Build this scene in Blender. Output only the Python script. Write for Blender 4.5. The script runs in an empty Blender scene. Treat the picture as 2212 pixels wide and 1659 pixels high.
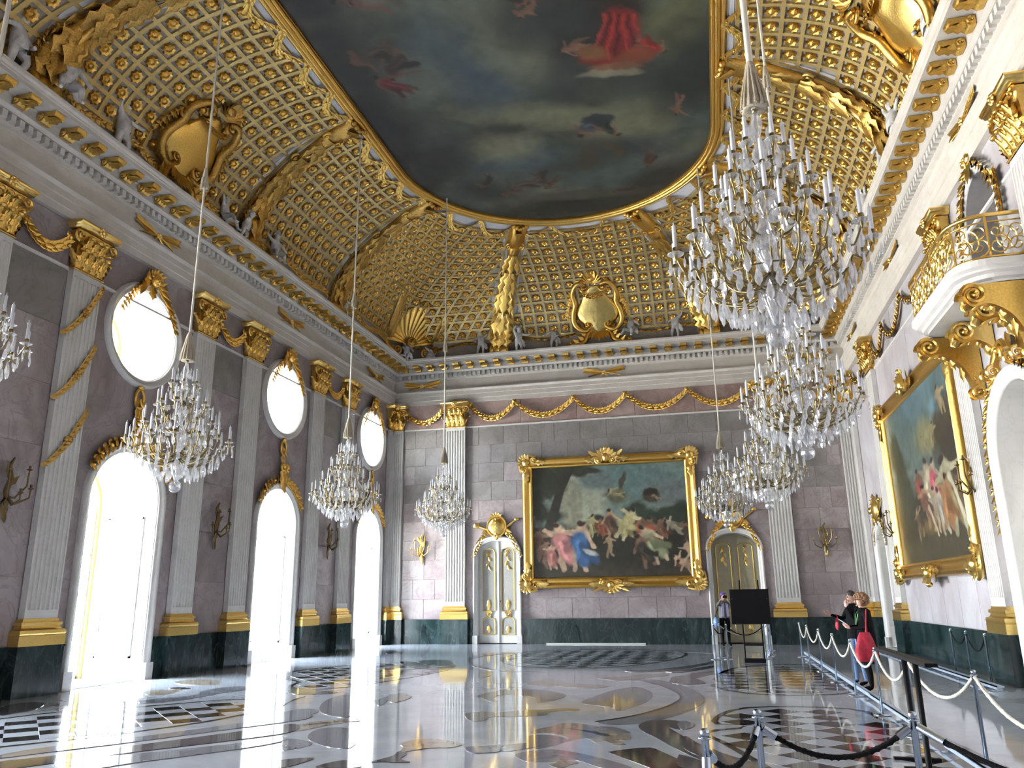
import bpy, bmesh, math, random
import numpy as np
from mathutils import Vector, Matrix
from mathutils.geometry import tessellate_polygon

random.seed(7)
PI = math.pi
scene = bpy.context.scene
COL = scene.collection
W, LEN = 17.92, 31.5          # hall: x 0..W, y 0 (end wall) .. -LEN (wall behind the camera)
CX, CY, CZ = 12.628, -30.2245, 1.65

# ------------------------------------------------------------------ camera
cam_d = bpy.data.cameras.new('camera')
cam_d.sensor_width = 36.0
cam_d.lens = 1709.67 / 2212 * 36.0
cam_d.clip_end = 300
cam = bpy.data.objects.new('camera', cam_d)
COL.objects.link(cam)
yaw, pitch, roll = 0.2419, 0.2644, -0.0126
_f = Vector((-math.sin(yaw) * math.cos(pitch), math.cos(yaw) * math.cos(pitch), math.sin(pitch)))
_r = Vector((math.cos(yaw), math.sin(yaw), 0))
_u = _r.cross(_f)
_r, _u = math.cos(roll) * _r + math.sin(roll) * _u, -math.sin(roll) * _r + math.cos(roll) * _u
cam.matrix_world = Matrix(((_r.x, _u.x, -_f.x, CX), (_r.y, _u.y, -_f.y, CY), (_r.z, _u.z, -_f.z, CZ), (0, 0, 0, 1)))
scene.camera = cam


def on_screen(p, margin=0.0):
    v = Vector(p) - Vector((CX, CY, CZ))
    d = v.dot(_f)
    if d < 0.3:
        return False
    k = 1709.67 / d
    return abs(v.dot(_r) * k) < 1106 * (1 + margin) and abs(v.dot(_u) * k) < 830 * (1 + margin)


# ------------------------------------------------------------------ sky and exposure
world = bpy.data.worlds.new('bright_day')
scene.world = world
world.use_nodes = True
wn = world.node_tree.nodes
wl = world.node_tree.links
bg = wn['Background']
tc = wn.new('ShaderNodeTexCoord')
sx = wn.new('ShaderNodeSeparateXYZ')
rmp = wn.new('ShaderNodeValToRGB')
wl.new(tc.outputs['Generated'], sx.inputs[0])
hf = wn.new('ShaderNodeMapRange')          # -1..1 -> 0..1: sunlit garden ground below the horizon, hazy sky above
hf.inputs['From Min'].default_value = -1.0
wl.new(sx.outputs['Z'], hf.inputs['Value'])
wl.new(hf.outputs[0], rmp.inputs[0])
rmp.color_ramp.elements[0].position = 0.49
rmp.color_ramp.elements[0].color = (1.0, 0.96, 0.90, 1)
rmp.color_ramp.elements[1].position = 0.51
rmp.color_ramp.elements[1].color = (0.93, 0.965, 1.0, 1)
_e = rmp.color_ramp.elements.new(0.85)
_e.color = (0.70, 0.84, 1.0, 1)
wl.new(rmp.outputs[0], bg.inputs['Color'])
bg.inputs['Strength'].default_value = 78.0

vs = scene.view_settings
vs.view_transform = 'Standard'
vs.look = 'None'
vs.gamma = 1.0
vs.use_curve_mapping = False
vs.exposure = 0.60
cy = scene.cycles
cy.max_bounces = 6
cy.diffuse_bounces = 3
cy.glossy_bounces = 3
cy.transmission_bounces = 2
cy.transparent_max_bounces = 10
cy.caustics_reflective = False
cy.caustics_refractive = False
cy.sample_clamp_indirect = 8.0
cy.use_denoising = True
cy.use_adaptive_sampling = True
cy.adaptive_threshold = 0.14
cy.adaptive_min_samples = 16

# daylight comes in only through the garden windows; portals help the sampling find them
WIN_Y = [-2.1, -8.7, -15.15, -21.7, -28.2]


def portal(name, y, z, sy, sz):
    ld = bpy.data.lights.new(name, 'AREA')
    ld.shape = 'RECTANGLE'
    ld.size = sz
    ld.size_y = sy
    ld.cycles.is_portal = True
    o = bpy.data.objects.new(name, ld)
    o.location = (-1.72, y, z)
    o.rotation_euler = (0, -PI / 2, 0)
    COL.objects.link(o)


for _y in WIN_Y:
    portal('window_daylight', _y, 2.45, 2.3, 4.9)
    portal('oval_daylight', _y, 7.72, 2.2, 2.2)


# ------------------------------------------------------------------ materials
MATS = {}


def _new(name):
    m = bpy.data.materials.new(name)
    m.use_nodes = True
    MATS[name] = m
    nt = m.node_tree
    return m, nt.nodes, nt.links, nt.nodes['Principled BSDF']


def solid(name, col, rough=0.5, metal=0.0, bump=0.0, scale=20.0, var=0.0, spec=None, coat=0.0):
    m, n, l, p = _new(name)
    p.inputs['Base Color'].default_value = (*col, 1)
    p.inputs['Roughness'].default_value = rough
    p.inputs['Metallic'].default_value = metal
    if spec is not None:
        p.inputs['Specular IOR Level'].default_value = spec
    if coat:
        p.inputs['Coat Weight'].default_value = coat
        p.inputs['Coat Roughness'].default_value = 0.05
    if bump or var:
        t = n.new('ShaderNodeTexCoord')
        nz = n.new('ShaderNodeTexNoise')
        nz.inputs['Scale'].default_value = scale
        nz.inputs['Detail'].default_value = 4
        l.new(t.outputs['Object'], nz.inputs['Vector'])
        if bump:
            b = n.new('ShaderNodeBump')
            b.inputs['Strength'].default_value = bump
            b.inputs['Distance'].default_value = 0.02
            l.new(nz.outputs[0], b.inputs['Height'])
            l.new(b.outputs[0], p.inputs['Normal'])
        if var:
            r = n.new('ShaderNodeValToRGB')
            r.color_ramp.elements[0].position = 0.3
            r.color_ramp.elements[1].position = 0.7
            r.color_ramp.elements[0].color = (*[c * (1 - var) for c in col], 1)
            r.color_ramp.elements[1].color = (*[min(1, c * (1 + var)) for c in col], 1)
            l.new(nz.outputs[0], r.inputs[0])
            l.new(r.outputs[0], p.inputs['Base Color'])
    return m


def marble(name, stops, rough=0.2, scale=0.6, vein=(0.3, 0.3, 0.3), vein_amt=0.3, rnd=0.0, stretch=(1, 1, 1), vein_scale=1.2, bump=0.0):
    """stops: list of (pos, colour) driven by a warped noise; thin veins over it; rnd shifts each object a little."""
    m, n, l, p = _new(name)
    t = n.new('ShaderNodeNewGeometry')
    mp = n.new('ShaderNodeMapping')
    mp.inputs['Scale'].default_value = stretch
    l.new(t.outputs['Position'], mp.inputs['Vector'])
    src = mp.outputs[0]
    oi = n.new('ShaderNodeObjectInfo')
    if rnd:
        cb = n.new('ShaderNodeVectorMath')
        cb.operation = 'MULTIPLY_ADD'
        l.new(oi.outputs['Random'], cb.inputs[0])
        cb.inputs[1].default_value = (37, 19, 53)
        l.new(mp.outputs[0], cb.inputs[2])
        src = cb.outputs[0]
    nz = n.new('ShaderNodeTexNoise')
    nz.inputs['Scale'].default_value = scale
    nz.inputs['Detail'].default_value = 7
    nz.inputs['Roughness'].default_value = 0.62
    nz.inputs['Distortion'].default_value = 1.4
    l.new(src, nz.inputs['Vector'])
    r = n.new('ShaderNodeValToRGB')
    el = r.color_ramp.elements
    while len(el) < len(stops):
        el.new(0.5)
    for e, (pos, c) in zip(el, stops):
        e.position = pos
        e.color = (*c, 1)
    l.new(nz.outputs[0], r.inputs[0])
    nz2 = n.new('ShaderNodeTexNoise')
    nz2.inputs['Scale'].default_value = vein_scale
    nz2.inputs['Detail'].default_value = 5
    nz2.inputs['Distortion'].default_value = 2.0
    l.new(src, nz2.inputs['Vector'])
    sb = n.new('ShaderNodeMath')
    sb.operation = 'SUBTRACT'
    sb.inputs[1].default_value = 0.5
    l.new(nz2.outputs[0], sb.inputs[0])
    ab = n.new('ShaderNodeMath')
    ab.operation = 'ABSOLUTE'
    l.new(sb.outputs[0], ab.inputs[0])
    mr = n.new('ShaderNodeMapRange')
    mr.inputs['From Min'].default_value = 0.0
    mr.inputs['From Max'].default_value = 0.035
    mr.inputs['To Min'].default_value = vein_amt
    mr.inputs['To Max'].default_value = 0.0
    l.new(ab.outputs[0], mr.inputs['Value'])
    mx = n.new('ShaderNodeMixRGB')
    l.new(mr.outputs[0], mx.inputs['Fac'])
    l.new(r.outputs[0], mx.inputs['Color1'])
    mx.inputs['Color2'].default_value = (*vein, 1)
    out = mx.outputs[0]
    if rnd:
        hs = n.new('ShaderNodeHueSaturation')
        mm = n.new('ShaderNodeMapRange')
        mm.inputs['To Min'].default_value = 1 - rnd
        mm.inputs['To Max'].default_value = 1 + rnd
        l.new(oi.outputs['Random'], mm.inputs['Value'])
        l.new(mm.outputs[0], hs.inputs['Value'])
        l.new(out, hs.inputs['Color'])
        out = hs.outputs[0]
    l.new(out, p.inputs['Base Color'])
    p.inputs['Roughness'].default_value = rough
    if bump:
        b = n.new('ShaderNodeBump')
        b.inputs['Strength'].default_value = bump
        b.inputs['Distance'].default_value = 0.01
        nb = n.new('ShaderNodeTexNoise')
        nb.inputs['Scale'].default_value = 0.9
        l.new(t.outputs['Position'], nb.inputs['Vector'])
        l.new(nb.outputs[0], b.inputs['Height'])
        l.new(b.outputs[0], p.inputs['Normal'])
    return m


def painted(name, rough=0.45):
    m, n, l, p = _new(name)
    a = n.new('ShaderNodeVertexColor')
    a.layer_name = 'paint'
    l.new(a.outputs[0], p.inputs['Base Color'])
    p.inputs['Roughness'].default_value = rough
    nz = n.new('ShaderNodeTexNoise')
    nz.inputs['Scale'].default_value = 60
    t = n.new('ShaderNodeTexCoord')
    l.new(t.outputs['Object'], nz.inputs['Vector'])
    b = n.new('ShaderNodeBump')
    b.inputs['Strength'].default_value = 0.06
    l.new(nz.outputs[0], b.inputs['Height'])
    l.new(b.outputs[0], p.inputs['Normal'])
    return m


def clear(name, tint=(1, 1, 1), gloss=0.3, body=0.12, rough=0.03):
    """cut glass seen from afar: mostly see-through, with mirror facets and a little milky body"""
    m, n, l, p = _new(name)
    n.remove(p)
    out = n['Material Output']
    tr = n.new('ShaderNodeBsdfTransparent')
    tr.inputs['Color'].default_value = (*tint, 1)
    gl = n.new('ShaderNodeBsdfGlossy')
    gl.inputs['Roughness'].default_value = rough
    df = n.new('ShaderNodeBsdfTranslucent')
    df.inputs['Color'].default_value = (0.95, 0.97, 1, 1)
    d2 = n.new('ShaderNodeBsdfDiffuse')
    d2.inputs['Color'].default_value = (0.9, 0.92, 0.95, 1)
    a = n.new('ShaderNodeMixShader')
    a.inputs[0].default_value = gloss
    l.new(tr.outputs[0], a.inputs[1])
    l.new(gl.outputs[0], a.inputs[2])
    b2 = n.new('ShaderNodeMixShader')
    b2.inputs[0].default_value = 0.5
    l.new(df.outputs[0], b2.inputs[1])
    l.new(d2.outputs[0], b2.inputs[2])
    b = n.new('ShaderNodeMixShader')
    b.inputs[0].default_value = body
    l.new(a.outputs[0], b.inputs[1])
    l.new(b2.outputs[0], b.inputs[2])
    l.new(b.outputs[0], out.inputs[0])
    return m


marble('pink_marble', [(0.3, (0.24, 0.195, 0.195)), (0.47, (0.34, 0.285, 0.285)), (0.6, (0.41, 0.36, 0.36)), (0.75, (0.47, 0.43, 0.43))], 0.28, 0.55, (0.2, 0.15, 0.16), 0.45, 0.06)
marble('grey_marble', [(0.3, (0.19, 0.18, 0.165)), (0.5, (0.27, 0.25, 0.24)), (0.7, (0.35, 0.325, 0.32))], 0.28, 0.6, (0.15, 0.14, 0.13), 0.35, 0.05)
marble('rose_marble', [(0.3, (0.30, 0.19, 0.17)), (0.5, (0.40, 0.28, 0.25)), (0.7, (0.47, 0.37, 0.33))], 0.3, 0.8, (0.55, 0.5, 0.46), 0.3, 0.06)
marble('pale_marble', [(0.3, (0.40, 0.36, 0.37)), (0.5, (0.50, 0.47, 0.49)), (0.7, (0.58, 0.57, 0.6))], 0.28, 0.6, (0.38, 0.34, 0.38), 0.3, 0.05)
marble('white_marble', [(0.25, (0.62, 0.60, 0.56)), (0.5, (0.72, 0.70, 0.665)), (0.75, (0.78, 0.76, 0.73))], 0.35, 0.9, (0.5, 0.48, 0.44), 0.22)
marble('cream_stone', [(0.25, (0.60, 0.55, 0.48)), (0.5, (0.68, 0.63, 0.56)), (0.75, (0.74, 0.70, 0.64))], 0.45, 0.8, (0.5, 0.44, 0.36), 0.2)
marble('green_marble', [(0.3, (0.006, 0.014, 0.014)), (0.5, (0.014, 0.030, 0.030)), (0.7, (0.035, 0.06, 0.058))], 0.16, 1.6, (0.12, 0.17, 0.17), 0.25, 0.1, (1, 1, 0.35), 2.0)
solid('white_plaster', (0.72, 0.70, 0.71), 0.7, 0, 0.1, 8, 0.04)
solid('dusty_plaster', (0.46, 0.43, 0.42), 0.8, 0, 0.15, 6, 0.12)
solid('white_paint', (0.80, 0.79, 0.75), 0.35, 0, 0, 8, 0.03)
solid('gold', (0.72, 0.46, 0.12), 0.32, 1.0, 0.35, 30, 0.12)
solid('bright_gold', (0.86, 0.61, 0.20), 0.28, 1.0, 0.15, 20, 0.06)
solid('brown_shade_gold', (0.50, 0.31, 0.085), 0.42, 1.0, 0.5, 26, 0.25)  # darker copy of gold: window-side shade put into the colour; also brown strands
solid('lattice_gold', (0.60, 0.44, 0.17), 0.5, 0.6, 0.2, 14, 0.1)
solid('coffer_ground', (0.42, 0.37, 0.31), 0.7, 0, 0.1, 6, 0.08)
solid('stone_grey', (0.78, 0.76, 0.74), 0.6, 0, 0.3, 9, 0.22)
solid('brass', (0.27, 0.21, 0.095), 0.3, 1.0, 0.1, 30, 0.1)
solid('dark_bronze', (0.16, 0.11, 0.05), 0.38, 0.9, 0.3, 30, 0.2)
solid('cord_white', (0.74, 0.70, 0.60), 0.8, 0, 0.2, 60)
solid('tassel_cloth', (0.50, 0.44, 0.33), 0.85, 0, 0.6, 80, 0.15)
solid('candle_wax', (0.78, 0.80, 0.84), 0.5)
clear('crystal', (0.97, 0.98, 1.0), 0.42, 0.24, 0.05)
clear('crystal_ball', (0.95, 0.97, 1.0), 0.45, 0.10, 0.02)
clear('window_glass', (0.97, 0.99, 1.0), 0.06, 0.0, 0.0)
marble('floor_white', [(0.3, (0.33, 0.35, 0.39)), (0.5, (0.405, 0.425, 0.47)), (0.7, (0.47, 0.49, 0.53))], 0.055, 0.7, (0.4, 0.36, 0.36), 0.2, 0.06, bump=0.03)
marble('floor_grey', [(0.3, (0.15, 0.155, 0.18)), (0.5, (0.21, 0.215, 0.24)), (0.7, (0.27, 0.27, 0.30))], 0.055, 0.9, (0.3, 0.3, 0.33), 0.3, 0.10, bump=0.03)
marble('floor_dark', [(0.3, (0.055, 0.05, 0.052)), (0.5, (0.085, 0.075, 0.078)), (0.7, (0.12, 0.11, 0.11))], 0.055, 1.2, (0.2, 0.18, 0.17), 0.3, 0.12, bump=0.03)
marble('floor_black', [(0.3, (0.012, 0.010, 0.011)), (0.5, (0.022, 0.017, 0.018)), (0.75, (0.05, 0.035, 0.03))], 0.055, 1.6, (0.1, 0.08, 0.07), 0.2, 0.2, bump=0.03)
marble('floor_brown', [(0.3, (0.03, 0.02, 0.016)), (0.5, (0.05, 0.035, 0.028)), (0.7, (0.08, 0.058, 0.045))], 0.055, 1.6, (0.2, 0.15, 0.1), 0.25, 0.2, bump=0.03)
marble('floor_tan', [(0.3, (0.23, 0.19, 0.15)), (0.5, (0.30, 0.255, 0.205)), (0.7, (0.36, 0.32, 0.27))], 0.055, 1.6, (0.2, 0.14, 0.08), 0.4, 0.12, bump=0.03)
marble('floor_olive', [(0.3, (0.15, 0.145, 0.125)), (0.5, (0.20, 0.195, 0.17)), (0.7, (0.26, 0.25, 0.22))], 0.055, 1.4, (0.3, 0.28, 0.22), 0.3, 0.1, bump=0.03)
painted('fresco_paint', 0.6)
painted('oil_paint', 0.38)
solid('steel', (0.50, 0.58, 0.68), 0.22, 1.0)
solid('black_paint', (0.003, 0.003, 0.004), 0.55, spec=0.2)
solid('white_rope', (0.72, 0.68, 0.56), 0.8, 0, 0.5, 90, 0.1)
solid('black_rope', (0.004, 0.004, 0.005), 0.8, 0, 0.8, 90, spec=0.2)
solid('pale_rail', (0.42, 0.50, 0.60), 0.35, 0.2)
solid('skin', (0.62, 0.36, 0.28), 0.5)
solid('jeans', (0.12, 0.19, 0.33), 0.85, 0, 0.3, 60, 0.3)
solid('black_cloth', (0.004, 0.004, 0.005), 0.9, 0, 0.3, 40, spec=0.15)
solid('grey_cloth', (0.16, 0.155, 0.16), 0.85, 0, 0.3, 40, 0.3)
solid('lilac_cloth', (0.42, 0.40, 0.58), 0.85, 0, 0.3, 40, 0.2)
solid('red_cloth', (0.42, 0.015, 0.04), 0.7, 0, 0.4, 14, 0.25)
solid('purple_cloth', (0.10, 0.07, 0.34), 0.85, 0, 0.3, 40)
solid('green_ribbon', (0.25, 0.62, 0.25), 0.7)
solid('curly_hair', (0.30, 0.16, 0.08), 0.7, 0, 1.0, 40, 0.4)
solid('dark_hair', (0.02, 0.014, 0.012), 0.6, 0, 0.5, 60)
solid('paper', (0.72, 0.72, 0.72), 0.8)
solid('blue_plastic', (0.18, 0.32, 0.62), 0.25)
solid('eye_dark', (0.02, 0.015, 0.012), 0.2)
solid('lip', (0.45, 0.14, 0.13), 0.5)
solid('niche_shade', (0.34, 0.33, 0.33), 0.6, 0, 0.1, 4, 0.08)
solid('mesh_panel', (0.40, 0.39, 0.36), 0.6, 0.1, 0.6, 90, 0.3)
solid('terrace', (0.72, 0.70, 0.66), 0.9, 0, 0, 3, 0.1)


# ------------------------------------------------------------------ mesh helpers
class MB:
    """collects geometry, build() links it as ONE mesh object"""

    def __init__(self):
        self.v, self.f, self.M = [], [], None

    def add(self, vs, fs):
        o = len(self.v)
        if self.M is not None:
            M = self.M
            vs = [M @ Vector(p) for p in vs]
        self.v.extend([tuple(p) for p in vs])
        self.f.extend([tuple(i + o for i in f) for f in fs])
        return self

    def box(self, x0, x1, y0, y1, z0, z1):
        vs = [(x, y, z) for z in (z0, z1) for y in (y0, y1) for x in (x0, x1)]
        return self.add(vs, [(0, 2, 3, 1), (4, 5, 7, 6), (0, 1, 5, 4), (2, 6, 7, 3), (0, 4, 6, 2), (1, 3, 7, 5)])

    def prism(self, poly, a0, a1, axes='xyz'):
        """polygon in the plane of axes[0],axes[1]; extruded along axes[2] from a0 to a1"""
        ix = ['xyz'.index(c) for c in axes]
        n = len(poly)
        vs = []
        for a in (a0, a1):
            for p in poly:
                q = [0, 0, 0]
                q[ix[0]], q[ix[1]], q[ix[2]] = p[0], p[1], a
                vs.append(q)
        tri = tessellate_polygon([[Vector((p[0], p[1], 0)) for p in poly]])
        fs = [t for t in tri] + [tuple(i + n for i in reversed(t)) for t in tri]
        fs += [(i, (i + 1) % n, n + (i + 1) % n, n + i) for i in range(n)]
        return self.add(vs, fs)

    def grid(self, rows, closed_u=False, closed_v=False):
        nv, nu = len(rows), len(rows[0])
        vs = [p for r in rows for p in r]
        fs = []
        for i in range(nv if closed_v else nv - 1):
            for j in range(nu if closed_u else nu - 1):
                a, b = i * nu + j, i * nu + (j + 1) % nu
                c, d = ((i + 1) % nv) * nu + (j + 1) % nu, ((i + 1) % nv) * nu + j
                fs.append((a, b, c, d))
        return self.add(vs, fs)

    def tube(self, path, r, n=6, cap=True, flat=1.0):
        path = [Vector(p) for p in path]
        m = len(path)
        rs = r if isinstance(r, (list, tuple)) else [r] * m
        t0 = (path[1] - path[0]).normalized()
        up = Vector((0, 0, 1)) if abs(t0.z) < 0.9 else Vector((1, 0, 0))
        nrm = t0.cross(up).normalized()
        rows = []
        for i in range(m):
            t = (path[min(i + 1, m - 1)] - path[max(i - 1, 0)])
            t = t.normalized() if t.length > 1e-9 else t0
            nrm = (nrm - t * nrm.dot(t))
            nrm = nrm.normalized() if nrm.length > 1e-9 else t.orthogonal().normalized()
            bi = t.cross(nrm)
            rows.append([path[i] + (nrm * math.cos(2 * PI * k / n) + bi * (flat * math.sin(2 * PI * k / n))) * rs[i] for k in range(n)])
        self.grid(rows, closed_u=True)
        if cap:
            self.add(rows[0], [tuple(range(n))])
            self.add(rows[-1], [tuple(reversed(range(n)))])
        return self

    def lathe(self, prof, n=12, c=(0, 0, 0), axis='z', sweep=2 * PI, start=0.0):
        full = abs(sweep - 2 * PI) < 1e-6
        k = n if full else n + 1
        rows = []
        for r, h in prof:
            row = []
            for i in range(k):
                a = start + sweep * i / n
                p = (r * math.cos(a), r * math.sin(a), h)
                if axis == 'y':
                    p = (p[0], h, -p[1])
                elif axis == 'x':
                    p = (h, p[0], p[1])
                row.append((p[0] + c[0], p[1] + c[1], p[2] + c[2]))
            rows.append(row)
        return self.grid(rows, closed_u=full)

    def blob(self, c, rx, ry, rz, nu=8, nv=5):
        rows = []
        for i in range(nv + 1):
            a = -PI / 2 + PI * i / nv
            ca, sa = math.cos(a), math.sin(a)
            rows.append([(c[0] + rx * ca * math.cos(2 * PI * j / nu), c[1] + ry * ca * math.sin(2 * PI * j / nu), c[2] + rz * sa) for j in range(nu)])
        return self.grid(rows, closed_u=True)

    def leaf(self, base, tip, width, nrm, curl=0.25, n=5, lobes=0.25):
        """pointed leaf from base to tip lying across nrm, tip curling towards nrm"""
        b, t, nn = Vector(base), Vector(tip), Vector(nrm).normalized()
        d = t - b
        L = d.length
        d.normalize()
        s = d.cross(nn).normalized()
        rows = []
        for i in range(n + 1):
            u = i / n
            w = width * 0.5 * (math.sin(PI * min(1, 0.12 + u * 0.88)) ** 0.7) * (1 + lobes * math.cos(u * n * PI)) + 0.004
            if i == n:
                w = 0.003
            c = b + d * (L * u) + nn * (curl * L * u * u)
            h = nn * (width * 0.16 * math.sin(PI * min(1, u + 0.1)))
            rows.append([c - s * w - nn * 0.004, c - s * w * 0.45 + h, c + h * 0.35, c + s * w * 0.45 + h, c + s * w - nn * 0.004])
        self.grid(rows)
        return self

    def scroll(self, c, r0, turns=1.5, thick=0.05, depth=0.06, flip=1, a0=0.0, plane='xy', shrink=0.16, n=22, sec=6):
        """volute: a tube winding into its eye; lies in the local xy plane, z out"""
        path, rs = [], []
        for i in range(n + 1):
            u = i / n
            r = r0 * (1 - u) + r0 * shrink * u
            a = a0 + flip * turns * 2 * PI * u
            p = [c[0] + r * math.cos(a), c[1] + r * math.sin(a), c[2] + depth * u]
            if plane == 'yz':
                p = [c[0] + depth * u, c[1] + r * math.cos(a), c[2] + r * math.sin(a)]
            if plane == 'xz':
                p = [c[0] + r * math.cos(a), c[1] + depth * u, c[2] + r * math.sin(a)]
            path.append(p)
            rs.append(thick * (1 - 0.45 * u))
        self.tube(path, rs, sec)
        e = path[-1]
        self.blob(e, thick * 1.1, thick * 1.1, thick * 1.1, 6, 4)
        return self

    def garland(self, path, size, nrm, step=None, fat=1.0):
        """a rope of overlapping leaves along a path"""
        path = [Vector(p) for p in path]
        nn = Vector(nrm).normalized()
        L = [0.0]
        for a, b in zip(path, path[1:]):
            L.append(L[-1] + (b - a).length)
        step = step or size * 0.9
        k = max(2, int(L[-1] / step))
        self.tube(path, size * 0.11, 5)

        def at(d):
            for i in range(len(L) - 1):
                if d <= L[i + 1] or i == len(L) - 2:
                    w = (d - L[i]) / max(1e-9, L[i + 1] - L[i])
                    return path[i].lerp(path[i + 1], min(1, max(0, w))), (path[i + 1] - path[i]).normalized()
        for i in range(k):
            p, t = at((i + 0.5) * L[-1] / k)
            s = t.cross(nn).normalized()
            g = (0.75 + 0.35 * math.sin(PI * (i + 0.5) / k)) * fat
            for sg in (-1, 1):
                self.leaf(p - t * size * 0.35 + nn * size * 0.05, p + t * size * 0.55 + s * sg * size * 0.62 * g + nn * size * 0.22, size * 0.62 * g, nn, 0.2, 3, 0.0)
            if i % 2 == 0:
                self.leaf(p - t * size * 0.3 + nn * size * 0.15, p + t * size * 0.75 + nn * size * 0.42, size * 0.62 * g, nn, 0.15, 3, 0.0)
            else:
                self.blob(p + nn * size * 0.24, size * 0.2 * g, size * 0.2 * g, size * 0.2 * g, 6, 4)
        return self

    def mesh(self, name, mats, smooth=False):
        me = bpy.data.meshes.new(name)
        me.from_pydata([tuple(p) for p in self.v], [], self.f)
        for m in (mats if isinstance(mats, (list, tuple)) else [mats]):
            me.materials.append(MATS[m])
        gilt = any(('gold' in m or m == 'dark_bronze') for m in (mats if isinstance(mats, (list, tuple)) else [mats]))
        if smooth or gilt:
            me.polygons.foreach_set('use_smooth', [True] * len(me.polygons))
        me.update()
        if gilt and not smooth:
            me.set_sharp_from_angle(angle=0.95)
        return me

    def build(self, name, mat, parent=None, smooth=False, kind=None):
        return put(name, self.mesh(name, mat, smooth), parent, kind=kind)


def put(name, me, parent=None, loc=None, M=None, kind=None):
    o = bpy.data.objects.new(name, me)
    COL.objects.link(o)
    if parent is not None:
        o.parent = parent
    if M is not None:
        o.matrix_local = M
    elif loc is not None:
        o.location = loc
    if kind:
        o['kind'] = kind
    return o


def tag(o, label=None, cat=None, group=None, kind=None):
    if label:
        o['label'] = label
    if cat:
        o['category'] = cat
    if group:
        o['group'] = group
    if kind:
        o['kind'] = kind
    return o


def thing(name, label, cat, M=None, group=None, kind=None):
    o = bpy.data.objects.new(name, None)
    o.empty_display_size = 0.2
    COL.objects.link(o)
    if M is not None:
        o.matrix_world = M if isinstance(M, Matrix) else Matrix.Translation(Vector(M))
    return tag(o, label, cat, group, kind)


def copy_tree(o, M, parent=None):
    c = o.copy()
    COL.objects.link(c)
    c.parent = parent
    if M is not None:
        if parent is None:
            c.matrix_world = M
        else:
            c.matrix_local = M
    for ch in KIDS.get(o.name, [x for x in bpy.data.objects if x.parent == o]):
        copy_tree(ch, None, c)
    return c


KIDS = {}


def freeze(o):
    """remember the children of a prototype, so copies need no search"""
    ch = [x for x in bpy.data.objects if x.parent == o]
    KIDS[o.name] = ch
    for c in ch:
        freeze(c)


def many(name, me, mats4, parent, limit=300, sub=None):
    """one object per placement for the `limit` that show largest; the rest joined as one part of kind stuff"""
    cam_p = Vector((CX, CY, CZ))
    PM = parent.matrix_world.copy() if parent is not None else Matrix()

    def key(M):
        p = (PM @ M).translation
        return (0 if on_screen(p, 0.03) else 1, (p - cam_p).length)
    order = sorted(mats4, key=key)
    out = [put(name, me, parent, M=M) for M in order[:limit]]
    rest = order[limit:]
    if rest:
        nv = len(me.vertices)
        co = np.empty(nv * 3)
        me.vertices.foreach_get('co', co)
        co = np.c_[co.reshape(-1, 3), np.ones(nv)]
        polys = [tuple(p.vertices) for p in me.polygons]
        vv, ff = [], []
        for k, M in enumerate(rest):
            vv.append((co @ np.array(M).T)[:, :3])
            ff.extend([tuple(i + k * nv for i in p) for p in polys])
        vv = np.concatenate(vv)
        m2 = bpy.data.meshes.new(name + 's_far')
        m2.from_pydata(vv.tolist(), [], ff)
        for mt in me.materials:
            m2.materials.append(mt)
        m2.update()
        put((sub or name + '_rows'), m2, parent, kind='stuff')
    return out


def wallM(side, along, z=0.0, out=0.0):
    """frame on a wall: local x runs to the viewer's right, y up, z out of the wall"""
    if side == 'L':
        X, Z, o = (0, 1, 0), (1, 0, 0), (out, along, z)
    elif side == 'E':
        X, Z, o = (1, 0, 0), (0, -1, 0), (along, -out, z)
    elif side == 'R':
        X, Z, o = (0, -1, 0), (-1, 0, 0), (W - out, along, z)
    else:
        X, Z, o = (-1, 0, 0), (0, 1, 0), (along, -LEN + out, z)
    return Matrix(((X[0], 0, Z[0], o[0]), (X[1], 0, Z[1], o[1]), (X[2], 1, Z[2], o[2]), (0, 0, 0, 1)))


def arch_pts(hw, top, n=14, base=0.0, flat=1.0):
    """outline of an arched opening, from bottom right counter-clockwise; centre at x 0"""
    spring = top - hw * flat
    pts = [(hw, base)]
    for i in range(n + 1):
        a = PI * i / n
        pts.append((hw * math.cos(a), spring + hw * flat * math.sin(a)))
    pts.append((-hw, base))
    return pts


def circle_pts(rx, ry, cz, n=28):
    return [(rx * math.cos(2 * PI * i / n), cz + ry * math.sin(2 * PI * i / n)) for i in range(n)]


def sheet_with_holes(mb, outer, holes, z):
    loops = [outer] + holes
    tri = tessellate_polygon([[Vector((p[0], p[1], 0)) for p in lp] for lp in loops])
    vs = [(p[0], p[1], z) for lp in loops for p in lp]
    mb.add(vs, tri)


def band(mb, outline, prof, closed=False):
    """mouldings round an opening: prof = [(offset outward from outline, z out)]"""
    n = len(outline)
    rows = []
    P = [Vector((p[0], p[1])) for p in outline]
    nor = []
    for i in range(n):
        a = P[(i - 1) % n] if (closed or i > 0) else P[i]
        b = P[(i + 1) % n] if (closed or i < n - 1) else P[i]
        t = (b - a).normalized()
        nor.append(Vector((t.y, -t.x)))
    for off, z in prof:
        rows.append([(P[i].x + nor[i].x * off, P[i].y + nor[i].y * off, z) for i in range(n)])
    mb.grid(rows, closed_u=closed)


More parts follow.
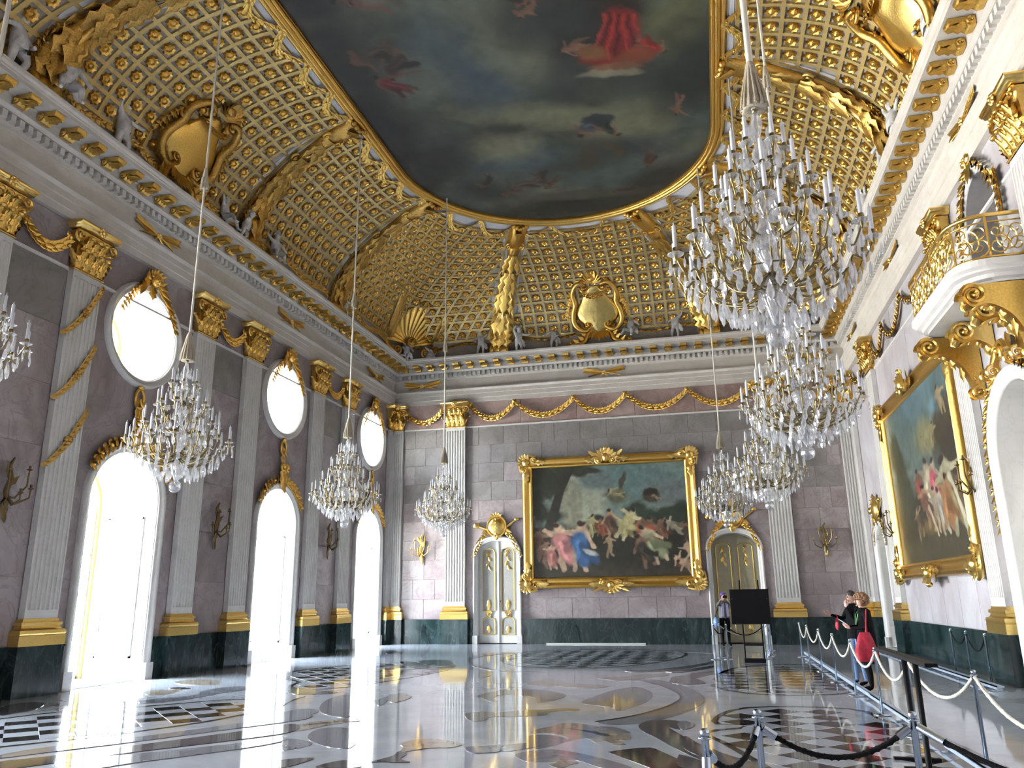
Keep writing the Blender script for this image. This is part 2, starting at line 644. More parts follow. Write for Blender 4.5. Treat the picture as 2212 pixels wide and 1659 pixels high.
def catmull(pts, per=8, closed=True):
    n = len(pts)
    out = []
    rng = range(n) if closed else range(n - 1)
    for i in rng:
        g = (lambda k: pts[k % n]) if closed else (lambda k: pts[min(max(k, 0), n - 1)])
        p0, p1, p2, p3 = g(i - 1), g(i), g(i + 1), g(i + 2)
        for k in range(per):
            t = k / per
            out.append(tuple(0.5 * (2 * b + (c - a) * t + (2 * a - 5 * b + 4 * c - d) * t * t + (3 * b - a - 3 * c + d) * t ** 3) for a, b, c, d in zip(p0, p1, p2, p3)))
    if not closed:
        out.append(tuple(pts[-1]))
    return out


def swag(p, q, sag, n=12):
    return [tuple(a + (b - a) * i / n - (sag * 4 * (i / n) * (1 - i / n) if k == 1 else 0) for k, (a, b) in enumerate(zip(p, q))) for i in range(n + 1)]


# ------------------------------------------------------------------ the room shell
ZD, ZB, ZC, ZE = 0.90, 1.39, 8.38, 9.42       # dado top, base top, capital foot, entablature foot
PIL_L = [-4.35, -6.7, -10.7, -13.0, -17.2, -19.5]
PIL_R = [-4.2, -12.95, -17.5]
PIL_E = [2.82, 15.05]
DOOR_X = [4.5, 13.35]
ARCH = arch_pts(1.08, 4.92, 18)
OVAL = circle_pts(1.09, 1.07, 7.72, 32)


def shift(pts, dx):
    return [(p[0] + dx, p[1]) for p in pts]


def shell(name, side, width0, width1, top, holes, mat, thick):
    """wall as a slab with openings, in wall coordinates (x along, y up, z out)"""
    mb = MB()
    outer = [(width0, 0), (width1, 0), (width1, top), (width0, top)]
    sheet_with_holes(mb, outer, holes, 0.0)
    sheet_with_holes(mb, outer, holes, -thick)
    for lp in [outer] + holes:
        n = len(lp)
        mb.add([(p[0], p[1], z) for z in (0, -thick) for p in lp], [(i, (i + 1) % n, n + (i + 1) % n, n + i) for i in range(n)])
    o = mb.build(name, mat)
    o.matrix_world = wallM(side, 0)
    o['kind'] = 'structure'
    return o


holesL = [shift(ARCH, y) for y in WIN_Y] + [shift(OVAL, y) for y in WIN_Y]
wall_left = shell('wall_left', 'L', -LEN, 0, 11.3, holesL, 'pink_marble', 1.75)
DOOR_ARCH = arch_pts(0.78, 3.82, 16, 0.0, 0.55)
DOOR_FAR = arch_pts(0.82, 3.86, 16, 0.0, 0.6)
wall_end = shell('wall_end', 'E', 0, W, 11.3, [shift(DOOR_ARCH, DOOR_X[0]), shift(DOOR_FAR, DOOR_X[1])], 'pink_marble', 0.9)
NICHE = arch_pts(0.78, 3.75, 16, 0.0, 0.8)
GATE = arch_pts(1.25, 5.2, 18)
UPPER = arch_pts(0.82, 9.18, 16, 6.84, 1.0)
RNICHE, RGATE = -2.25, -15.2
wall_right = shell('wall_right', 'R', 0, LEN, 11.3, [shift(NICHE, -RNICHE), shift(GATE, -RGATE), shift(UPPER, -RGATE)], 'pale_marble', 0.9)
wall_near = shell('wall_near', 'N', -W, 0, 11.3, [], 'pink_marble', 0.4)

# floor slab, terrace outside the windows
mb = MB()
mb.box(-1.75, W + 0.9, -LEN, 0.9, -0.3, 0.0)
floor = mb.build('floor', 'floor_white', kind='structure')
mb = MB()
mb.box(-4.5, -1.76, -LEN, 0.9, -0.5, -0.15)
tag(mb.build('ground_terrace', 'terrace'), kind='structure')
# what lies behind the open gate and the upper door
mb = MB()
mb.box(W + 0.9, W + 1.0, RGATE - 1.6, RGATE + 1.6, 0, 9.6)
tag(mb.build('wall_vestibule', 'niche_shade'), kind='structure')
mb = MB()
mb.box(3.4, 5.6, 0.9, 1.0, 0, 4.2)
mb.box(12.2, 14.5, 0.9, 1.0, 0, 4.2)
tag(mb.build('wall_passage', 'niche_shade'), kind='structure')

# ---- marble slabs facing the walls, each a piece of its own
SLAB = {}


def slab(parent, x0, x1, y0, y1, mat, out=0.012):
    key = (round(x1 - x0, 2), round(y1 - y0, 2), mat)
    if key not in SLAB:
        w, h = key[0] / 2 - 0.007, key[1] / 2 - 0.007
        m = MB()
        b = 0.006
        vs = [(-w, -h, 0), (w, -h, 0), (w, h, 0), (-w, h, 0), (-w + b, -h + b, out), (w - b, -h + b, out), (w - b, h - b, out), (-w + b, h - b, out)]
        m.add(vs, [(4, 5, 6, 7), (0, 1, 5, 4), (1, 2, 6, 5), (2, 3, 7, 6), (3, 0, 4, 7)])
        SLAB[key] = m.mesh('marble_slab', mat)
    put('marble_slab', SLAB[key], parent, M=Matrix.Translation(((x0 + x1) / 2, (y0 + y1) / 2, 0)))


def slab_field(parent, x0, x1, z0, z1, pw, ph, matf, skip=None, stagger=True):
    rows = max(1, round((z1 - z0) / ph))
    h = (z1 - z0) / rows
    cols = max(1, round((x1 - x0) / pw))
    w = (x1 - x0) / cols
    for r in range(rows):
        edges = [x0 + w * i for i in range(cols + 1)]
        if stagger and r % 2 and cols > 1:
            edges = [x0] + [x0 + w * (i + 0.5) for i in range(cols)] + [x1]
        for a, b in zip(edges, edges[1:]):
            if skip and skip(a, b, z0 + r * h, z0 + (r + 1) * h):
                continue
            slab(parent, a, b, z0 + r * h, z0 + (r + 1) * h, matf(z0 + (r + 0.5) * h))


def end_skip(a, b, z0, z1):
    if z0 < 4.2 and any(a < x + 1.0 and b > x - 1.0 for x in DOOR_X):
        return True
    return a > 5.9 and b < 11.9 and z0 > 2.6 and z1 < 6.4


def end_mat(z):
    return 'grey_marble' if z > 6.6 or (z > 5.6 and random.random() < 0.5) else 'pink_marble'


slab_field(wall_end, 0.6, 2.42, ZD, ZC, 0.95, 0.78, end_mat)
slab_field(wall_end, 3.24, 14.63, ZD, ZC, 1.02, 0.78, end_mat, end_skip)
slab_field(wall_end, 15.47, 17.3, ZD, ZC, 0.95, 0.78, end_mat)
for a, b in ((0.6, 2.42), (3.24, 14.63), (15.47, 17.3)):
    slab_field(wall_end, a, b, ZC + 0.06, ZE, 2.4, 0.98, lambda z: 'rose_marble', None, False)
lm = lambda z: 'grey_marble' if z > 7.0 else 'pink_marble'
for a, b in ((-12.6, -11.12), (-6.28, -4.77), (-19.08, -17.62)):
    slab_field(wall_left, a, b, ZD, ZC, 1.6, 1.25, lm, None, False)
    slab_field(wall_left, a, b, ZC + 0.06, ZE, 2.2, 0.98, lambda z: 'pink_marble', None, False)
slab_field(wall_right, 4.62, 12.62, ZD, 2.0, 1.35, 1.1, lambda z: 'pale_marble')
slab_field(wall_right, 4.62, 12.62, 7.0, ZC, 1.9, 1.38, lambda z: 'pale_marble')
slab_field(wall_right, 4.62, 12.62, ZC + 0.06, ZE, 2.6, 0.98, lambda z: 'pale_marble', None, False)

# ---- dado of dark green marble, broken at the openings
def dado(side, a, b, name):
    m = MB()
    m.box(a, b, 0, ZD - 0.05, 0, 0.06)
    m.box(a, b, ZD - 0.05, ZD, 0, 0.075)
    o = m.build(name, 'green_marble', kind='structure')
    o.matrix_world = wallM(side, 0)


k = 1
edges = [-LEN] + [e for y in sorted(WIN_Y) for e in (y - 1.3, y + 1.3)] + [0]
for a, b in zip(edges[::2], edges[1::2]):
    dado('L', a, b, 'baseboard_%d' % k)
    k += 1
for a, b in ((0, DOOR_X[0] - 0.95), (DOOR_X[0] + 0.95, DOOR_X[1] - 0.97), (DOOR_X[1] + 0.97, W)):
    dado('E', a, b, 'baseboard_%d' % k)
    k += 1
for a, b in ((0, -RNICHE - 0.95), (-RNICHE + 0.95, -RGATE - 1.45), (-RGATE + 1.45, LEN)):
    dado('R', a, b, 'baseboard_%d' % k)
    k += 1


# ---- entablature: mouldings swept round the hall
def ring(prof, name, mat, corner=0.0):
    m = MB()
    rows = []
    for p, z in prof:
        rows.append([(p, -p, z), (W - p, -p, z), (W - p, -LEN + p, z), (p, -LEN + p, z)])
    m.grid(rows, closed_u=True)
    return m.build(name, mat, kind='structure')


ring([(0, 8.36), (0.05, 8.37), (0.055, 8.42), (0, 8.44)], 'trim_1', 'white_marble')
ring([(0, 9.42), (0.13, 9.42), (0.13, 9.57), (0.15, 9.585), (0.15, 9.75), (0.175, 9.765), (0.175, 9.9), (0.20, 9.92), (0.245, 9.965), (0.245, 10.0), (0.08, 10.015)], 'trim_2', 'cream_stone')
ring([(0.08, 10.01), (0.08, 10.44), (0.12, 10.47)], 'trim_3', 'cream_stone')
trim4 = ring([(0.08, 10.45), (0.13, 10.47), (0.18, 10.50), (0.18, 10.69), (0.30, 10.70), (0.33, 10.72), (0.38, 10.76), (0.38, 10.96), (0.42, 10.97)], 'trim_4', 'cream_stone')
trim5 = ring([(0.40, 10.97), (0.86, 10.97), (0.86, 11.05), (0.885, 11.06), (0.89, 11.09), (0.93, 11.13), (0.94, 11.18), (0.94, 11.20), (0.0, 11.22)], 'trim_5', 'cream_stone')

# dentils
m = MB()
m.box(-0.055, 0.055, -0.075, 0.075, -0.02, 0.11)
dent = m.mesh('dentil', 'white_marble')
D = []
for i in range(int((W - 0.7) / 0.2)):
    D.append(wallM('E', 0.45 + i * 0.2, 10.60, 0.19))
for i in range(106):
    D.append(wallM('L', -0.45 - i * 0.2, 10.60, 0.19))
    if i < 90:
        D.append(wallM('R', -0.45 - i * 0.2, 10.60, 0.19))
many('dentil', dent, D, trim4, 300, 'dentil_row')

# gilded modillions under the corona: an S bracket with a leaf
m = MB()
prof = [(0.0, 0.0), (0.0, -0.17), (0.10, -0.19), (0.16, -0.13), (0.28, -0.10), (0.36, -0.12), (0.42, -0.08), (0.43, 0.0)]
m.prism([(p[0], p[1]) for p in prof], -0.12, 0.12, 'zyx')
m.scroll((-0.13, -0.085, 0.08), 0.07, 1.2, 0.022, 0.0, 1, 0, 'yz', 0.3, 10, 4)
m.scroll((0.13, -0.085, 0.08), 0.07, 1.2, 0.022, 0.0, 1, 0, 'yz', 0.3, 10, 4)
m.leaf((0, -0.13, 0.05), (0, -0.10, 0.46), 0.26, (0, -1, 0), 0.12, 5)
modil = m.mesh('modillion', 'gold')
D = []
for i in range(30):
    D.append(wallM('E', 0.72 + i * (W - 1.44) / 29, 10.96, 0.39))
for i in range(37):
    D.append(wallM('L', -0.72 - i * 0.575, 10.96, 0.39))
    D.append(wallM('R', -0.72 - i * 0.575, 10.96, 0.39))
many('modillion', modil, [d for d in D if d.translation.y > -21], trim5, 300)

# ------------------------------------------------------------------ windows on the garden side
def make_window(n, y):
    w = thing('window_%d' % n, None, None, wallM('L', y), kind='structure')
    vis = y > -18
    # moulded surround standing proud of the wall
    m = MB()
    band(m, ARCH, [(0.0, -0.05), (0.0, 0.04), (0.02, 0.06), (0.07, 0.06), (0.09, 0.10), (0.16, 0.12), (0.19, 0.10), (0.20, 0.0)])
    m.build('surround', 'white_marble', w, True)
    for s in (-1, 1):
        m = MB()
        m.box(s * 1.07 if s > 0 else -1.31, 1.31 if s > 0 else -1.07, 0, 0.36, -0.04, 0.15)
        m.build('plinth_block', 'white_marble', w)
    # deep reveal lined with white marble
    m = MB()
    n_ = len(ARCH)
    q = [(p[0] * 0.985, p[1] - (0.012 if p[1] > 0.1 else 0)) for p in ARCH]
    m.grid([[(p[0], p[1], z) for p in q] for z in (0.02, -1.60)])
    m.build('reveal', 'white_marble', w)
    # sunk panels on both jambs
    if vis:
        for s in (-1, 1):
            m = MB()
            xx = s * 1.062
            for z0, z1 in ((0.45, 3.6),):
                for (a0, a1, b0, b1) in ((-1.25, -0.28, z0, z0 + 0.05), (-1.25, -0.28, z1 - 0.05, z1), (-1.25, -1.20, z0, z1), (-0.33, -0.28, z0, z1)):
                    m.box(xx - s * 0.03, xx, b0, b1, a0, a1)
            m.build('jamb_moulding', 'white_marble', w)
    m = MB()
    m.box(-1.09, 1.09, -0.02, 0.012, -1.7, 0.0)
    m.build('threshold', 'floor_white', w)
    # french window: gilded inner edge, white leaves with glazing bars, panes
    m = MB()
    inner = [(p[0] * 0.90, p[1] * 0.975 if p[1] > 0.1 else 0.0) for p in ARCH]
    band(m, inner, [(0.0, -1.66), (0.0, -1.52), (0.12, -1.52), (0.12, -1.66)])
    m.build('sash_frame', 'bright_gold', w)
    bars = MB()
    for x in (-0.95, -0.5, 0.0, 0.5, 0.95):
        top = 4.65 if abs(x) < 0.3 else (4.35 if abs(x) < 0.7 else 3.9)
        bw = 0.05 if x == 0.0 else 0.025
        bars.box(x - bw, x + bw, 0.0, top, -1.62, -1.56)
    for z in (0.05, 0.95, 1.85, 2.75, 3.6):
        bars.box(-0.96, 0.96, z - 0.03, z + 0.03, -1.62, -1.56)
    bars.build('glazing_bars', 'white_paint', w)
    if vis:
        for i, x in enumerate((-0.95, -0.5, 0.0, 0.5)):
            for z, z1 in ((0.08, 0.92), (0.98, 1.82), (1.88, 2.72), (2.78, 3.57), (3.63, 4.3)):
                if z > 3.6 and i in (0, 3):
                    z1 = 3.95
                key = ('pane', round(z1 - z, 2))
                if key not in SLAB:
                    pm = MB()
                    pm.box(0.02, 0.43, 0, z1 - z, -0.004, 0.004)
                    SLAB[key] = pm.mesh('pane', 'window_glass')
                put('pane', SLAB[key], w, (x, z, -1.6))
    # oval light above
    m = MB()
    band(m, OVAL, [(0.0, -0.05), (0.0, 0.05), (0.03, 0.08), (0.09, 0.08), (0.11, 0.12), (0.17, 0.12), (0.20, 0.0)], True)
    m.build('oval_surround', 'white_marble', w, True)
    m = MB()
    oc = [(p[0] * 0.985, 7.72 + (p[1] - 7.72) * 0.985) for p in OVAL]
    m.grid([[(p[0], p[1], z) for p in oc] for z in (0.03, -1.60)], closed_u=True)
    m.build('oval_reveal', 'white_marble', w, True)
    m = MB()
    oc = [(p[0] * 0.9, 7.72 + (p[1] - 7.72) * 0.9) for p in OVAL]
    band(m, oc, [(0.0, -1.66), (0.0, -1.53), (0.12, -1.53), (0.12, -1.66)], True)
    m.box(-0.03, 0.03, 6.7, 8.74, -1.63, -1.57)
    m.box(-1.0, 1.0, 7.69, 7.75, -1.63, -1.57)
    m.build('oval_sash', 'bright_gold', w)
    if vis:
        m = MB()
        m.prism([(p[0], p[1]) for p in oc], -1.605, -1.597, 'xyz')
        m.build('oval_pane', 'window_glass', w)
    return w


WINS = [make_window(i + 1, y) for i, y in enumerate(WIN_Y)]


# ------------------------------------------------------------------ the cove: from the cornice up to the painted oval
YC = -15.75
Z0, Z1 = 11.15, 14.0
CE, CR, SR = 0.30, 1.0, 4.62             # outer inset, corner radius, radius of the inner stadium
SY = 5.15                                # half length of its straight sides
A_MAP = np.array([0, 3.65, 9.15, 15.24, 19.52, 23.68])
B_MAP = np.array([0, 2.65, 7.35, 8.95, 10.5, SY + SR * PI / 2])


def outer_pt(a):
    l1 = (-YC) - CE - CR
    l2 = CR * PI / 2
    if a <= l1:
        return CE, YC + a
    if a <= l1 + l2:
        g = (a - l1) / CR
        return CE + CR - CR * math.cos(g), -(CE + CR) + CR * math.sin(g)
    return CE + CR + (a - l1 - l2), -CE


def inner_pt(b):
    if b <= SY:
        return W / 2 - SR, YC + b
    g = (b - SY) / SR
    return W / 2 - SR * math.cos(g), YC + SY + SR * math.sin(g)


A_END = 23.68


def cove(a, t):
    """a: metres along the cornice from the middle of the long wall (negative: towards the camera; beyond A_END: past the end axis)"""
    my = a < 0
    a = abs(a)
    mx = a > A_END
    if mx:
        a = 2 * A_END - a
    ox, oy = outer_pt(a)
    ix, iy = inner_pt(float(np.interp(a, A_MAP, B_MAP)))
    h = 1 - math.cos(t * PI / 2)
    z = Z0 + (Z1 - Z0) * math.sin(t * PI / 2)
    x, y = ox + (ix - ox) * h, oy + (iy - oy) * h
    if mx:
        x = W - x
    if my:
        y = 2 * YC - y
    return Vector((x, y, z))


def cove_n(a, t, flip=False):
    e = 1e-3
    da = cove(a + e, t) - cove(a - e, t)
    dt = cove(a, min(1, t + e)) - cove(a, max(0, t - e))
    n = da.cross(dt).normalized()
    c = Vector((W / 2, YC, 9.0)) - cove(a, t)
    return n if n.dot(c) > 0 else -n


def mirx(v):
    return Vector((W - v.x, v.y, v.z))


# ground of the cove, all the way round
mb = MB()
As = [i * A_END / 60 for i in range(61)]
loop = As + [2 * A_END - a for a in reversed(As[:-1])]       # far half, left to right
for sgn in (1, -1):
    rows = []
    for j in range(15):
        t = j / 14
        row = []
        for a in loop:
            p = cove(a if a > 1e-9 else 0.0, t)
            if sgn < 0:
                p = Vector((p.x, 2 * YC - p.y, p.z))
            row.append(p)
        rows.append(row)
    mb.grid(rows)
ceiling = mb.build('ceiling', 'coffer_ground', None, True, 'structure')

# coffers: a square lattice of gilded bars, clipped by the ribs, with a rosette in every field
CELL = 0.47
BW, BH = 0.046, 0.055
ROS = []


def panel(a0, a1, mirror, t_lo, t_hi, name):
    ts = np.linspace(t_lo, t_hi, 61)
    na = 41
    aa = np.linspace(a0, a1, na)
    mid = (a0 + a1) / 2
    # profile length at the panel's axis
    pc = [cove(mid, t) for t in ts]
    vlen = np.r_[0, np.cumsum([(q - p).length for p, q in zip(pc, pc[1:])])]
    cum = []
    for t in ts:
        pts = [cove(a, t) for a in aa]
        c = np.r_[0, np.cumsum([(q - p).length for p, q in zip(pts, pts[1:])])]
        cum.append(c - c[-1] / 2)
    half = np.array([c[-1] for c in cum])

    def at(u, v):
        t = float(np.interp(v, vlen, ts))
        i = min(59, max(0, int((t - t_lo) / (t_hi - t_lo) * 60)))
        a = float(np.interp(u, cum[i], aa))
        return a, t

    mbar = MB()

    def ribbon(st):
        if len(st) < 2:
            return
        rows = []
        for k, (a, t) in enumerate(st):
            p = cove(a, t)
            n = cove_n(a, t)
            q = cove(*st[min(k + 1, len(st) - 1)]) - cove(*st[max(k - 1, 0)])
            s = q.cross(n).normalized() * BW
            row = [p - s, p - s + n * BH, p + s + n * BH, p + s]
            rows.append([mirx(x) for x in row] if mirror else row)
        mbar.grid(rows)
    V = vlen[-1]
    nv = int(V / CELL)
    cv = V / nv
    hmax = half.max()
    nu = int(2 * hmax / CELL)
    mg = 0.30
    hw = lambda v: float(np.interp(v, vlen, half)) - mg
    for j in range(nv + 1):
        v = j * cv
        h = hw(v)
        if h > 0.1:
            k = max(4, int(h * 2 / 0.35))
            ribbon([at(-h + 2 * h * i / k, v) for i in range(k + 1)])
    us = [(i - nu / 2) * CELL for i in range(nu + 1)]
    for u in us:
        vs_ = [v for v in np.linspace(0, V, nv * 2 + 1) if abs(u) <= hw(v) + 0.02]
        ribbon([at(u, v) for v in vs_])
    # edge bars along the two ribs
    for sg in (-1, 1):
        ribbon([at(sg * hw(v), v) for v in np.linspace(0, V, nv * 2 + 1)])
    for j in range(nv):
        for i in range(nu):
            u, v = us[i] + CELL / 2, (j + 0.5) * cv
            if abs(u) + CELL * 0.35 > hw(v):
                continue
            a, t = at(u, v)
            p, n = cove(a, t), cove_n(a, t)
            if mirror:
                p, n = mirx(p), Vector((-n.x, n.y, n.z))
            x = n.orthogonal().normalized()
            upv = Vector((0, 0, 1)) - n * n.z
            upv = upv.normalized() if upv.length > 0.05 else Vector((0, 1, 0))
            x = upv.cross(n).normalized()
            ROS.append(Matrix(((x.x, upv.x, n.x, p.x), (x.y, upv.y, n.y, p.y), (x.z, upv.z, n.z, p.z), (0, 0, 0, 1))))
    mbar.build(name, 'lattice_gold', ceiling)


TL, TH = 0.16, 0.93
for mir in (False, True):
    panel(-3.65, 3.65, mir, TL, TH, 'coffer_lattice')
    panel(3.65, 9.15, mir, TL, TH, 'coffer_lattice')
    panel(9.15, 19.52, mir, TL + 0.02, TH, 'coffer_lattice')
    panel(-9.15, -3.65, mir, TL, TH, 'coffer_lattice')
panel(19.52, 2 * A_END - 19.52, False, TL, TH, 'coffer_lattice')

mb = MB()
r0 = []
for i in range(16):
    a = 2 * PI * i / 16
    r = 0.17 if i % 2 == 0 else 0.13
    r0.append((r * math.cos(a), r * math.sin(a)))
rows = [[(x * 1.0, y * 1.0, 0.015) for x, y in r0], [(x * 0.86, y * 0.86, 0.07) for x, y in r0], [(x * 0.5, y * 0.5, 0.045) for x, y in r0],
        [(0.055 * math.cos(2 * PI * i / 16), 0.055 * math.sin(2 * PI * i / 16), 0.075) for i in range(16)], [(0.015 * math.cos(2 * PI * i / 16), 0.015 * math.sin(2 * PI * i / 16), 0.095) for i in range(16)]]
mb.grid(rows, closed_u=True)
ros_me = mb.mesh('rosette', 'gold')
ROS = [M for M in ROS if M.translation.y > -25.5]
many('rosette', ros_me, ROS, ceiling, 300, 'rosette_rows')

# ------------------------------------------------------------------ painted oval and its gilded frame
class Canvas:
    def __init__(self, X, Y, seed):
        self.X, self.Y = X, Y
        self.rng = np.random.default_rng(seed)
        self.C = np.zeros(X.shape + (3,))

    def noise(self, scale, octaves=4, sx=1.0, sy=1.0):
        out = np.zeros(self.X.shape)
        amp, tot = 1.0, 0.0
        for o in range(octaves):
            s = scale * 2 ** o
            gx, gy = self.X * s * sx, self.Y * s * sy
            gx, gy = gx - gx.min(), gy - gy.min()
            R = self.rng.random((int(gx.max()) + 3, int(gy.max()) + 3))
            i, j = gx.astype(int), gy.astype(int)
            fx, fy = gx - i, gy - j
            fx, fy = fx * fx * (3 - 2 * fx), fy * fy * (3 - 2 * fy)
            out += amp * (R[i, j] * (1 - fx) * (1 - fy) + R[i + 1, j] * fx * (1 - fy) + R[i, j + 1] * (1 - fx) * fy + R[i + 1, j + 1] * fx * fy)
            tot += amp
            amp *= 0.55
        return out / tot

    def mix(self, mask, col):
        self.C += (np.array(col) - self.C) * np.clip(mask, 0, 1)[..., None]

    def blob(self, cx, cy, rx, ry, col, rot=0.0, soft=0.4, rough=0.0, amt=1.0):
        c, s = math.cos(rot), math.sin(rot)
        dx, dy = self.X - cx, self.Y - cy
        d = np.sqrt(((dx * c + dy * s) / rx) ** 2 + ((-dx * s + dy * c) / ry) ** 2)
        if rough:
            d = d + (self.RN - 0.5) * rough * 2
        self.mix(amt * np.clip((1 + soft / 2 - d) / max(soft, 1e-3), 0, 1), col)

    def limb(self, p, q, r, col, soft=0.5):
        dx, dy = q[0] - p[0], q[1] - p[1]
        L2 = dx * dx + dy * dy + 1e-9
        t = np.clip(((self.X - p[0]) * dx + (self.Y - p[1]) * dy) / L2, 0, 1)
        d = np.hypot(self.X - p[0] - t * dx, self.Y - p[1] - t * dy) / (r * (1 - 0.35 * t))
        self.mix(np.clip((1 + soft / 2 - d) / soft, 0, 1), col)

    def figure(self, x, y, s, ang, flesh, cloth, seed, hair=(0.03, 0.02, 0.015)):
        """a small draped figure dabbed in with limbs; s = height"""
        rg = np.random.default_rng(seed)
        c, sn = math.cos(ang), math.sin(ang)
        P = lambda a, b: (x + s * (a * c - b * sn), y + s * (a * sn + b * c))
        sw = rg.uniform(-0.12, 0.12)
        sh = lambda k: tuple(v * k for v in flesh)
        self.limb(P(-0.05, -0.05), P(-0.12 + sw, -0.48), s * 0.075, sh(0.75))
        self.limb(P(0.05, -0.05), P(0.14 + sw, -0.46), s * 0.075, sh(1.0))
        self.limb(P(0, 0.28), P(0, -0.05), s * 0.13, sh(0.9))
        self.limb(P(-0.1, 0.27), P(-0.3, 0.12 + rg.uniform(-0.1, 0.3)), s * 0.055, sh(0.85))
        self.limb(P(0.1, 0.27), P(0.32, 0.2 + rg.uniform(-0.2, 0.25)), s * 0.055, sh(1.05))
        if cloth is not None:
            k = lambda f: tuple(v * f for v in cloth)
            self.limb(P(-0.02, 0.1), P(0.08 + sw, -0.3), s * 0.17, k(1.0), 0.6)
            self.limb(P(0.05, -0.02), P(0.3 + sw, -0.22), s * 0.11, k(0.6), 0.7)
            self.limb(P(-0.03, 0.05), P(0.02, -0.28), s * 0.045, k(1.5), 0.9)
        self.blob(*P(0, 0.42), s * 0.075, s * 0.09, sh(1.0), ang, 0.5)
        self.blob(*P(-0.02, 0.46), s * 0.08, s * 0.06, hair, ang, 0.6)


def paint_mesh(name, X, Y, C, place, keep, mat):
    nx, ny = X.shape
    idx = np.arange(nx * ny).reshape(nx, ny)
    q = np.stack([idx[:-1, :-1], idx[1:, :-1], idx[1:, 1:], idx[:-1, 1:]], -1).reshape(-1, 4)
    kk = keep.reshape(-1)
    q = q[kk[q].all(1)]
    used = np.unique(q)
    rm = -np.ones(nx * ny, int)
    rm[used] = np.arange(len(used))
    vs = place(X.reshape(-1)[used], Y.reshape(-1)[used])
    me = bpy.data.meshes.new(name)
    me.from_pydata(vs.tolist(), [], rm[q].tolist())
    at = me.color_attributes.new('paint', 'FLOAT_COLOR', 'POINT')
    cc = np.c_[np.clip(C.reshape(-1, 3)[used], 0, 1), np.ones(len(used))]
    at.data.foreach_set('color', cc.astype(np.float32).ravel())
    me.materials.append(MATS[mat])
    me.update()
    return me


gx = np.linspace(W / 2 - SR - 0.02, W / 2 + SR + 0.02, 190)
gy = np.linspace(YC - SY - SR - 0.02, YC + SY + SR + 0.02, 400)
X, Y = np.meshgrid(gx, gy, indexing='ij')
cv = Canvas(X, Y, 3)
cv.RN = cv.noise(1.6, 4)
n1, n2, n3 = cv.noise(0.28, 5), cv.noise(0.5, 5), cv.noise(0.2, 3)
cv.C[:] = (0.10, 0.112, 0.085)
cv.mix((n1 - 0.42) * 5, (0.135, 0.165, 0.15))
cv.mix((n2 - 0.52) * 5, (0.22, 0.22, 0.155))
cv.mix((0.44 - n3) * 7, (0.05, 0.055, 0.05))
B = cv.blob
for (x, y, rx, ry, col, rot, am) in [
        (7.6, -15.7, 1.0, 1.6, (0.125, 0.165, 0.17), 0.2, 0.8), (7.95, -13.8, 1.0, 1.1, (0.11, 0.155, 0.18), 0.3, 0.9), (8.1, -10.1, 1.2, 0.8, (0.13, 0.18, 0.19), 0.0, 0.8),
        (6.3, -14.2, 1.1, 0.9, (0.21, 0.23, 0.19), 0.5, 0.8), (7.7, -10.9, 0.9, 0.7, (0.33, 0.32, 0.21), 0.2, 0.85), (9.2, -12.0, 1.6, 0.5, (0.31, 0.31, 0.20), 0.25, 0.85),
        (8.9, -14.9, 0.8, 1.3, (0.26, 0.27, 0.19), -0.3, 0.8), (11.2, -11.2, 1.3, 0.9, (0.30, 0.30, 0.19), 0.0, 0.8), (12.7, -14.6, 0.7, 1.2, (0.22, 0.22, 0.11), 0.0, 0.8), (8.5, -17.0, 1.6, 1.2, (0.24, 0.25, 0.18), 0.2, 0.7),
        (9.4, -15.6, 0.7, 0.9, (0.05, 0.055, 0.055), 0.3, 0.75), (13.0, -12.9, 0.9, 1.6, (0.04, 0.05, 0.045), 0.2, 0.9), (10.2, -13.6, 0.6, 1.1, (0.06, 0.065, 0.06), 0.4, 0.7),
        (4.7, -12.0, 0.9, 2.8, (0.022, 0.022, 0.02), 0.05, 1.0), (5.6, -10.4, 0.7, 1.5, (0.03, 0.033, 0.03), 0.6, 0.9), (5.0, -15.6, 0.7, 1.6, (0.04, 0.04, 0.035), 0.0, 0.9), (4.8, -19.0, 0.8, 2.2, (0.03, 0.03, 0.03), 0.0, 0.9),
        (9.3, -6.9, 3.4, 0.75, (0.035, 0.038, 0.03), 0.0, 0.95), (11.9, -8.0, 1.4, 0.6, (0.045, 0.045, 0.035), -0.5, 0.9), (6.5, -8.6, 1.0, 0.5, (0.04, 0.045, 0.04), 0.6, 0.8), (11.0, -10.0, 1.2, 0.5, (0.08, 0.09, 0.09), 0.2, 0.8)]:
    B(x, y, rx, ry, col, rot, 0.9, 0.45, am)
B(9.3, -7.6, 1.9, 0.28, (0.13, 0.13, 0.09), 0.15, 0.8, 0.35, 0.9)
# drapery and groups of figures; shapes are wobbled so nothing looks drawn with a compass
wx, wy = cv.noise(1.3, 4) - 0.5, cv.noise(1.3, 4) - 0.5
cv.X, cv.Y = X + 0.55 * wx, Y + 0.55 * wy
B(11.35, -15.6, 0.55, 0.7, (0.05, 0.04, 0.03), 0.1, 0.5, 0.4)
B(11.4, -14.75, 0.46, 0.72, (0.33, 0.03, 0.025), 0.15, 0.4, 0.25)
B(11.25, -14.1, 0.85, 0.38, (0.27, 0.025, 0.02), 0.12, 0.4, 0.35)
for i in range(7):
    cv.limb((11.05 + 0.12 * i, -15.3), (10.75 + 0.2 * i, -14.0 + 0.05 * (i % 3)), 0.045, (0.12, 0.012, 0.012) if i % 2 else (0.48, 0.06, 0.05), 0.9)
B(10.75, -14.25, 0.45, 0.24, (0.30, 0.15, 0.06), 0.5, 0.5, 0.3)
B(11.75, -13.9, 0.5, 0.28, (0.33, 0.10, 0.05), -0.2, 0.5, 0.3)
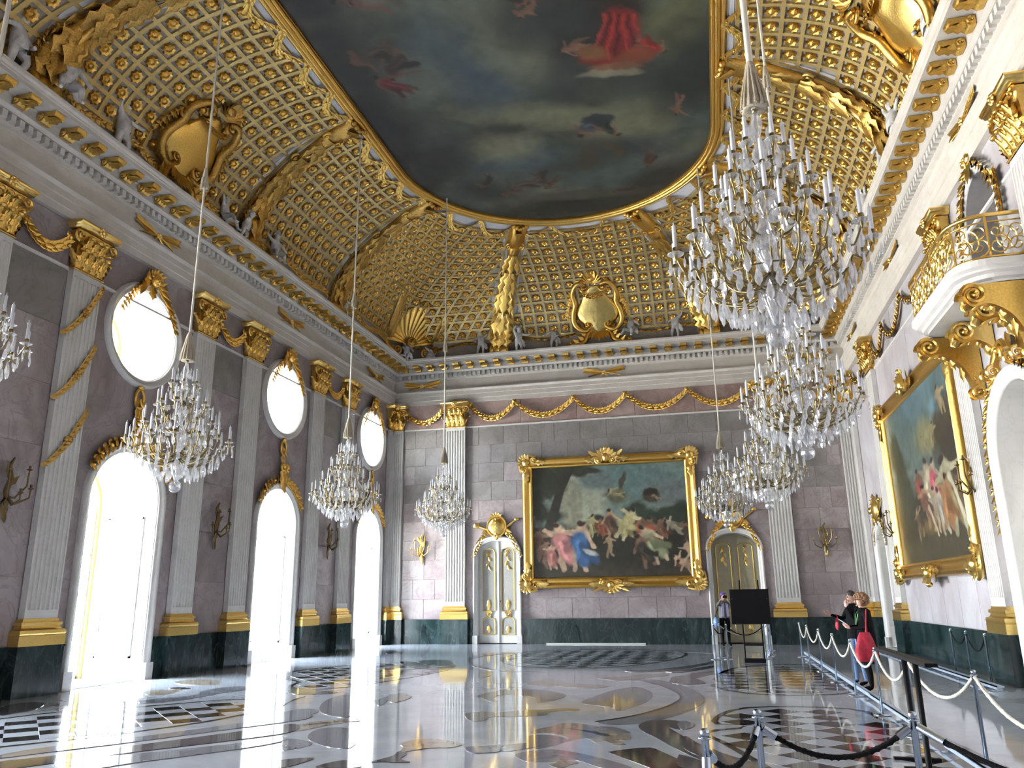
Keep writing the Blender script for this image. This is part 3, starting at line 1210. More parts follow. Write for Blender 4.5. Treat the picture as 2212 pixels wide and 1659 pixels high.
B(11.2, -13.35, 0.75, 0.16, (0.36, 0.33, 0.24), 0.05, 0.5, 0.3)
B(11.3, -13.6, 0.6, 0.14, (0.32, 0.17, 0.09), 0.1, 0.5, 0.3)
FL = (0.36, 0.21, 0.14)
for i, (x, y, s, a, cl) in enumerate([
        (10.35, -14.5, 0.8, 1.3, None), (12.1, -14.1, 0.8, -1.1, (0.40, 0.05, 0.04)), (10.2, -11.2, 1.1, 0.6, (0.10, 0.12, 0.14)), (10.7, -11.0, 0.9, -0.9, (0.06, 0.07, 0.06)),
        (5.75, -15.4, 1.3, 1.2, (0.09, 0.07, 0.05)), (6.15, -15.0, 1.1, 0.6, (0.07, 0.05, 0.04)), (5.75, -14.3, 1.1, 2.2, (0.20, 0.03, 0.04)), (6.6, -17.2, 1.5, 1.4, (0.25, 0.22, 0.17)), (6.0, -17.6, 1.2, 0.9, (0.16, 0.12, 0.1)),
        (6.65, -9.2, 0.9, 0.5, (0.03, 0.03, 0.03)), (7.8, -8.7, 1.0, 1.0, (0.14, 0.11, 0.08)), (8.3, -9.0, 0.9, -0.6, (0.10, 0.08, 0.06)), (8.6, -8.6, 0.8, 0.9, None), (7.3, -8.3, 0.8, 1.4, None),
        (11.7, -9.2, 0.8, 0.3, (0.10, 0.05, 0.03)), (12.6, -11.7, 0.9, 0.3, None), (9.6, -16.1, 0.7, 0.5, None), (9.4, -16.4, 0.6, -0.8, (0.05, 0.04, 0.04)), (10.8, -7.6, 0.7, 1.1, (0.06, 0.045, 0.03))]):
    k = 0.55 if y > -10 or x < 7 else 0.9
    cv.figure(x, y, s, a, tuple(c * k for c in FL), cl, 20 + i)
B(10.0, -9.75, 0.18, 0.6, (0.10, 0.085, 0.05), 0.35, 0.5, 0.3)
B(10.75, -9.95, 0.16, 0.45, (0.13, 0.11, 0.06), -0.7, 0.5, 0.3)
B(10.45, -11.5, 0.42, 0.24, (0.06, 0.075, 0.085), 0.0, 0.3, 0.15)
cv.C = 0.56 * cv.C ** 1.2 * (0.7 + 0.6 * cv.noise(3.0, 3))[..., None]
inside = np.hypot(X - W / 2, np.maximum(np.abs(Y - YC) - SY, 0)) < SR - 0.02
me = paint_mesh('ceiling_painting', X, Y, cv.C, lambda a, b: np.c_[a, b, np.full_like(a, Z1 + 0.03)], inside, 'fresco_paint')
o = put('ceiling_painting', me)
tag(o, 'large dark ceiling painting of clouds and draped figures inside the gilded oval frame', 'painting')
mb = MB()
mb.prism([(W / 2 + (SR + 0.3) * math.cos(a) * (1 if True else 1), (YC + SY if math.sin(a) >= 0 else YC - SY) + (SR + 0.3) * math.sin(a)) for a in [2 * PI * i / 64 for i in range(64)]], Z1 + 0.08, Z1 + 0.2, 'xyz')
put('backing_board', mb.mesh('backing_board', 'dusty_plaster'), o)

STAD = []
for i in range(33):
    g = PI * i / 32
    STAD.append((W / 2 - SR * math.cos(g), YC + SY + SR * math.sin(g)))
for i in range(33):
    g = PI + PI * i / 32
    STAD.append((W / 2 - SR * math.cos(g), YC - SY + SR * math.sin(g)))


def stad_ring(mb, prof):
    n = len(STAD)
    rows = []
    nor = []
    for i in range(n):
        x, y = STAD[i]
        cy_ = min(max(y, YC - SY), YC + SY)
        v = Vector((x - W / 2, y - cy_, 0)).normalized()
        nor.append(v)
    for d, z in prof:
        rows.append([(STAD[i][0] + nor[i].x * d, STAD[i][1] + nor[i].y * d, z) for i in range(n)])
    mb.grid(rows, closed_u=True)


fr = thing('ceiling_moulding', 'gilded reeded moulding framing the dark ceiling painting', 'moulding', (W / 2, YC, Z1))
T = Matrix.Translation((-W / 2, -YC, -Z1))
for nm, c, r, mt in (('inner_reed', -0.10, 0.055, 'gold'), ('middle_reed', 0.01, 0.08, 'gold'), ('outer_reed', 0.13, 0.055, 'bright_gold')):
    mb = MB()
    mb.M = T
    stad_ring(mb, [(c + r * math.cos(a), Z1 - 0.04 + r * 1.3 * math.sin(a)) for a in [2 * PI * k / 10 for k in range(11)]])
    mb.build(nm, mt, fr, True)
mb = MB()
mb.M = T
stad_ring(mb, [(-0.17, Z1 + 0.06), (-0.17, Z1 - 0.03), (0.22, Z1 - 0.03), (0.24, Z1 + 0.02)])
mb.build('bed_moulding', 'brown_shade_gold', fr)

# white border inside the coffers with a leafy garland looping along it
def border(mirror):
    m = MB()
    rows = []
    A = [i * A_END / 70 for i in range(71)]
    A = [-9.0 + i * 0.3 for i in range(30)] + A
    for t in (TH + 0.012, 0.999):
        row = []
        for a in A:
            p = cove(a, t) + cove_n(a, t) * 0.012
            row.append(mirx(p) if mirror else p)
        rows.append(row)
    m.grid(rows)
    return m


for mir in (False, True):
    border(mir).build('white_border', 'white_plaster', ceiling)
    pts = []
    a = -8.0
    m = MB()
    while a <= A_END + 0.01:
        b = float(np.interp(abs(a), A_MAP, B_MAP))
        t = 0.985 - 0.075 * abs(math.sin(PI * b / 1.15))
        p = cove(a, t) + cove_n(a, t) * 0.06
        pts.append(mirx(p) if mir else p)
        a += 0.16
    m.garland(pts, 0.14, (0, 0, -1), 0.13)
    m.build('border_garland', 'gold', ceiling)
    # leaf edging along the foot of the coffers
    m = MB()
    pts = []
    a = -8.0
    while a <= A_END + 0.01:
        t = TL - 0.022 - 0.016 * math.cos(2 * PI * a / 2.4)
        p = cove(a, t) + cove_n(a, t) * 0.05
        pts.append(mirx(p) if mir else p)
        a += 0.25
    nn = Vector((0.8, -0.4, -0.3)) if not mir else Vector((-0.8, -0.4, -0.3))
    m.garland(pts, 0.13, nn, 0.14)
    m.build('foot_garland', 'brown_shade_gold' if not mir else 'gold', ceiling)  # window side gets the darker copy, its shade painted in


# ------------------------------------------------------------------ gilded ribs of the cove
def make_rib(a, mirror, label, gold):
    base = cove(a, 0.0)
    if mirror:
        base = mirx(base)
    root = thing('cove_rib', label, 'rib', tuple(base), 'gilded ribs of the cove')
    off = -base

    def P(t, s, h):
        t = min(max(t, 0.0), 0.999)
        c, n = cove(a, t), cove_n(a, t)
        d = (cove(a, min(1, t + 0.01)) - cove(a, max(0, t - 0.01))).normalized()
        sd = d.cross(n).normalized()
        q = c + sd * s + n * h
        if mirror:
            q = mirx(q)
        return q + off

    def N(t):
        n = cove_n(a, min(0.99, t))
        return Vector((-n.x, n.y, n.z)) if mirror else n
    TS = [i / 30 for i in range(31)]
    m = MB()
    wb = lambda t: 0.34 + 0.12 * math.sin(PI * min(1, t * 1.0)) + 0.05 * math.cos(t * 14)
    m.grid([[P(t, -wb(t), 0.0), P(t, -wb(t), 0.035), P(t, wb(t), 0.035), P(t, wb(t), 0.0)] for t in TS[2:]])
    m.build('white_edging', 'white_plaster', root)
    # swelling body: three stages, foot leaf, rope stage and head block
    def stage(t0, t1, wf, hf, name, mat, n=14):
        m = MB()
        rows = []
        for i in range(n + 1):
            u = i / n
            t = t0 + (t1 - t0) * u
            w, h = wf(u), hf(u)
            rows.append([P(t, w * math.cos(g), 0.02 + h * math.sin(g)) for g in [PI * k / 10 for k in range(11)]])
        m.grid(rows)
        m.add(rows[0], [tuple(range(11))])
        m.add(rows[-1], [tuple(reversed(range(11)))])
        return m.build(name, mat, root, True)
    stage(0.07, 0.34, lambda u: 0.30 - 0.02 * u + 0.05 * math.sin(PI * u), lambda u: 0.30 - 0.06 * u, 'foot_stage', gold)
    stage(0.33, 0.66, lambda u: 0.24 - 0.06 * u, lambda u: 0.20 - 0.04 * u + 0.05 * math.sin(PI * u), 'middle_stage', gold)
    stage(0.65, 0.84, lambda u: 0.16 + 0.10 * u * u, lambda u: 0.14 + 0.10 * math.sin(PI * u * 0.8), 'neck_stage', gold)
    stage(0.84, 0.985, lambda u: 0.27 + 0.03 * math.sin(PI * u), lambda u: 0.15 + 0.09 * math.sin(PI * u), 'head_block', gold)
    m = MB()
    m.tube([P(t, 0, 0.27 - 0.1 * (t - 0.3)) for t in [0.30 + 0.02 * i for i in range(18)]], [0.085 - 0.001 * i for i in range(18)], 8)
    m.build('rope', 'bright_gold' if gold == 'gold' else 'gold', root, True)
    # foot roll lying on the cornice
    c0, c1 = P(0.055, -0.40, 0.24), P(0.055, 0.40, 0.24)
    m = MB()
    prof = [(0.0, 0.14), (0.02, 0.2), (0.06, 0.23), (0.14, 0.23), (0.16, 0.19), (0.19, 0.19), (0.22, 0.24), (0.40, 0.25), (0.42, 0.21), (0.45, 0.21), (0.5, 0.25), (0.66, 0.24), (0.70, 0.19), (0.73, 0.19), (0.75, 0.23), (0.8, 0.14)]
    d = (c1 - c0).normalized()
    path = [c0 + d * p[0] for p in prof]
    m.tube(path, [p[1] for p in prof], 14)
    m.build('foot_roll', 'bright_gold' if gold == 'gold' else 'gold', root, True)
    # leaves
    m = MB()
    for t0, w, L in ((0.10, 0.42, 0.17), (0.24, 0.40, 0.15), (0.42, 0.34, 0.14), (0.56, 0.28, 0.12), (0.71, 0.22, 0.09)):
        for s in (-1, 0, 1):
            m.leaf(P(t0 + L, s * 0.10, 0.26), P(t0 - 0.02, s * 0.27, 0.24 if s else 0.36), w, N(t0), 0.12, 6, 0.35)
    for s in (-1, 1):
        for t0 in (0.36, 0.44, 0.52):
            m.leaf(P(t0, s * 0.2, 0.1), P(t0 - 0.07, s * 0.42, 0.12), 0.16, N(t0), 0.2, 4)
    m.build('acanthus_leaves', gold, root)
    # little volutes at the neck and the head
    for s in (-1, 1):
        for t0, r in ((0.655, 0.12), (0.845, 0.10)):
            m = MB()
            pts = []
            for i in range(17):
                u = i / 16
                rr = r * (1 - 0.8 * u)
                g = 2 * PI * 1.35 * u
                pts.append(P(t0 + rr * math.cos(g) / 5.0, s * (0.24 + rr * math.sin(g)), 0.14 + 0.05 * u))
            m.tube(pts, [0.042 - 0.018 * i / 16 for i in range(17)], 5)
            m.build('volute', 'bright_gold' if gold == 'gold' else 'gold', root, True)
    # hanging garlands either side of the foot
    for s in (-1, 1):
        m = MB()
        m.garland([P(0.40 - 0.034 * i, s * (0.30 + 0.10 * math.sin(PI * i / 9)), 0.07) for i in range(10)], 0.13, N(0.2), 0.12)
        m.build('side_garland', gold, root)
    m = MB()
    for i in range(5):
        m.blob(P(0.99, (i - 2) * 0.11, 0.16 + 0.05 * (2 - abs(i - 2))), 0.09, 0.09, 0.08, 7, 5)
    m.leaf(P(0.93, 0, 0.22), P(1.0, 0, 0.34), 0.3, N(0.95), 0.2, 5)
    m.build('head_knot', gold, root)
    return root


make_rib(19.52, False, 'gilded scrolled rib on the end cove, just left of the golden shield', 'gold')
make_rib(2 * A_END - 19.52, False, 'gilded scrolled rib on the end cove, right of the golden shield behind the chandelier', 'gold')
make_rib(9.15, False, 'dark gold rib on the window-side cove, next to the shell corner', 'brown_shade_gold')  # window-side ribs: same gilding, shade put into a darker gold
make_rib(3.65, False, 'dark gold rib on the window-side cove, just beyond the scrolled shield', 'brown_shade_gold')
make_rib(-3.65, False, 'dark gold rib at the upper left, nearer than the scrolled shield', 'brown_shade_gold')
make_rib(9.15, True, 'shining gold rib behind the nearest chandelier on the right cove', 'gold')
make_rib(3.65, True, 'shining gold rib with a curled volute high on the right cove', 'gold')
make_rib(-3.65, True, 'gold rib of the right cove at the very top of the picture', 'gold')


# ------------------------------------------------------------------ pilasters: dark pedestal, gilded base, fluted shaft, gilded capital
def urows(m, rows):
    m.grid([[(-hw, y, 0), (-hw, y, d), (hw, y, d), (hw, y, 0)] for hw, d, y in rows])
    hw, d, y = rows[-1]
    m.add([(-hw, y, 0), (-hw, y, d), (hw, y, d), (hw, y, 0)], [(0, 1, 2, 3)])


PM = {}


def pil_meshes(hw, nfl):
    k = (hw, nfl)
    if k in PM:
        return PM[k]
    d = 0.14
    R = {}
    m = MB()
    urows(m, [(hw + 0.15, 0.24, 0.0), (hw + 0.15, 0.24, 0.86), (hw + 0.165, 0.255, 0.865), (hw + 0.165, 0.255, ZD)])
    R['pedestal'] = m.mesh('pedestal', 'green_marble')
    m = MB()
    urows(m, [(hw + 0.155, 0.245, ZD), (hw + 0.155, 0.245, 1.085), (hw + 0.14, 0.23, 1.09), (hw + 0.145, 0.24, 1.10), (hw + 0.155, 0.25, 1.14), (hw + 0.14, 0.235, 1.185), (hw + 0.10, 0.20, 1.19), (hw + 0.065, 0.175, 1.22),
              (hw + 0.06, 0.17, 1.265), (hw + 0.085, 0.19, 1.27), (hw + 0.09, 0.195, 1.30), (hw + 0.08, 0.185, 1.33), (hw + 0.035, 0.16, 1.335), (hw + 0.02, 0.15, ZB)])
    R['base'] = m.mesh('base', 'bright_gold')
    # shaft
    m = MB()
    y0, y1 = ZB + 0.16, ZC - 0.13
    gap = 0.036
    fw = (2 * hw - gap * (nfl + 1)) / nfl
    prof = [(-hw, 0), (-hw, d)]
    for i in range(nfl):
        a = -hw + gap + i * (fw + gap)
        prof.append((a, d))
        for k2 in range(1, 6):
            g = PI * k2 / 6
            prof.append((a + fw / 2 - fw / 2 * math.cos(g), d - 0.036 * math.sin(g)))
        prof.append((a + fw, d))
    prof += [(hw, d), (hw, 0)]
    m.grid([[(p[0], y, p[1]) for p in prof] for y in (y0, y1)])
    urows(m, [(hw, d, ZB), (hw, d, y0)])
    m.add([(-hw, y1, 0), (-hw, y1, d), (hw, y1, d), (hw, y1, 0), (-hw, ZC, 0), (-hw, ZC, d), (hw, ZC, d), (hw, ZC, 0)], [(0, 1, 5, 4), (1, 2, 6, 5), (2, 3, 7, 6), (0, 3, 2, 1)])
    R['shaft'] = m.mesh('shaft', 'white_marble')
    # capital bell
    m = MB()
    urows(m, [(hw + 0.02, 0.16, ZC), (hw + 0.035, 0.175, ZC + 0.02), (hw + 0.02, 0.16, ZC + 0.05), (hw, 0.145, ZC + 0.06), (hw, 0.15, ZC + 0.5), (hw + 0.02, 0.18, ZC + 0.75), (hw + 0.06, 0.23, ZC + 0.88)])
    R['bell'] = m.mesh('capital', 'gold')
    m = MB()
    urows(m, [(hw + 0.10, 0.26, ZE - 0.16), (hw + 0.15, 0.33, ZE - 0.13), (hw + 0.16, 0.34, ZE - 0.09), (hw + 0.18, 0.36, ZE - 0.08), (hw + 0.20, 0.38, ZE - 0.02), (hw + 0.20, 0.38, ZE - 0.003)])
    R['abacus'] = m.mesh('abacus', 'bright_gold')
    m = MB()
    m.leaf((0, 0, 0), (0, 0.36, 0.06), 0.235, (0, 0, 1), 0.30, 7, 0.35)
    m.leaf((0, 0.02, 0.02), (0, 0.40, 0.10), 0.10, (0, 0, 1), 0.35, 5, 0.0)
    m.blob((0, 0.37, 0.19), 0.075, 0.05, 0.05, 7, 4)
    R['leaf'] = m.mesh('leaf', 'gold')
    m = MB()
    m.scroll((0, 0, 0), 0.13, 1.6, 0.035, 0.06, 1, -PI / 2, 'xy', 0.15, 18, 5)
    m.tube([(-0.22, -0.32, -0.06), (-0.17, -0.18, -0.02), (-0.05, -0.12, 0.0), (0.0, -0.13, 0.0)], [0.03, 0.035, 0.035, 0.035], 5)
    R['volute'] = m.mesh('volute', 'gold')
    m = MB()
    for i in range(7):
        g = 2 * PI * i / 7
        m.blob((0.07 * math.cos(g), 0.07 * math.sin(g), 0.02), 0.045, 0.045, 0.03, 6, 4)
    m.blob((0, 0, 0.04), 0.05, 0.05, 0.04, 6, 4)
    R['flower'] = m.mesh('flower', 'bright_gold')
    PM[k] = R
    return R


def pilaster(side, along, label, hw=0.40, nfl=7, capital=True, group='fluted pilasters with gilded capitals'):
    R = pil_meshes(hw, nfl)
    t = thing('pilaster', label, 'pilaster', wallM(side, along, 0, 0.012), group)
    put('pedestal', R['pedestal'], t)
    put('base', R['base'], t)
    put('shaft', R['shaft'], t)
    c = put('capital', R['bell'], t)
    put('abacus', R['abacus'], c)
    n = 4 if hw > 0.3 else 2
    for i in range(n):
        x = -hw + 0.1 + (2 * hw - 0.2) * i / (n - 1)
        put('leaf', R['leaf'], c, (x, ZC + 0.06, 0.15))
    for i in range(n - 1):
        x = -hw + 0.1 + (2 * hw - 0.2) * (i + 0.5) / (n - 1)
        put('leaf', R['leaf'], c, (x, ZC + 0.36, 0.16))
    for s in (-1, 1):
        M = Matrix.Translation((s * (hw + 0.06), ZC + 0.74, 0.24)) @ Matrix.Diagonal((s, 1, 1, 1))
        put('volute', R['volute'], c, M=M)
        M = Matrix.Translation((s * 0.12, ZC + 0.74, 0.22)) @ Matrix.Diagonal((-s * 0.8, 0.8, 1, 1))
        put('volute', R['volute'], c, M=M)
        # side leaf
        M = Matrix.Translation((s * hw, ZC + 0.08, 0.13)) @ Matrix.Rotation(s * PI / 2, 4, 'Y') @ Matrix.Diagonal((0.7, 1, 1, 1))
        put('leaf', R['leaf'], c, M=M)
    put('flower', R['flower'], c, (0, ZE - 0.08, 0.36))
    return t


LL = {-4.35: 'shaded fluted pilaster between the farthest window and its wall sconce', -6.7: 'shaded fluted pilaster just beyond the middle window',
      -10.7: 'shaded fluted pilaster just before the middle window', -13.0: 'shaded fluted pilaster just beyond the nearest window',
      -17.2: 'broad fluted pilaster wound with leafy strands, left of the nearest window', -19.5: 'pilaster at the left picture edge with only its capital in view'}
for y in PIL_L:
    pilaster('L', y, LL[y])
pilaster('E', PIL_E[0], 'sunlit fluted pilaster on the end wall, left of the white and gold door')
pilaster('E', PIL_E[1], 'fluted pilaster on the end wall, right of the shaded door')
pilaster('R', PIL_R[0], 'fluted pilaster on the right wall between narrow door and painting')
pilaster('R', PIL_R[1], 'large fluted pilaster at the right picture edge under the balcony')
pilaster('R', PIL_R[2], 'pilaster beyond the balcony with a big gilded capital at the right edge')
for sd, al, tx in (('E', 0.345, 'half pilaster of the end wall filling the left corner'), ('L', -0.345, 'half pilaster of the window wall filling the left corner'),
                   ('E', W - 0.345, 'half pilaster of the end wall filling the right corner'), ('R', -0.345, 'half pilaster of the right wall filling the right corner')):
    pilaster(sd, al, tx, 0.20, 4)


# ------------------------------------------------------------------ gilded ornaments on the walls
def ornament(name, side, along, z, label, cat, build_fn, mat='gold', out=0.02, group=None):
    t = thing(name, label, cat, wallM(side, along, z, out), group)
    build_fn(t, mat)
    return t


def part(t, name, mat, fn, smooth=False):
    m = MB()
    fn(m)
    return m.build(name, mat, t, smooth)


# crossed palms in the frieze
_pm = MB()
for s in (-1, 1):
    _pm.tube([(-s * 0.62, -0.13, 0.03), (-s * 0.2, -0.03, 0.05), (s * 0.25, 0.06, 0.05), (s * 0.72, 0.13, 0.03)], [0.02, 0.03, 0.03, 0.015], 5)
    for i in range(8):
        u = i / 8
        x, y = s * (0.12 + 0.60 * u), 0.02 + 0.11 * u
        _pm.leaf((x, y, 0.03), (x + s * 0.18, y + 0.12, 0.05), 0.075, (0, 0, 1), 0.1, 3, 0)
        _pm.leaf((x, y, 0.03), (x + s * 0.20, y - 0.08, 0.05), 0.075, (0, 0, 1), 0.1, 3, 0)
palm_me = _pm.mesh('palm_fronds', 'gold')
_pk = MB()
for i in range(5):
    g = 2 * PI * i / 5
    _pk.blob((0.05 * math.cos(g), 0.05 * math.sin(g), 0.08), 0.045, 0.045, 0.03, 6, 4)
_pk.leaf((0, 0, 0.06), (-0.16, -0.15, 0.06), 0.07, (0, 0, 1), 0.1, 3)
_pk.leaf((0, 0, 0.06), (0.16, -0.15, 0.06), 0.07, (0, 0, 1), 0.1, 3)
knot_me = _pk.mesh('ribbon_knot', 'bright_gold')
for sd, al, z, tx in [('L', -15.2, 10.23, 'above the nearest oval window'), ('L', -8.8, 10.23, 'above the middle oval window'), ('L', -2.15, 10.23, 'above the farthest oval window'),
                      ('E', 1.35, 10.23, 'beside the left corner of the end frieze'), ('E', 8.95, 10.23, 'above the large painting on the end wall'), ('E', 16.6, 10.23, 'beside the right corner, behind the chandelier'),
                      ('R', -15.4, 10.23, 'on the right frieze above the balcony'), ('R', -8.8, 10.23, 'on the right frieze above the slanting painting'), ('R', -2.3, 10.23, 'on the right frieze close to the far corner')]:
    t = thing('crossed_palms', 'crossed gilded palm fronds ' + tx, 'ornament', wallM(sd, al, z, 0.085), 'crossed palms in the frieze')
    put('palm_fronds', palm_me, t)
    put('ribbon_knot', knot_me, t)


# festoons between the capitals
def festoon(side, a, b, za, zb, sag, label, size=0.17):
    c = (a + b) / 2 if side != 'R' else (a + b) / 2
    L = abs(b - a)
    t = thing('festoon', label, 'garland', wallM(side, c, za, 0.03), 'gilded festoons under the entablature')
    p, q = (-L / 2, 0.0, 0.06), (L / 2, zb - za, 0.06)
    part(t, 'leaf_swag', 'gold', lambda m: m.garland(swag(p, q, sag, 14), size, (0, 0, 1), size * 0.72))
    for e in (p, q):
        def kn(m, e=e):
            m.blob((e[0], e[1] + 0.03, 0.09), 0.07, 0.07, 0.05, 7, 5)
            m.leaf((e[0], e[1], 0.08), (e[0] - 0.1, e[1] + 0.14, 0.08), 0.09, (0, 0, 1), 0.1, 3)
            m.leaf((e[0], e[1], 0.08), (e[0] + 0.1, e[1] + 0.14, 0.08), 0.09, (0, 0, 1), 0.1, 3)
        part(t, 'ribbon_tie', 'bright_gold', kn)
    return t


NX = [3.42, 5.3, 7.7, 9.75, 12.1, 14.45]
for i, (a, b) in enumerate(zip(NX, NX[1:])):
    festoon('E', a, b, 9.28, 9.28, 0.60, 'gilded leaf festoon on the end wall, %s from the left of the five' % ['first', 'second', 'third', 'fourth', 'fifth'][i])
festoon('E', 0.68, 2.22, 9.05, 9.1, 0.42, 'short gilded festoon between the left corner and the sunlit pilaster')
festoon('E', 15.65, 17.2, 9.1, 9.05, 0.42, 'short gilded festoon at the right corner behind the chandeliers')
for a, b, tx in ((-6.15, -4.9, 'between the two far pilasters of the window wall'), (-12.45, -11.25, 'between the paired pilasters beyond the nearest window'), (-18.95, -17.75, 'between the paired pilasters at the left edge')):
    festoon('L', a, b, 9.0, 9.0, 0.40, 'shaded gilded festoon ' + tx)
for a, b, tx in ((-6.6, -4.75, 'next to the far pilaster'), (-9.0, -6.6, 'above the top of the slanting painting'), (-12.6, -9.0, 'running up to the balcony')):
    festoon('R', b, a, 9.15, 9.15, 0.62, 'gilded festoon on the right wall ' + tx)
festoon('R', -1.0, -3.6, 9.15, 9.15, 0.5, 'gilded festoon on the right wall above the narrow door')

# leafy strands slung round the near pilaster
for i, (z0, z1) in enumerate(((8.28, 6.95), (6.95, 5.6), (5.55, 4.25))):
    t = thing('leaf_strand', '%s brown leafy strand slung across the near fluted pilaster' % ['top', 'middle', 'lowest'][i], 'garland', wallM('L', -17.2, z1, 0.16), 'strands on the near pilaster')
    h = z0 - z1
    pts = [(-0.52, 0.0, -0.02), (-0.40, h * 0.06, 0.03), (-0.12, h * 0.30, 0.04), (0.12, h * 0.58, 0.04), (0.36, h * 0.90, 0.03), (0.46, h, -0.02)]
    pts = catmull(pts, 4, False)
    part(t, 'leaf_swag', 'brown_shade_gold', lambda m: m.garland(pts, 0.10, (0, 0, 1), 0.085))
    part(t, 'rosette_knot', 'brown_shade_gold', lambda m: [m.blob((0.0 + 0.06 * math.cos(k), h * 0.44 + 0.06 * math.sin(k), 0.07), 0.05, 0.05, 0.035, 6, 4) for k in range(6)])


# ornaments round the windows
def oval_crest(t, mat):
    def wings(m):
        for s in (-1, 1):
            for i in range(5):
                m.leaf((s * 0.12, 0.12, 0.08), (s * (0.28 + 0.085 * i), 0.36 - 0.12 * i - 0.02 * i * i, 0.12), 0.14, (0, 0, 1), 0.18, 4, 0.1)
            m.scroll((s * 0.17, 0.24, 0.1), 0.13, 1.3, 0.045, 0.05, s, PI / 2, 'xy', 0.25, 14, 5)
    part(t, 'wings', mat, wings)
    def mask(m):
        m.blob((0, 0.16, 0.14), 0.13, 0.17, 0.11, 9, 7)
        m.blob((0, 0.10, 0.24), 0.03, 0.05, 0.04, 5, 4)
        m.leaf((0, 0.05, 0.1), (0, -0.34, 0.06), 0.26, (0, 0, 1), 0.1, 6, 0.3)
        for i in range(5):
            m.leaf((0, 0.2, 0.12), (0.14 * (i - 2), 0.46 - 0.05 * abs(i - 2), 0.16), 0.12, (0, 0, 1), 0.2, 4, 0.2)
    part(t, 'mask', mat, mask, True)
    for s in (-1, 1):
        part(t, 'side_garland', mat, lambda m: m.garland([(s * (0.3 + 0.13 * i), 0.02 - 0.10 * i - 0.016 * i * i, 0.08) for i in range(6)], 0.15, (0, 0, 1), 0.12))


def oval_pendant(t, mat):
    def ringf(m):
        m.tube([(0.14 * math.sin(a), 0.0 + 0.22 * math.cos(a), 0.06) for a in [2 * PI * k / 16 for k in range(17)]], 0.04, 6)
        m.blob((0, 0.26, 0.08), 0.09, 0.06, 0.06, 7, 5)
    part(t, 'loop', mat, ringf, True)
    def lf(m):
        for a in (-0.5, 0, 0.5):
            m.leaf((0, -0.16, 0.06), (0.22 * math.sin(a), -0.55 + 0.08 * abs(a), 0.08), 0.13, (0, 0, 1), 0.1, 4)
        for s in (-1, 1):
            m.leaf((s * 0.02, 0.0, 0.08), (s * 0.16, -0.26, 0.1), 0.1, (0, 0, 1), 0.1, 4)
    part(t, 'husk_drop', mat, lf)


def arch_key(t, mat):
    def heart(m):
        for s in (-1, 1):
            m.scroll((s * 0.12, 0.46, 0.12), 0.15, 1.4, 0.055, 0.06, -s, -PI / 2 - s * 0.4, 'xy', 0.25, 16, 6)
        m.tube([(-0.16, 0.36, 0.1), (-0.10, 0.1, 0.13), (-0.07, -0.1, 0.1)], [0.06, 0.07, 0.05], 6)
        m.tube([(0.16, 0.36, 0.1), (0.10, 0.1, 0.13), (0.07, -0.1, 0.1)], [0.06, 0.07, 0.05], 6)
    part(t, 'scroll_heart', mat, heart, True)
    def lf(m):
        m.leaf((0, 0.36, 0.12), (0, -0.30, 0.12), 0.34, (0, 0, 1), 0.08, 7, 0.3)
        for s in (-1, 1):
            m.leaf((s * 0.1, 0.05, 0.1), (s * 0.28, 0.22, 0.14), 0.13, (0, 0, 1), 0.2, 4)
    part(t, 'keystone_leaf', mat, lf)
    for s in (-1, 1):
        pts = []
        for i in range(9):
            a = PI / 2 - s * (0.14 + 0.125 * i)
            pts.append((1.36 * math.cos(a), -1.24 + 1.36 * math.sin(a) + 0.0, 0.05))
        part(t, 'fruit_garland', mat, lambda m: m.garland(pts, 0.19, (0, 0, 1), 0.16, 1.2))


for k, nm in ((0, 'farthest'), (1, 'middle'), (2, 'nearest')):
    y = WIN_Y[k]
    ornament('oval_crest', 'L', y, 8.93, 'gilded mask and wings crowning the %s oval window' % nm, 'ornament', oval_crest, 'gold', 0.03, 'crests over the oval windows')
    ornament('oval_pendant', 'L', y, 6.18, 'gilded loop and husk drop hanging under the %s oval window' % nm, 'ornament', oval_pendant, 'gold', 0.02, 'pendants under the oval windows')
    ornament('arch_keystone', 'L', y, 5.08, 'gilded scroll keystone with fruit garland on the %s tall window' % nm, 'ornament', arch_key, 'gold', 0.04, 'keystones of the tall windows')


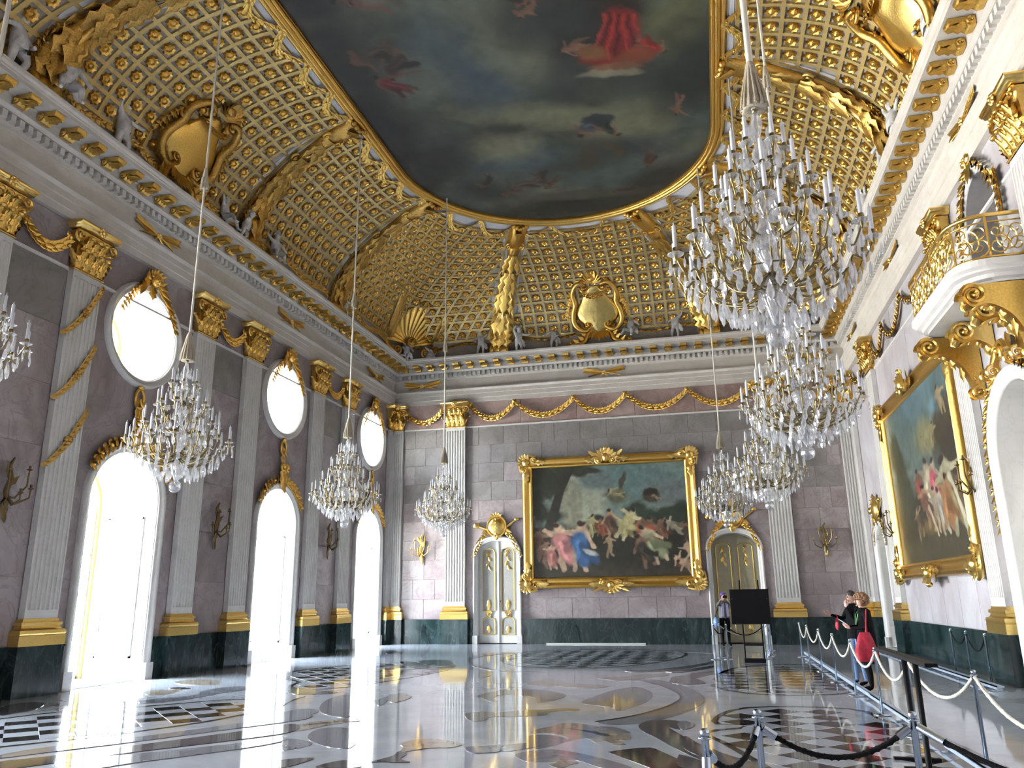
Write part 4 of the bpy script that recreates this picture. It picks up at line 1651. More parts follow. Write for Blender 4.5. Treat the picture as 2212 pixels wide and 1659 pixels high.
# ------------------------------------------------------------------ doors
def make_door(n, side, along, depth, hw, top, flat, pale, leafhw):
    d = thing('door_%d' % n, None, None, wallM(side, along), kind='structure')
    outl = arch_pts(hw, top, 16, 0.0, flat)
    m = MB()
    band(m, outl, [(-0.01, -0.05), (-0.01, 0.05), (0.03, 0.08), (0.08, 0.08), (0.10, 0.11), (0.15, 0.12), (0.17, 0.10), (0.175, 0.0)])
    m.build('surround', 'white_marble', d, True)
    for s in (-1, 1):
        m = MB()
        m.box(min(s * (hw - 0.01), s * (hw + 0.19)), max(s * (hw - 0.01), s * (hw + 0.19)), 0, 0.30, -0.04, 0.14)
        m.build('plinth_block', 'white_marble', d)
    m = MB()
    m.grid([[(p[0] * 0.99, p[1] - 0.008, z) for p in outl] for z in (0.04, -depth)])
    m.build('reveal', 'white_marble', d)
    # leaves
    sp = top - hw * flat
    for s in (-1, 1):
        m = MB()
        pts = [(0.006 * s, 0.02)] + [(s * min(abs(p[0]), hw - 0.005), p[1]) for p in (outl if s > 0 else list(reversed(outl))) if p[0] * s > 0.02] 
        pts = [(0.006 * s, 0.02), (s * (hw - 0.012), 0.02)] + [(s * (hw - 0.012) * math.cos(g), sp + hw * flat * math.sin(g)) for g in [PI / 2 * k / 8 for k in range(8)]] + [(0.006 * s, top - 0.01)]
        m.prism(pts, -depth - 0.05, -depth, 'xyz')
        lf = m.build('door_leaf', pale, d)
        # gilt-edged panels, wire grille, rocaille
        x0, x1 = sorted((s * 0.14, s * (hw - 0.16)))
        for z0, z1, gr in ((1.20, sp + 0.10, True), (0.34, 0.92, True)):
            m = MB()
            m.box(x0, x1, z0, z1, -depth, -depth + 0.012)
            m.build('grille', 'mesh_panel' if pale == 'white_paint' else pale, lf)
            m = MB()
            loop = [(x0, z0), (x1, z0), (x1, z1 - 0.1), (x1 - s * 0 - 0.06, z1), ((x0 + x1) / 2, z1 + 0.06), (x0 + 0.06, z1), (x0, z1 - 0.1), (x0, z0)]
            m.tube([(a, b, -depth + 0.02) for a, b in loop], 0.022, 5)
            m.build('panel_moulding', 'bright_gold', lf)
        xc = (x0 + x1) / 2
        m = MB()
        for i in range(4):
            m.leaf((xc, sp - 0.02 - 0.16 * i, -depth + 0.02), (xc + (0.09 if i % 2 else -0.09), sp - 0.2 - 0.17 * i, -depth + 0.04), 0.10, (0, 0, 1), 0.1, 4)
        m.scroll((xc, sp + 0.0, -depth + 0.02), 0.08, 1.2, 0.02, 0.02, s, 0, 'xy', 0.3, 10, 4)
        m.leaf((xc, 1.24, -depth + 0.02), (xc, 1.62, -depth + 0.03), 0.16, (0, 0, 1), 0.05, 5)
        m.leaf((xc, 0.40, -depth + 0.02), (xc, 0.66, -depth + 0.03), 0.16, (0, 0, 1), 0.05, 5)
        m.build('carved_sprays', 'bright_gold', lf)
        m = MB()
        m.scroll((xc, 1.06, -depth + 0.02), 0.13, 1.3, 0.028, 0.03, -s, PI / 2, 'xy', 0.25, 14, 5)
        for i in range(6):
            a = PI / 2 + (i - 2.5) * 0.4
            m.leaf((xc, 1.06, -depth + 0.02), (xc + 0.17 * math.cos(a), 1.06 + 0.17 * math.sin(a), -depth + 0.04), 0.07, (0, 0, 1), 0.1, 3)
        m.build('shell', 'bright_gold', lf)
    m = MB()
    m.box(-0.03, 0.03, 0.02, top - 0.04, -depth, -depth + 0.04)
    m.build('meeting_rail', 'white_paint' if pale == 'white_paint' else pale, d)
    m = MB()
    m.blob((0.09, 1.55, -depth + 0.05), 0.025, 0.025, 0.025, 7, 5)
    m.build('knob', 'dark_bronze', d, True)
    return d


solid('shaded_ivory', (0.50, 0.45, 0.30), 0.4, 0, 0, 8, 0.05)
make_door(1, 'E', DOOR_X[0], 0.14, 0.78, 3.82, 0.55, 'white_paint', 0.6)
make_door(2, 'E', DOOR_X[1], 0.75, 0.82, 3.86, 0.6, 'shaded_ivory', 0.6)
make_door(3, 'R', RNICHE, 0.45, 0.78, 3.75, 0.8, 'white_paint', 0.6)


def door_crest(t, mat):
    def shield(m):
        rows = []
        for i in range(7):
            u = i / 6
            k = math.cos(u * PI / 2 * 0.9995)
            rows.append([((0.34 * k) * math.cos(a) * (1.06 if abs(math.sin(a)) < 0.5 else 0.96), 0.38 + 0.36 * k * math.sin(a), 0.06 + 0.16 * math.sin(u * PI / 2)) for a in [2 * PI * j / 20 for j in range(20)]])
        m.grid(rows, closed_u=True)
    part(t, 'shield', 'bright_gold', shield, True)
    def rim(m):
        m.tube([(0.37 * math.cos(a), 0.38 + 0.40 * math.sin(a), 0.08) for a in [2 * PI * j / 24 for j in range(25)]], 0.045, 6)
        for i in range(5):
            m.blob((0, 0.66 - 0.14 * i, 0.2), 0.035, 0.06, 0.03, 6, 4)
        for i in range(5):
            m.leaf((0, 0.74, 0.08), (0.12 * (i - 2), 0.95 - 0.06 * abs(i - 2), 0.1), 0.1, (0, 0, 1), 0.2, 4)
        m.leaf((0, 0.1, 0.16), (0, -0.16, 0.14), 0.22, (0, 0, 1), 0.1, 5)
    part(t, 'rim', mat, rim)
    def torch(m):
        m.tube([(-0.25, 0.22, 0.05), (-0.60, 0.36, 0.06), (-0.80, 0.42, 0.06)], [0.04, 0.05, 0.06], 6)
        m.blob((-0.82, 0.42, 0.07), 0.15, 0.13, 0.10, 8, 6)
        m.leaf((-0.3, 0.3, 0.05), (-0.62, 0.12, 0.07), 0.14, (0, 0, 1), 0.1, 4)
    part(t, 'quiver', mat, torch, True)
    def mace(m):
        m.tube([(0.25, 0.22, 0.05), (0.62, 0.50, 0.06), (0.78, 0.62, 0.06)], [0.04, 0.05, 0.035], 6)
        m.blob((0.80, 0.63, 0.07), 0.10, 0.07, 0.07, 8, 5)
        m.leaf((0.3, 0.3, 0.05), (0.62, 0.12, 0.07), 0.14, (0, 0, 1), 0.1, 4)
    part(t, 'torch', mat, mace, True)
    for s in (-1, 1):
        pts = [(s * (0.32 + 0.08 * i), 0.16 - 0.03 * i - 0.011 * i * i, 0.05) for i in range(9)]
        part(t, 'fruit_garland', mat, lambda m: m.garland(pts, 0.12, (0, 0, 1), 0.10, 1.2))


ornament('door_crest', 'E', DOOR_X[0], 3.98, 'gilded shield with crossed trophies above the white and gold door', 'ornament', door_crest, 'bright_gold')
ornament('door_crest', 'E', DOOR_X[1], 4.02, 'gilded shield and garlands above the shaded door behind the black board', 'ornament', door_crest, 'gold')
ornament('door_crest', 'R', RNICHE, 3.90, 'gilded crest above the narrow door of the right wall', 'ornament', door_crest, 'bright_gold')


# ------------------------------------------------------------------ the two big paintings in carved frames
def frame_side(m, L, wd):
    """one moulded length along x, centred, outer edge at y = 0, picture at y = -wd"""
    prof = [(0.0, 0.0), (0.0, 0.10), (-0.04, 0.16), (-0.10, 0.17), (-0.14, 0.12), (-0.22, 0.09), (-0.29, 0.11), (-0.33, 0.14), (-0.36, 0.13), (-wd, 0.05), (-wd, 0.0)]
    rows = []
    for y, z in prof:
        rows.append([(-L / 2 - y * 0.0 - (y) * -1.0, y, z), (L / 2 + y, y, z)])
    m.grid([[(r[0][0] if False else -L / 2 - y, y, z), (L / 2 + y, y, z)] for (y, z), r in zip(prof, rows)])


def carved_corner(m):
    # rocaille cluster over a frame corner; corner at origin, frame runs to -x and -y
    for i in range(7):
        a = -0.35 + i * 0.38
        m.leaf((-0.16, -0.16, 0.16), (-0.16 + 0.34 * math.cos(a), -0.16 + 0.34 * math.sin(a), 0.2), 0.17, (0, 0, 1), 0.12, 4, 0.2)
    m.scroll((-0.46, -0.10, 0.17), 0.13, 1.4, 0.045, 0.06, 1, 0, 'xy', 0.25, 16, 5)
    m.scroll((-0.10, -0.46, 0.17), 0.13, 1.4, 0.045, 0.06, -1, PI / 2, 'xy', 0.25, 16, 5)
    m.leaf((-0.5, -0.16, 0.15), (-1.0, -0.16, 0.16), 0.24, (0, 0, 1), 0.05, 6, 0.3)
    m.leaf((-0.16, -0.5, 0.15), (-0.16, -1.0, 0.16), 0.24, (0, 0, 1), 0.05, 6, 0.3)
    m.blob((-0.17, -0.17, 0.2), 0.15, 0.15, 0.10, 9, 6)
    m.tube([(0.05, -0.55, 0.12), (0.09, -0.35, 0.15), (0.09, -0.1, 0.16), (0.02, 0.06, 0.16), (-0.1, 0.10, 0.16), (-0.35, 0.09, 0.15), (-0.55, 0.05, 0.12)], [0.03, 0.05, 0.06, 0.065, 0.06, 0.05, 0.03], 6)


def carved_middle(m, big=1.0):
    for i in range(9):
        a = PI * (0.06 + 0.88 * i / 8)
        m.leaf((0, -0.18, 0.18), (0.5 * big * math.cos(a), -0.18 + 0.46 * big * math.sin(a), 0.22), 0.2, (0, 0, 1), 0.12, 5, 0.25)
    for s in (-1, 1):
        m.scroll((s * 0.26, -0.22, 0.2), 0.15, 1.5, 0.05, 0.06, -s, PI / 2, 'xy', 0.22, 16, 5)
        m.leaf((s * 0.3, -0.2, 0.17), (s * 0.85 * big, -0.16, 0.16), 0.26, (0, 0, 1), 0.08, 6, 0.35)
        m.leaf((s * 0.36, -0.05, 0.16), (s * 0.66 * big, 0.16, 0.18), 0.16, (0, 0, 1), 0.2, 5, 0.2)
    m.blob((0, -0.12, 0.24), 0.13, 0.17, 0.10, 9, 6)
    m.blob((0, 0.22 * big, 0.24), 0.09, 0.09, 0.08, 8, 5)


def framed(side, along, z, ow, oh, label, paint_fn, lab_fr, seed, tilt=0.0):
    t = thing('framed_painting', label, 'painting', wallM(side, along, z, 0.05) @ Matrix.Rotation(tilt, 4, 'X'))
    wd = 0.40
    iw, ih = ow - 2 * wd + 0.04, oh - 2 * wd + 0.04
    nx, ny = int(iw / 0.026), int(ih / 0.026)
    X, Y = np.meshgrid(np.linspace(0, iw / ih, nx), np.linspace(0, 1, ny), indexing='ij')
    c = Canvas(X, Y, seed)
    c.RN = c.noise(9, 4)
    paint_fn(c, iw / ih)
    me = paint_mesh('canvas', X, Y, c.C, lambda a, b: np.c_[a * ih - iw / 2, b * ih - ih / 2, np.full_like(a, 0.035)], np.ones(X.shape, bool), 'oil_paint')
    put('canvas', me, t)
    m = MB()
    m.box(-ow / 2 + 0.05, ow / 2 - 0.05, -oh / 2 + 0.05, oh / 2 - 0.05, 0.0, 0.03)
    m.build('backing', 'dark_bronze', t)
    fr = bpy.data.objects.new('frame', None)
    COL.objects.link(fr)
    fr.parent = t
    mh, mv = MB(), MB()
    frame_side(mh, ow, wd)
    frame_side(mv, oh, wd)
    mh, mv = mh.mesh('moulding', 'gold'), mv.mesh('moulding', 'gold')
    put('moulding', mh, fr, M=Matrix.Translation((0, oh / 2, 0)))
    put('moulding', mh, fr, M=Matrix.Translation((0, -oh / 2, 0)) @ Matrix.Rotation(PI, 4, 'Z'))
    put('moulding', mv, fr, M=Matrix.Translation((ow / 2, 0, 0)) @ Matrix.Rotation(-PI / 2, 4, 'Z'))
    put('moulding', mv, fr, M=Matrix.Translation((-ow / 2, 0, 0)) @ Matrix.Rotation(PI / 2, 4, 'Z'))
    m = MB()
    carved_corner(m)
    cm = m.mesh('corner_rocaille', 'bright_gold')
    for i, (sx_, sy_) in enumerate(((1, 1), (-1, 1), (-1, -1), (1, -1))):
        put('corner_rocaille', cm, fr, M=Matrix.Translation((sx_ * ow / 2, sy_ * oh / 2, 0)) @ Matrix.Diagonal((sx_, sy_, 1, 1)))
    m = MB()
    carved_middle(m)
    mm = m.mesh('centre_rocaille', 'bright_gold')
    put('centre_rocaille', mm, fr, M=Matrix.Translation((0, oh / 2, 0)))
    put('centre_rocaille', mm, fr, M=Matrix.Translation((0, -oh / 2, 0)) @ Matrix.Diagonal((1, -0.8, 1, 1)))
    return t


def paint_end(c, w):
    n, n2 = c.noise(2.2, 5), c.noise(5, 4)
    X, Y = c.X, c.Y
    c.C[:] = (0.115, 0.175, 0.165)
    c.mix((n - 0.45) * 4, (0.20, 0.25, 0.22))
    c.mix(np.clip((0.72 - Y) * 3, 0, 1) * np.clip((Y - 0.42) * 5, 0, 1) * 0.7, (0.30, 0.31, 0.24))
    B = c.blob
    B(0.50, 0.70, 0.18, 0.26, (0.31, 0.32, 0.24), 0, 0.6, 0.1)
    B(0.36, 0.66, 0.11, 0.24, (0.22, 0.22, 0.16), 0, 0.2, 0.05)              # tower
    B(0.58, 0.86, 0.16, 0.10, (0.12, 0.15, 0.14), 0, 0.8, 0.3)
    B(1.15, 0.85, 0.25, 0.10, (0.12, 0.18, 0.17), 0, 0.9, 0.3)
    B(1.25, 0.72, 0.16, 0.12, (0.14, 0.165, 0.16), 0, 0.8, 0.4)
    # far trees
    for x, y, rx, ry in ((0.62, 0.50, 0.09, 0.05), (0.95, 0.56, 0.12, 0.10), (1.05, 0.50, 0.2, 0.09), (1.32, 0.52, 0.14, 0.10), (1.42, 0.56, 0.1, 0.08), (1.2, 0.44, 0.2, 0.06)):
        B(x, y, rx, ry, (0.03, 0.045, 0.03), 0, 0.4, 0.5)
    # dark ground
    c.mix(np.clip((0.50 + (c.RN - 0.5) * 0.12 - Y) * 14, 0, 1), (0.026, 0.026, 0.018))
    c.mix(np.clip((0.14 - Y) * 6, 0, 1) * 0.8, (0.06, 0.05, 0.03))
    # great tree at the side
    B(0.09, 0.88, 0.22, 0.17, (0.022, 0.026, 0.016), 0, 0.4, 0.6)
    B(0.34, 0.97, 0.22, 0.06, (0.028, 0.03, 0.018), -0.1, 0.5, 0.6)
    B(0.52, 0.955, 0.14, 0.03, (0.03, 0.035, 0.022), -0.05, 0.6, 0.6)
    c.limb((0.15, 0.42), (0.30, 0.90), 0.05, (0.025, 0.022, 0.015), 0.3)
    c.limb((0.24, 0.72), (0.38, 0.98), 0.03, (0.025, 0.022, 0.015), 0.3)
    B(0.06, 0.62, 0.11, 0.14, (0.02, 0.022, 0.014), 0, 0.5, 0.6)
    B(0.18, 0.55, 0.10, 0.05, (0.02, 0.022, 0.014), 0, 0.6, 0.6)
    # floating figures, wobbled like brushwork
    c.X, c.Y = X + 0.045 * (c.noise(14, 3) - 0.5), Y + 0.045 * (c.noise(14, 3) - 0.5)
    B(0.80, 0.71, 0.11, 0.055, (0.10, 0.10, 0.06), -0.2, 0.5, 0.4)
    B(0.835, 0.84, 0.025, 0.085, (0.06, 0.055, 0.035), -0.35, 0.4, 0.2)
    c.figure(0.78, 0.74, 0.16, 1.2, (0.30, 0.25, 0.15), (0.18, 0.17, 0.09), 1)
    B(1.09, 0.69, 0.085, 0.06, (0.055, 0.045, 0.03), 0, 0.4, 0.6)
    c.figure(1.13, 0.69, 0.11, 0.8, (0.26, 0.21, 0.13), None, 2)
    B(1.08, 0.74, 0.06, 0.025, (0.03, 0.025, 0.02), 0, 0.5, 0.5)
    # procession
    F = (0.46, 0.33, 0.23)
    D = (0.20, 0.12, 0.08)
    for i, (x, y, s, a, fl, cl) in enumerate([
            (0.06, 0.30, 0.30, 0.1, D, (0.10, 0.05, 0.03)), (0.12, 0.22, 0.26, 0.0, D, None), (0.62, 0.44, 0.16, 0, D, (0.18, 0.06, 0.03)), (0.55, 0.45, 0.2, 0.0, (0.36, 0.32, 0.17), (0.30, 0.27, 0.13)),
            (0.98, 0.40, 0.22, 0.1, D, (0.26, 0.09, 0.04)), (1.05, 0.38, 0.26, -0.2, D, (0.28, 0.08, 0.03)), (1.16, 0.40, 0.2, 0.2, D, (0.14, 0.07, 0.04)), (1.28, 0.42, 0.2, 0.9, (0.36, 0.30, 0.22), (0.22, 0.20, 0.14)), (1.38, 0.36, 0.2, 0.2, D, (0.05, 0.04, 0.03)),
            (0.66, 0.41, 0.14, 0.0, D, (0.20, 0.07, 0.04)), (0.72, 0.47, 0.26, 0.15, (0.42, 0.27, 0.17), (0.10, 0.06, 0.04)), (0.86, 0.46, 0.30, -0.5, (0.46, 0.40, 0.24), (0.34, 0.30, 0.14)),
            (0.16, 0.19, 0.22, 0.1, F, (0.34, 0.14, 0.12)), (0.27, 0.28, 0.44, 0.25, F, (0.45, 0.20, 0.19)), (0.42, 0.28, 0.44, -0.2, F, (0.05, 0.12, 0.25)), (0.70, 0.27, 0.18, 0.2, (0.30, 0.22, 0.13), None),
            (1.06, 0.28, 0.36, 0.35, (0.48, 0.37, 0.26), (0.22, 0.24, 0.14)), (1.0, 0.22, 0.3, 0.4, D, (0.04, 0.035, 0.025)), (1.40, 0.20, 0.22, 0.5, F, None), (1.33, 0.11, 0.2, 0.9, F, (0.2, 0.07, 0.04)), (1.40, 0.10, 0.24, 1.3, F, (0.34, 0.22, 0.15))]):
        c.figure(x, y, s, a, fl, cl, 50 + i)
    B(0.52, 0.22, 0.07, 0.025, (0.38, 0.38, 0.36), -0.35, 0.5, 0.2)
    B(0.86, 0.45, 0.09, 0.03, (0.37, 0.33, 0.17), -0.4, 0.5, 0.2)
    c.X, c.Y = X, Y
    c.C = c.C ** 1.05 * (0.62 + 0.85 * c.noise(26, 3))[..., None]


def paint_right(c, w):
    n = c.noise(2.0, 5)
    X, Y = c.X / w, c.Y
    c.X = X
    c.C[:] = (0.075, 0.115, 0.11)
    c.mix((n - 0.45) * 4, (0.15, 0.19, 0.165))
    B = c.blob
    B(0.55, 0.95, 0.3, 0.10, (0.09, 0.15, 0.17), 0, 0.8, 0.2)
    B(0.80, 0.80, 0.10, 0.07, (0.12, 0.22, 0.26), 0, 0.7, 0.3)
    B(0.62, 0.70, 0.14, 0.10, (0.20, 0.19, 0.10), 0, 0.8, 0.3)
    c.mix(np.clip((0.50 + (c.RN - 0.5) * 0.2 - Y) * 8, 0, 1), (0.028, 0.026, 0.016))
    B(0.13, 0.72, 0.09, 0.15, (0.035, 0.045, 0.024), 0.1, 0.4, 0.5)
    B(0.20, 0.50, 0.13, 0.22, (0.03, 0.038, 0.022), 0, 0.5, 0.5)
    B(0.88, 0.62, 0.16, 0.20, (0.05, 0.04, 0.022), 0, 0.5, 0.5)
    B(0.97, 0.45, 0.16, 0.3, (0.035, 0.03, 0.02), 0, 0.6, 0.4)
    B(0.5, 0.06, 0.6, 0.09, (0.045, 0.04, 0.022), 0, 0.8, 0.2)
    B(0.60, 0.20, 0.25, 0.05, (0.12, 0.085, 0.035), 0, 0.8, 0.4)
    c.X, c.Y = X + 0.045 * (c.noise(12, 3) - 0.5), Y + 0.05 * (c.noise(12, 3) - 0.5)
    F = (0.31, 0.25, 0.18)
    for i, (x, y, s, a, fl, cl) in enumerate([
            (0.86, 0.82, 0.16, 0.3, (0.26, 0.20, 0.11), None), (0.70, 0.68, 0.14, -0.4, (0.24, 0.2, 0.1), (0.2, 0.17, 0.08)), (0.58, 0.66, 0.1, 0.3, (0.26, 0.22, 0.13), None),
            (0.44, 0.42, 0.26, 0.1, (0.14, 0.09, 0.06), (0.22, 0.05, 0.04)), (0.55, 0.42, 0.34, 0.0, F, (0.38, 0.34, 0.24)), (0.64, 0.42, 0.3, -0.1, F, (0.33, 0.07, 0.09)), (0.50, 0.32, 0.28, 0.2, (0.3, 0.2, 0.13), (0.12, 0.06, 0.04)),
            (0.60, 0.28, 0.26, -0.1, F, None), (0.68, 0.26, 0.26, 0.1, (0.34, 0.30, 0.24), (0.24, 0.22, 0.18)), (0.82, 0.34, 0.44, 0.25, (0.36, 0.33, 0.22), (0.20, 0.17, 0.09)), (0.76, 0.30, 0.3, -0.2, (0.3, 0.17, 0.09), (0.24, 0.12, 0.05)),
            (0.93, 0.3, 0.3, 0.1, (0.13, 0.09, 0.06), (0.08, 0.05, 0.03)), (0.36, 0.24, 0.2, 0.3, (0.2, 0.14, 0.08), (0.07, 0.05, 0.03))]):
        c.figure(x, y, s, a, fl, cl, 90 + i)
    c.limb((0.84, 0.42), (0.96, 0.08), 0.02, (0.42, 0.39, 0.28), 0.6)
    c.limb((0.52, 0.30), (0.60, 0.13), 0.014, (0.4, 0.32, 0.22), 0.6)
    c.X, c.Y = X * w, Y
    c.C = c.C ** 1.05 * (0.6 + 0.85 * c.noise(20, 3))[..., None]


framed('E', 8.88, 4.46, 6.62, 4.95, 'large painting of a crowded procession in a gilded frame on the end wall', paint_end, '', 11)
framed('R', -8.62, 4.5, 7.5, 4.95, 'dark landscape painting with figures in a gilded frame on the right wall', paint_right, '', 12)


# ------------------------------------------------------------------ wall sconces: branching bronze arms with candle sockets
def sconce_parts(t, mat):
    part(t, 'stem', mat, lambda m: (m.tube([(0, -0.55, 0.06), (0.03, -0.35, 0.1), (-0.04, -0.1, 0.12), (0.04, 0.15, 0.12), (-0.02, 0.45, 0.1), (0.06, 0.62, 0.12)], [0.02, 0.05, 0.06, 0.06, 0.045, 0.02], 6),
                                    m.leaf((0, -0.3, 0.08), (0.06, -0.75, 0.06), 0.16, (0, 0, 1), 0.05, 5), m.leaf((0, 0.2, 0.1), (-0.14, 0.5, 0.14), 0.14, (0, 0, 1), 0.2, 4), m.leaf((0, 0.0, 0.1), (0.16, 0.25, 0.16), 0.14, (0, 0, 1), 0.2, 4)))
    for x, y, z in ((-0.42, -0.05, 0.28), (0.42, 0.02, 0.28), (-0.22, 0.34, 0.34), (0.26, 0.40, 0.34), (0.0, -0.12, 0.46)):
        a = part(t, 'arm', mat, lambda m: m.tube([(0.0, -0.2, 0.1), (x * 0.4, -0.36 + y * 0.3, z * 0.6), (x * 0.95, -0.22 + y * 0.6, z), (x, y - 0.05, z)], [0.026, 0.024, 0.02, 0.018], 5), True)
        m = MB()
        m.lathe([(0.015, -0.05), (0.06, -0.03), (0.06, -0.015), (0.025, 0.0), (0.028, 0.06), (0.0, 0.06)], 8, (x, y, z), 'y')
        m.build('drip_pan', mat, a)


def sconce(side, al, z, label, mat='dark_bronze'):
    t = thing('wall_sconce', label, 'sconce', wallM(side, al, z, 0.02) @ Matrix.Scale(0.88, 4), 'branching wall sconces')
    sconce_parts(t, mat)


sconce('L', -11.85, 3.62, 'dark branching sconce between the paired pilasters beyond the nearest window')
sconce('L', -5.5, 3.62, 'dark branching sconce between the two far pilasters of the window wall')
sconce('L', -18.35, 3.75, 'dark branching sconce cut by the left picture edge')
sconce('E', 1.40, 3.62, 'gilded branching sconce between left corner and sunlit pilaster', 'gold')
sconce('E', 16.45, 3.55, 'bronze branching sconce on the end wall near the right corner', 'brass')
sconce('R', -4.75, 3.6, 'dark sconce sticking out beside the far edge of the slanting painting', 'dark_bronze')
sconce('R', -12.58, 3.9, 'dark sconce sticking out beside the near edge of the slanting painting', 'dark_bronze')


# ------------------------------------------------------------------ gate and balcony on the right wall
m = MB()
band(m, GATE, [(0.0, -0.05), (0.0, 0.05), (0.04, 0.09), (0.12, 0.09), (0.15, 0.13), (0.23, 0.14), (0.26, 0.11), (0.27, 0.0)])
g = m.build('door_4', 'white_marble', None, True, 'structure')
g.matrix_world = wallM('R', RGATE)
m = MB()
m.grid([[(p[0] * 0.99, p[1] - 0.01, z) for p in GATE] for z in (0.04, -0.9)])
m.build('reveal', 'white_marble', g)
m = MB()
for s in (-1, 1):
    m.box(min(s * 0.03, s * 1.2), max(s * 0.03, s * 1.2), 0.02, 3.9, -0.75, -0.70)
    m.build('door_leaf', 'white_paint', g)
    m = MB()
m = MB()
band(m, UPPER, [(0.0, -0.05), (0.0, 0.05), (0.04, 0.08), (0.10, 0.08), (0.13, 0.12), (0.17, 0.12), (0.20, 0.0)])
u = m.build('door_5', 'white_marble', None, True, 'structure')
u.matrix_world = wallM('R', RGATE)
m = MB()
m.grid([[(p[0] * 0.99, p[1] - 0.01, z) for p in UPPER] for z in (0.04, -0.9)])
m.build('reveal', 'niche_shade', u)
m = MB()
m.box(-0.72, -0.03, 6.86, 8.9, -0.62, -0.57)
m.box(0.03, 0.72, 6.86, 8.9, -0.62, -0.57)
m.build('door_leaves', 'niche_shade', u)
for s in (-1, 1):
    m = MB()
    x0, x1 = sorted((s * 0.14, s * 0.62))
    m.box(x0, x1, 7.9, 8.55, -0.57, -0.55)
    m.box(x0, x1, 7.0, 7.7, -0.57, -0.55)
    m.build('sunk_panel', 'grey_marble', u)


def upper_crest(t, mat):
    def k(m):
        m.leaf((0, 0.22, 0.1), (0, -0.28, 0.1), 0.26, (0, 0, 1), 0.1, 6, 0.3)
        for s in (-1, 1):
            m.scroll((s * 0.1, 0.2, 0.1), 0.12, 1.3, 0.045, 0.05, -s, -PI / 2, 'xy', 0.25, 14, 5)
    part(t, 'keystone', 'bright_gold', k)
    for s in (-1, 1):
        pts = [(s * (0.12 + 0.2 * i), 0.06 - 0.012 * i * i * 4, 0.06) for i in range(5)] + [(s * 1.05, -0.55, 0.06), (s * 1.1, -0.95, 0.06), (s * 1.08, -1.4, 0.06)]
        part(t, 'leaf_swag', mat, lambda m: m.garland(catmull(pts, 3, False), 0.18, (0, 0, 1), 0.14))


ornament('upper_door_crest', 'R', RGATE, 9.3, 'gilded keystone and hanging garlands round the door over the balcony', 'ornament', upper_crest)

BD, BHW, BZ = 1.15, 1.78, 6.5            # balcony depth, half width, underside
bal = thing('balcony', 'white balcony with gilded scrollwork railing on the right wall', 'balcony', wallM('R', RGATE, BZ, 0.0))


def bal_outline(e):
    pts = []
    hw, d, r = BHW + e, BD + e, 0.55
    pts.append((-hw, 0.0))
    pts.append((-hw + 0.0, 0.25))
    for i in range(9):
        a = PI - PI / 2 * i / 8
        # concave-convex corner
        pts.append((-hw + r + r * math.cos(a), d - r + r * math.sin(a)))
    for i in range(9):
        a = PI / 2 - PI / 2 * i / 8
        pts.append((hw - r + r * math.cos(a), d - r + r * math.sin(a)))
    pts.append((hw, 0.25))
    pts.append((hw, 0.0))
    return pts


m = MB()
levels = [(-0.22, 0.0), (-0.22, 0.04), (-0.15, 0.06), (-0.13, 0.12), (-0.06, 0.15), (-0.05, 0.18), (0.0, 0.22), (0.0, 0.33)]
rows = [[(p[0], y, p[1]) for p in bal_outline(e)] for e, y in levels]
m.grid(rows)
for rw in (rows[0], rows[-1]):
    n = len(rw)
    m.add(rw, [tuple(range(n)) if rw is rows[-1] else tuple(reversed(range(n)))])
m.build('slab', 'white_marble', bal)
o2 = bal_outline(-0.06)
o2 = [(p[0], max(0.04, p[1])) for p in o2]
m = MB()
m.tube([(p[0], 1.10, p[1]) for p in o2], 0.04, 6)
m.build('handrail', 'bright_gold', bal, True)
m = MB()
m.tube([(p[0], 0.37, p[1]) for p in o2], 0.028, 5)
m.tube([(p[0], 0.98, p[1]) for p in o2], 0.014, 5)
m.build('foot_rail', 'gold', bal, True)
# scrollwork panels of the railing, wrapped on the outline
Ls = [0.0]
for a, b in zip(o2, o2[1:]):
    Ls.append(Ls[-1] + math.hypot(b[0] - a[0], b[1] - a[1]))


def wrap(s, y, out=0.0):
    i = min(len(Ls) - 2, max(0, int(np.searchsorted(Ls, s)) - 1))
    w_ = (s - Ls[i]) / (Ls[i + 1] - Ls[i] + 1e-9)
    a, b = o2[i], o2[i + 1]
    return (a[0] + (b[0] - a[0]) * w_, y, a[1] + (b[1] - a[1]) * w_ + out)


npan = 9
pl = Ls[-1] / npan
for k in range(npan):
    s0 = k * pl
    m = MB()
    for sg in (-1, 1):
        for yc, r, tw in ((0.56, 0.17, 1.6), (0.82, 0.13, 1.4)):
            pts = []
            for i in range(21):
                q = i / 20
                rr = r * (1 - 0.85 * q)
                a = -PI / 2 * sg + sg * 2 * PI * tw * q
                pts.append(wrap(s0 + pl / 2 + sg * pl * 0.25 + rr * math.cos(a), yc + rr * math.sin(a)))
            m.tube(pts, 0.013, 4)
    m.tube([wrap(s0 + pl / 2 + 0.15 * math.cos(2 * PI * i / 16), 0.68 + 0.2 * math.sin(2 * PI * i / 16)) for i in range(17)], 0.013, 4)
    for i in range(6):
        a = 2 * PI * i / 6
        p = wrap(s0 + pl / 2, 0.68)
        m.leaf(p, wrap(s0 + pl / 2 + 0.12 * math.cos(a), 0.68 + 0.12 * math.sin(a)), 0.05, (0, 0, 1), 0.1, 3)
    m.build('scrollwork_panel', 'bright_gold', bal)
    m = MB()
    m.tube([wrap(s0 + 0.005, 0.35), wrap(s0 + 0.005, 1.10)], 0.022, 5)
    m.build('baluster', 'gold', bal)


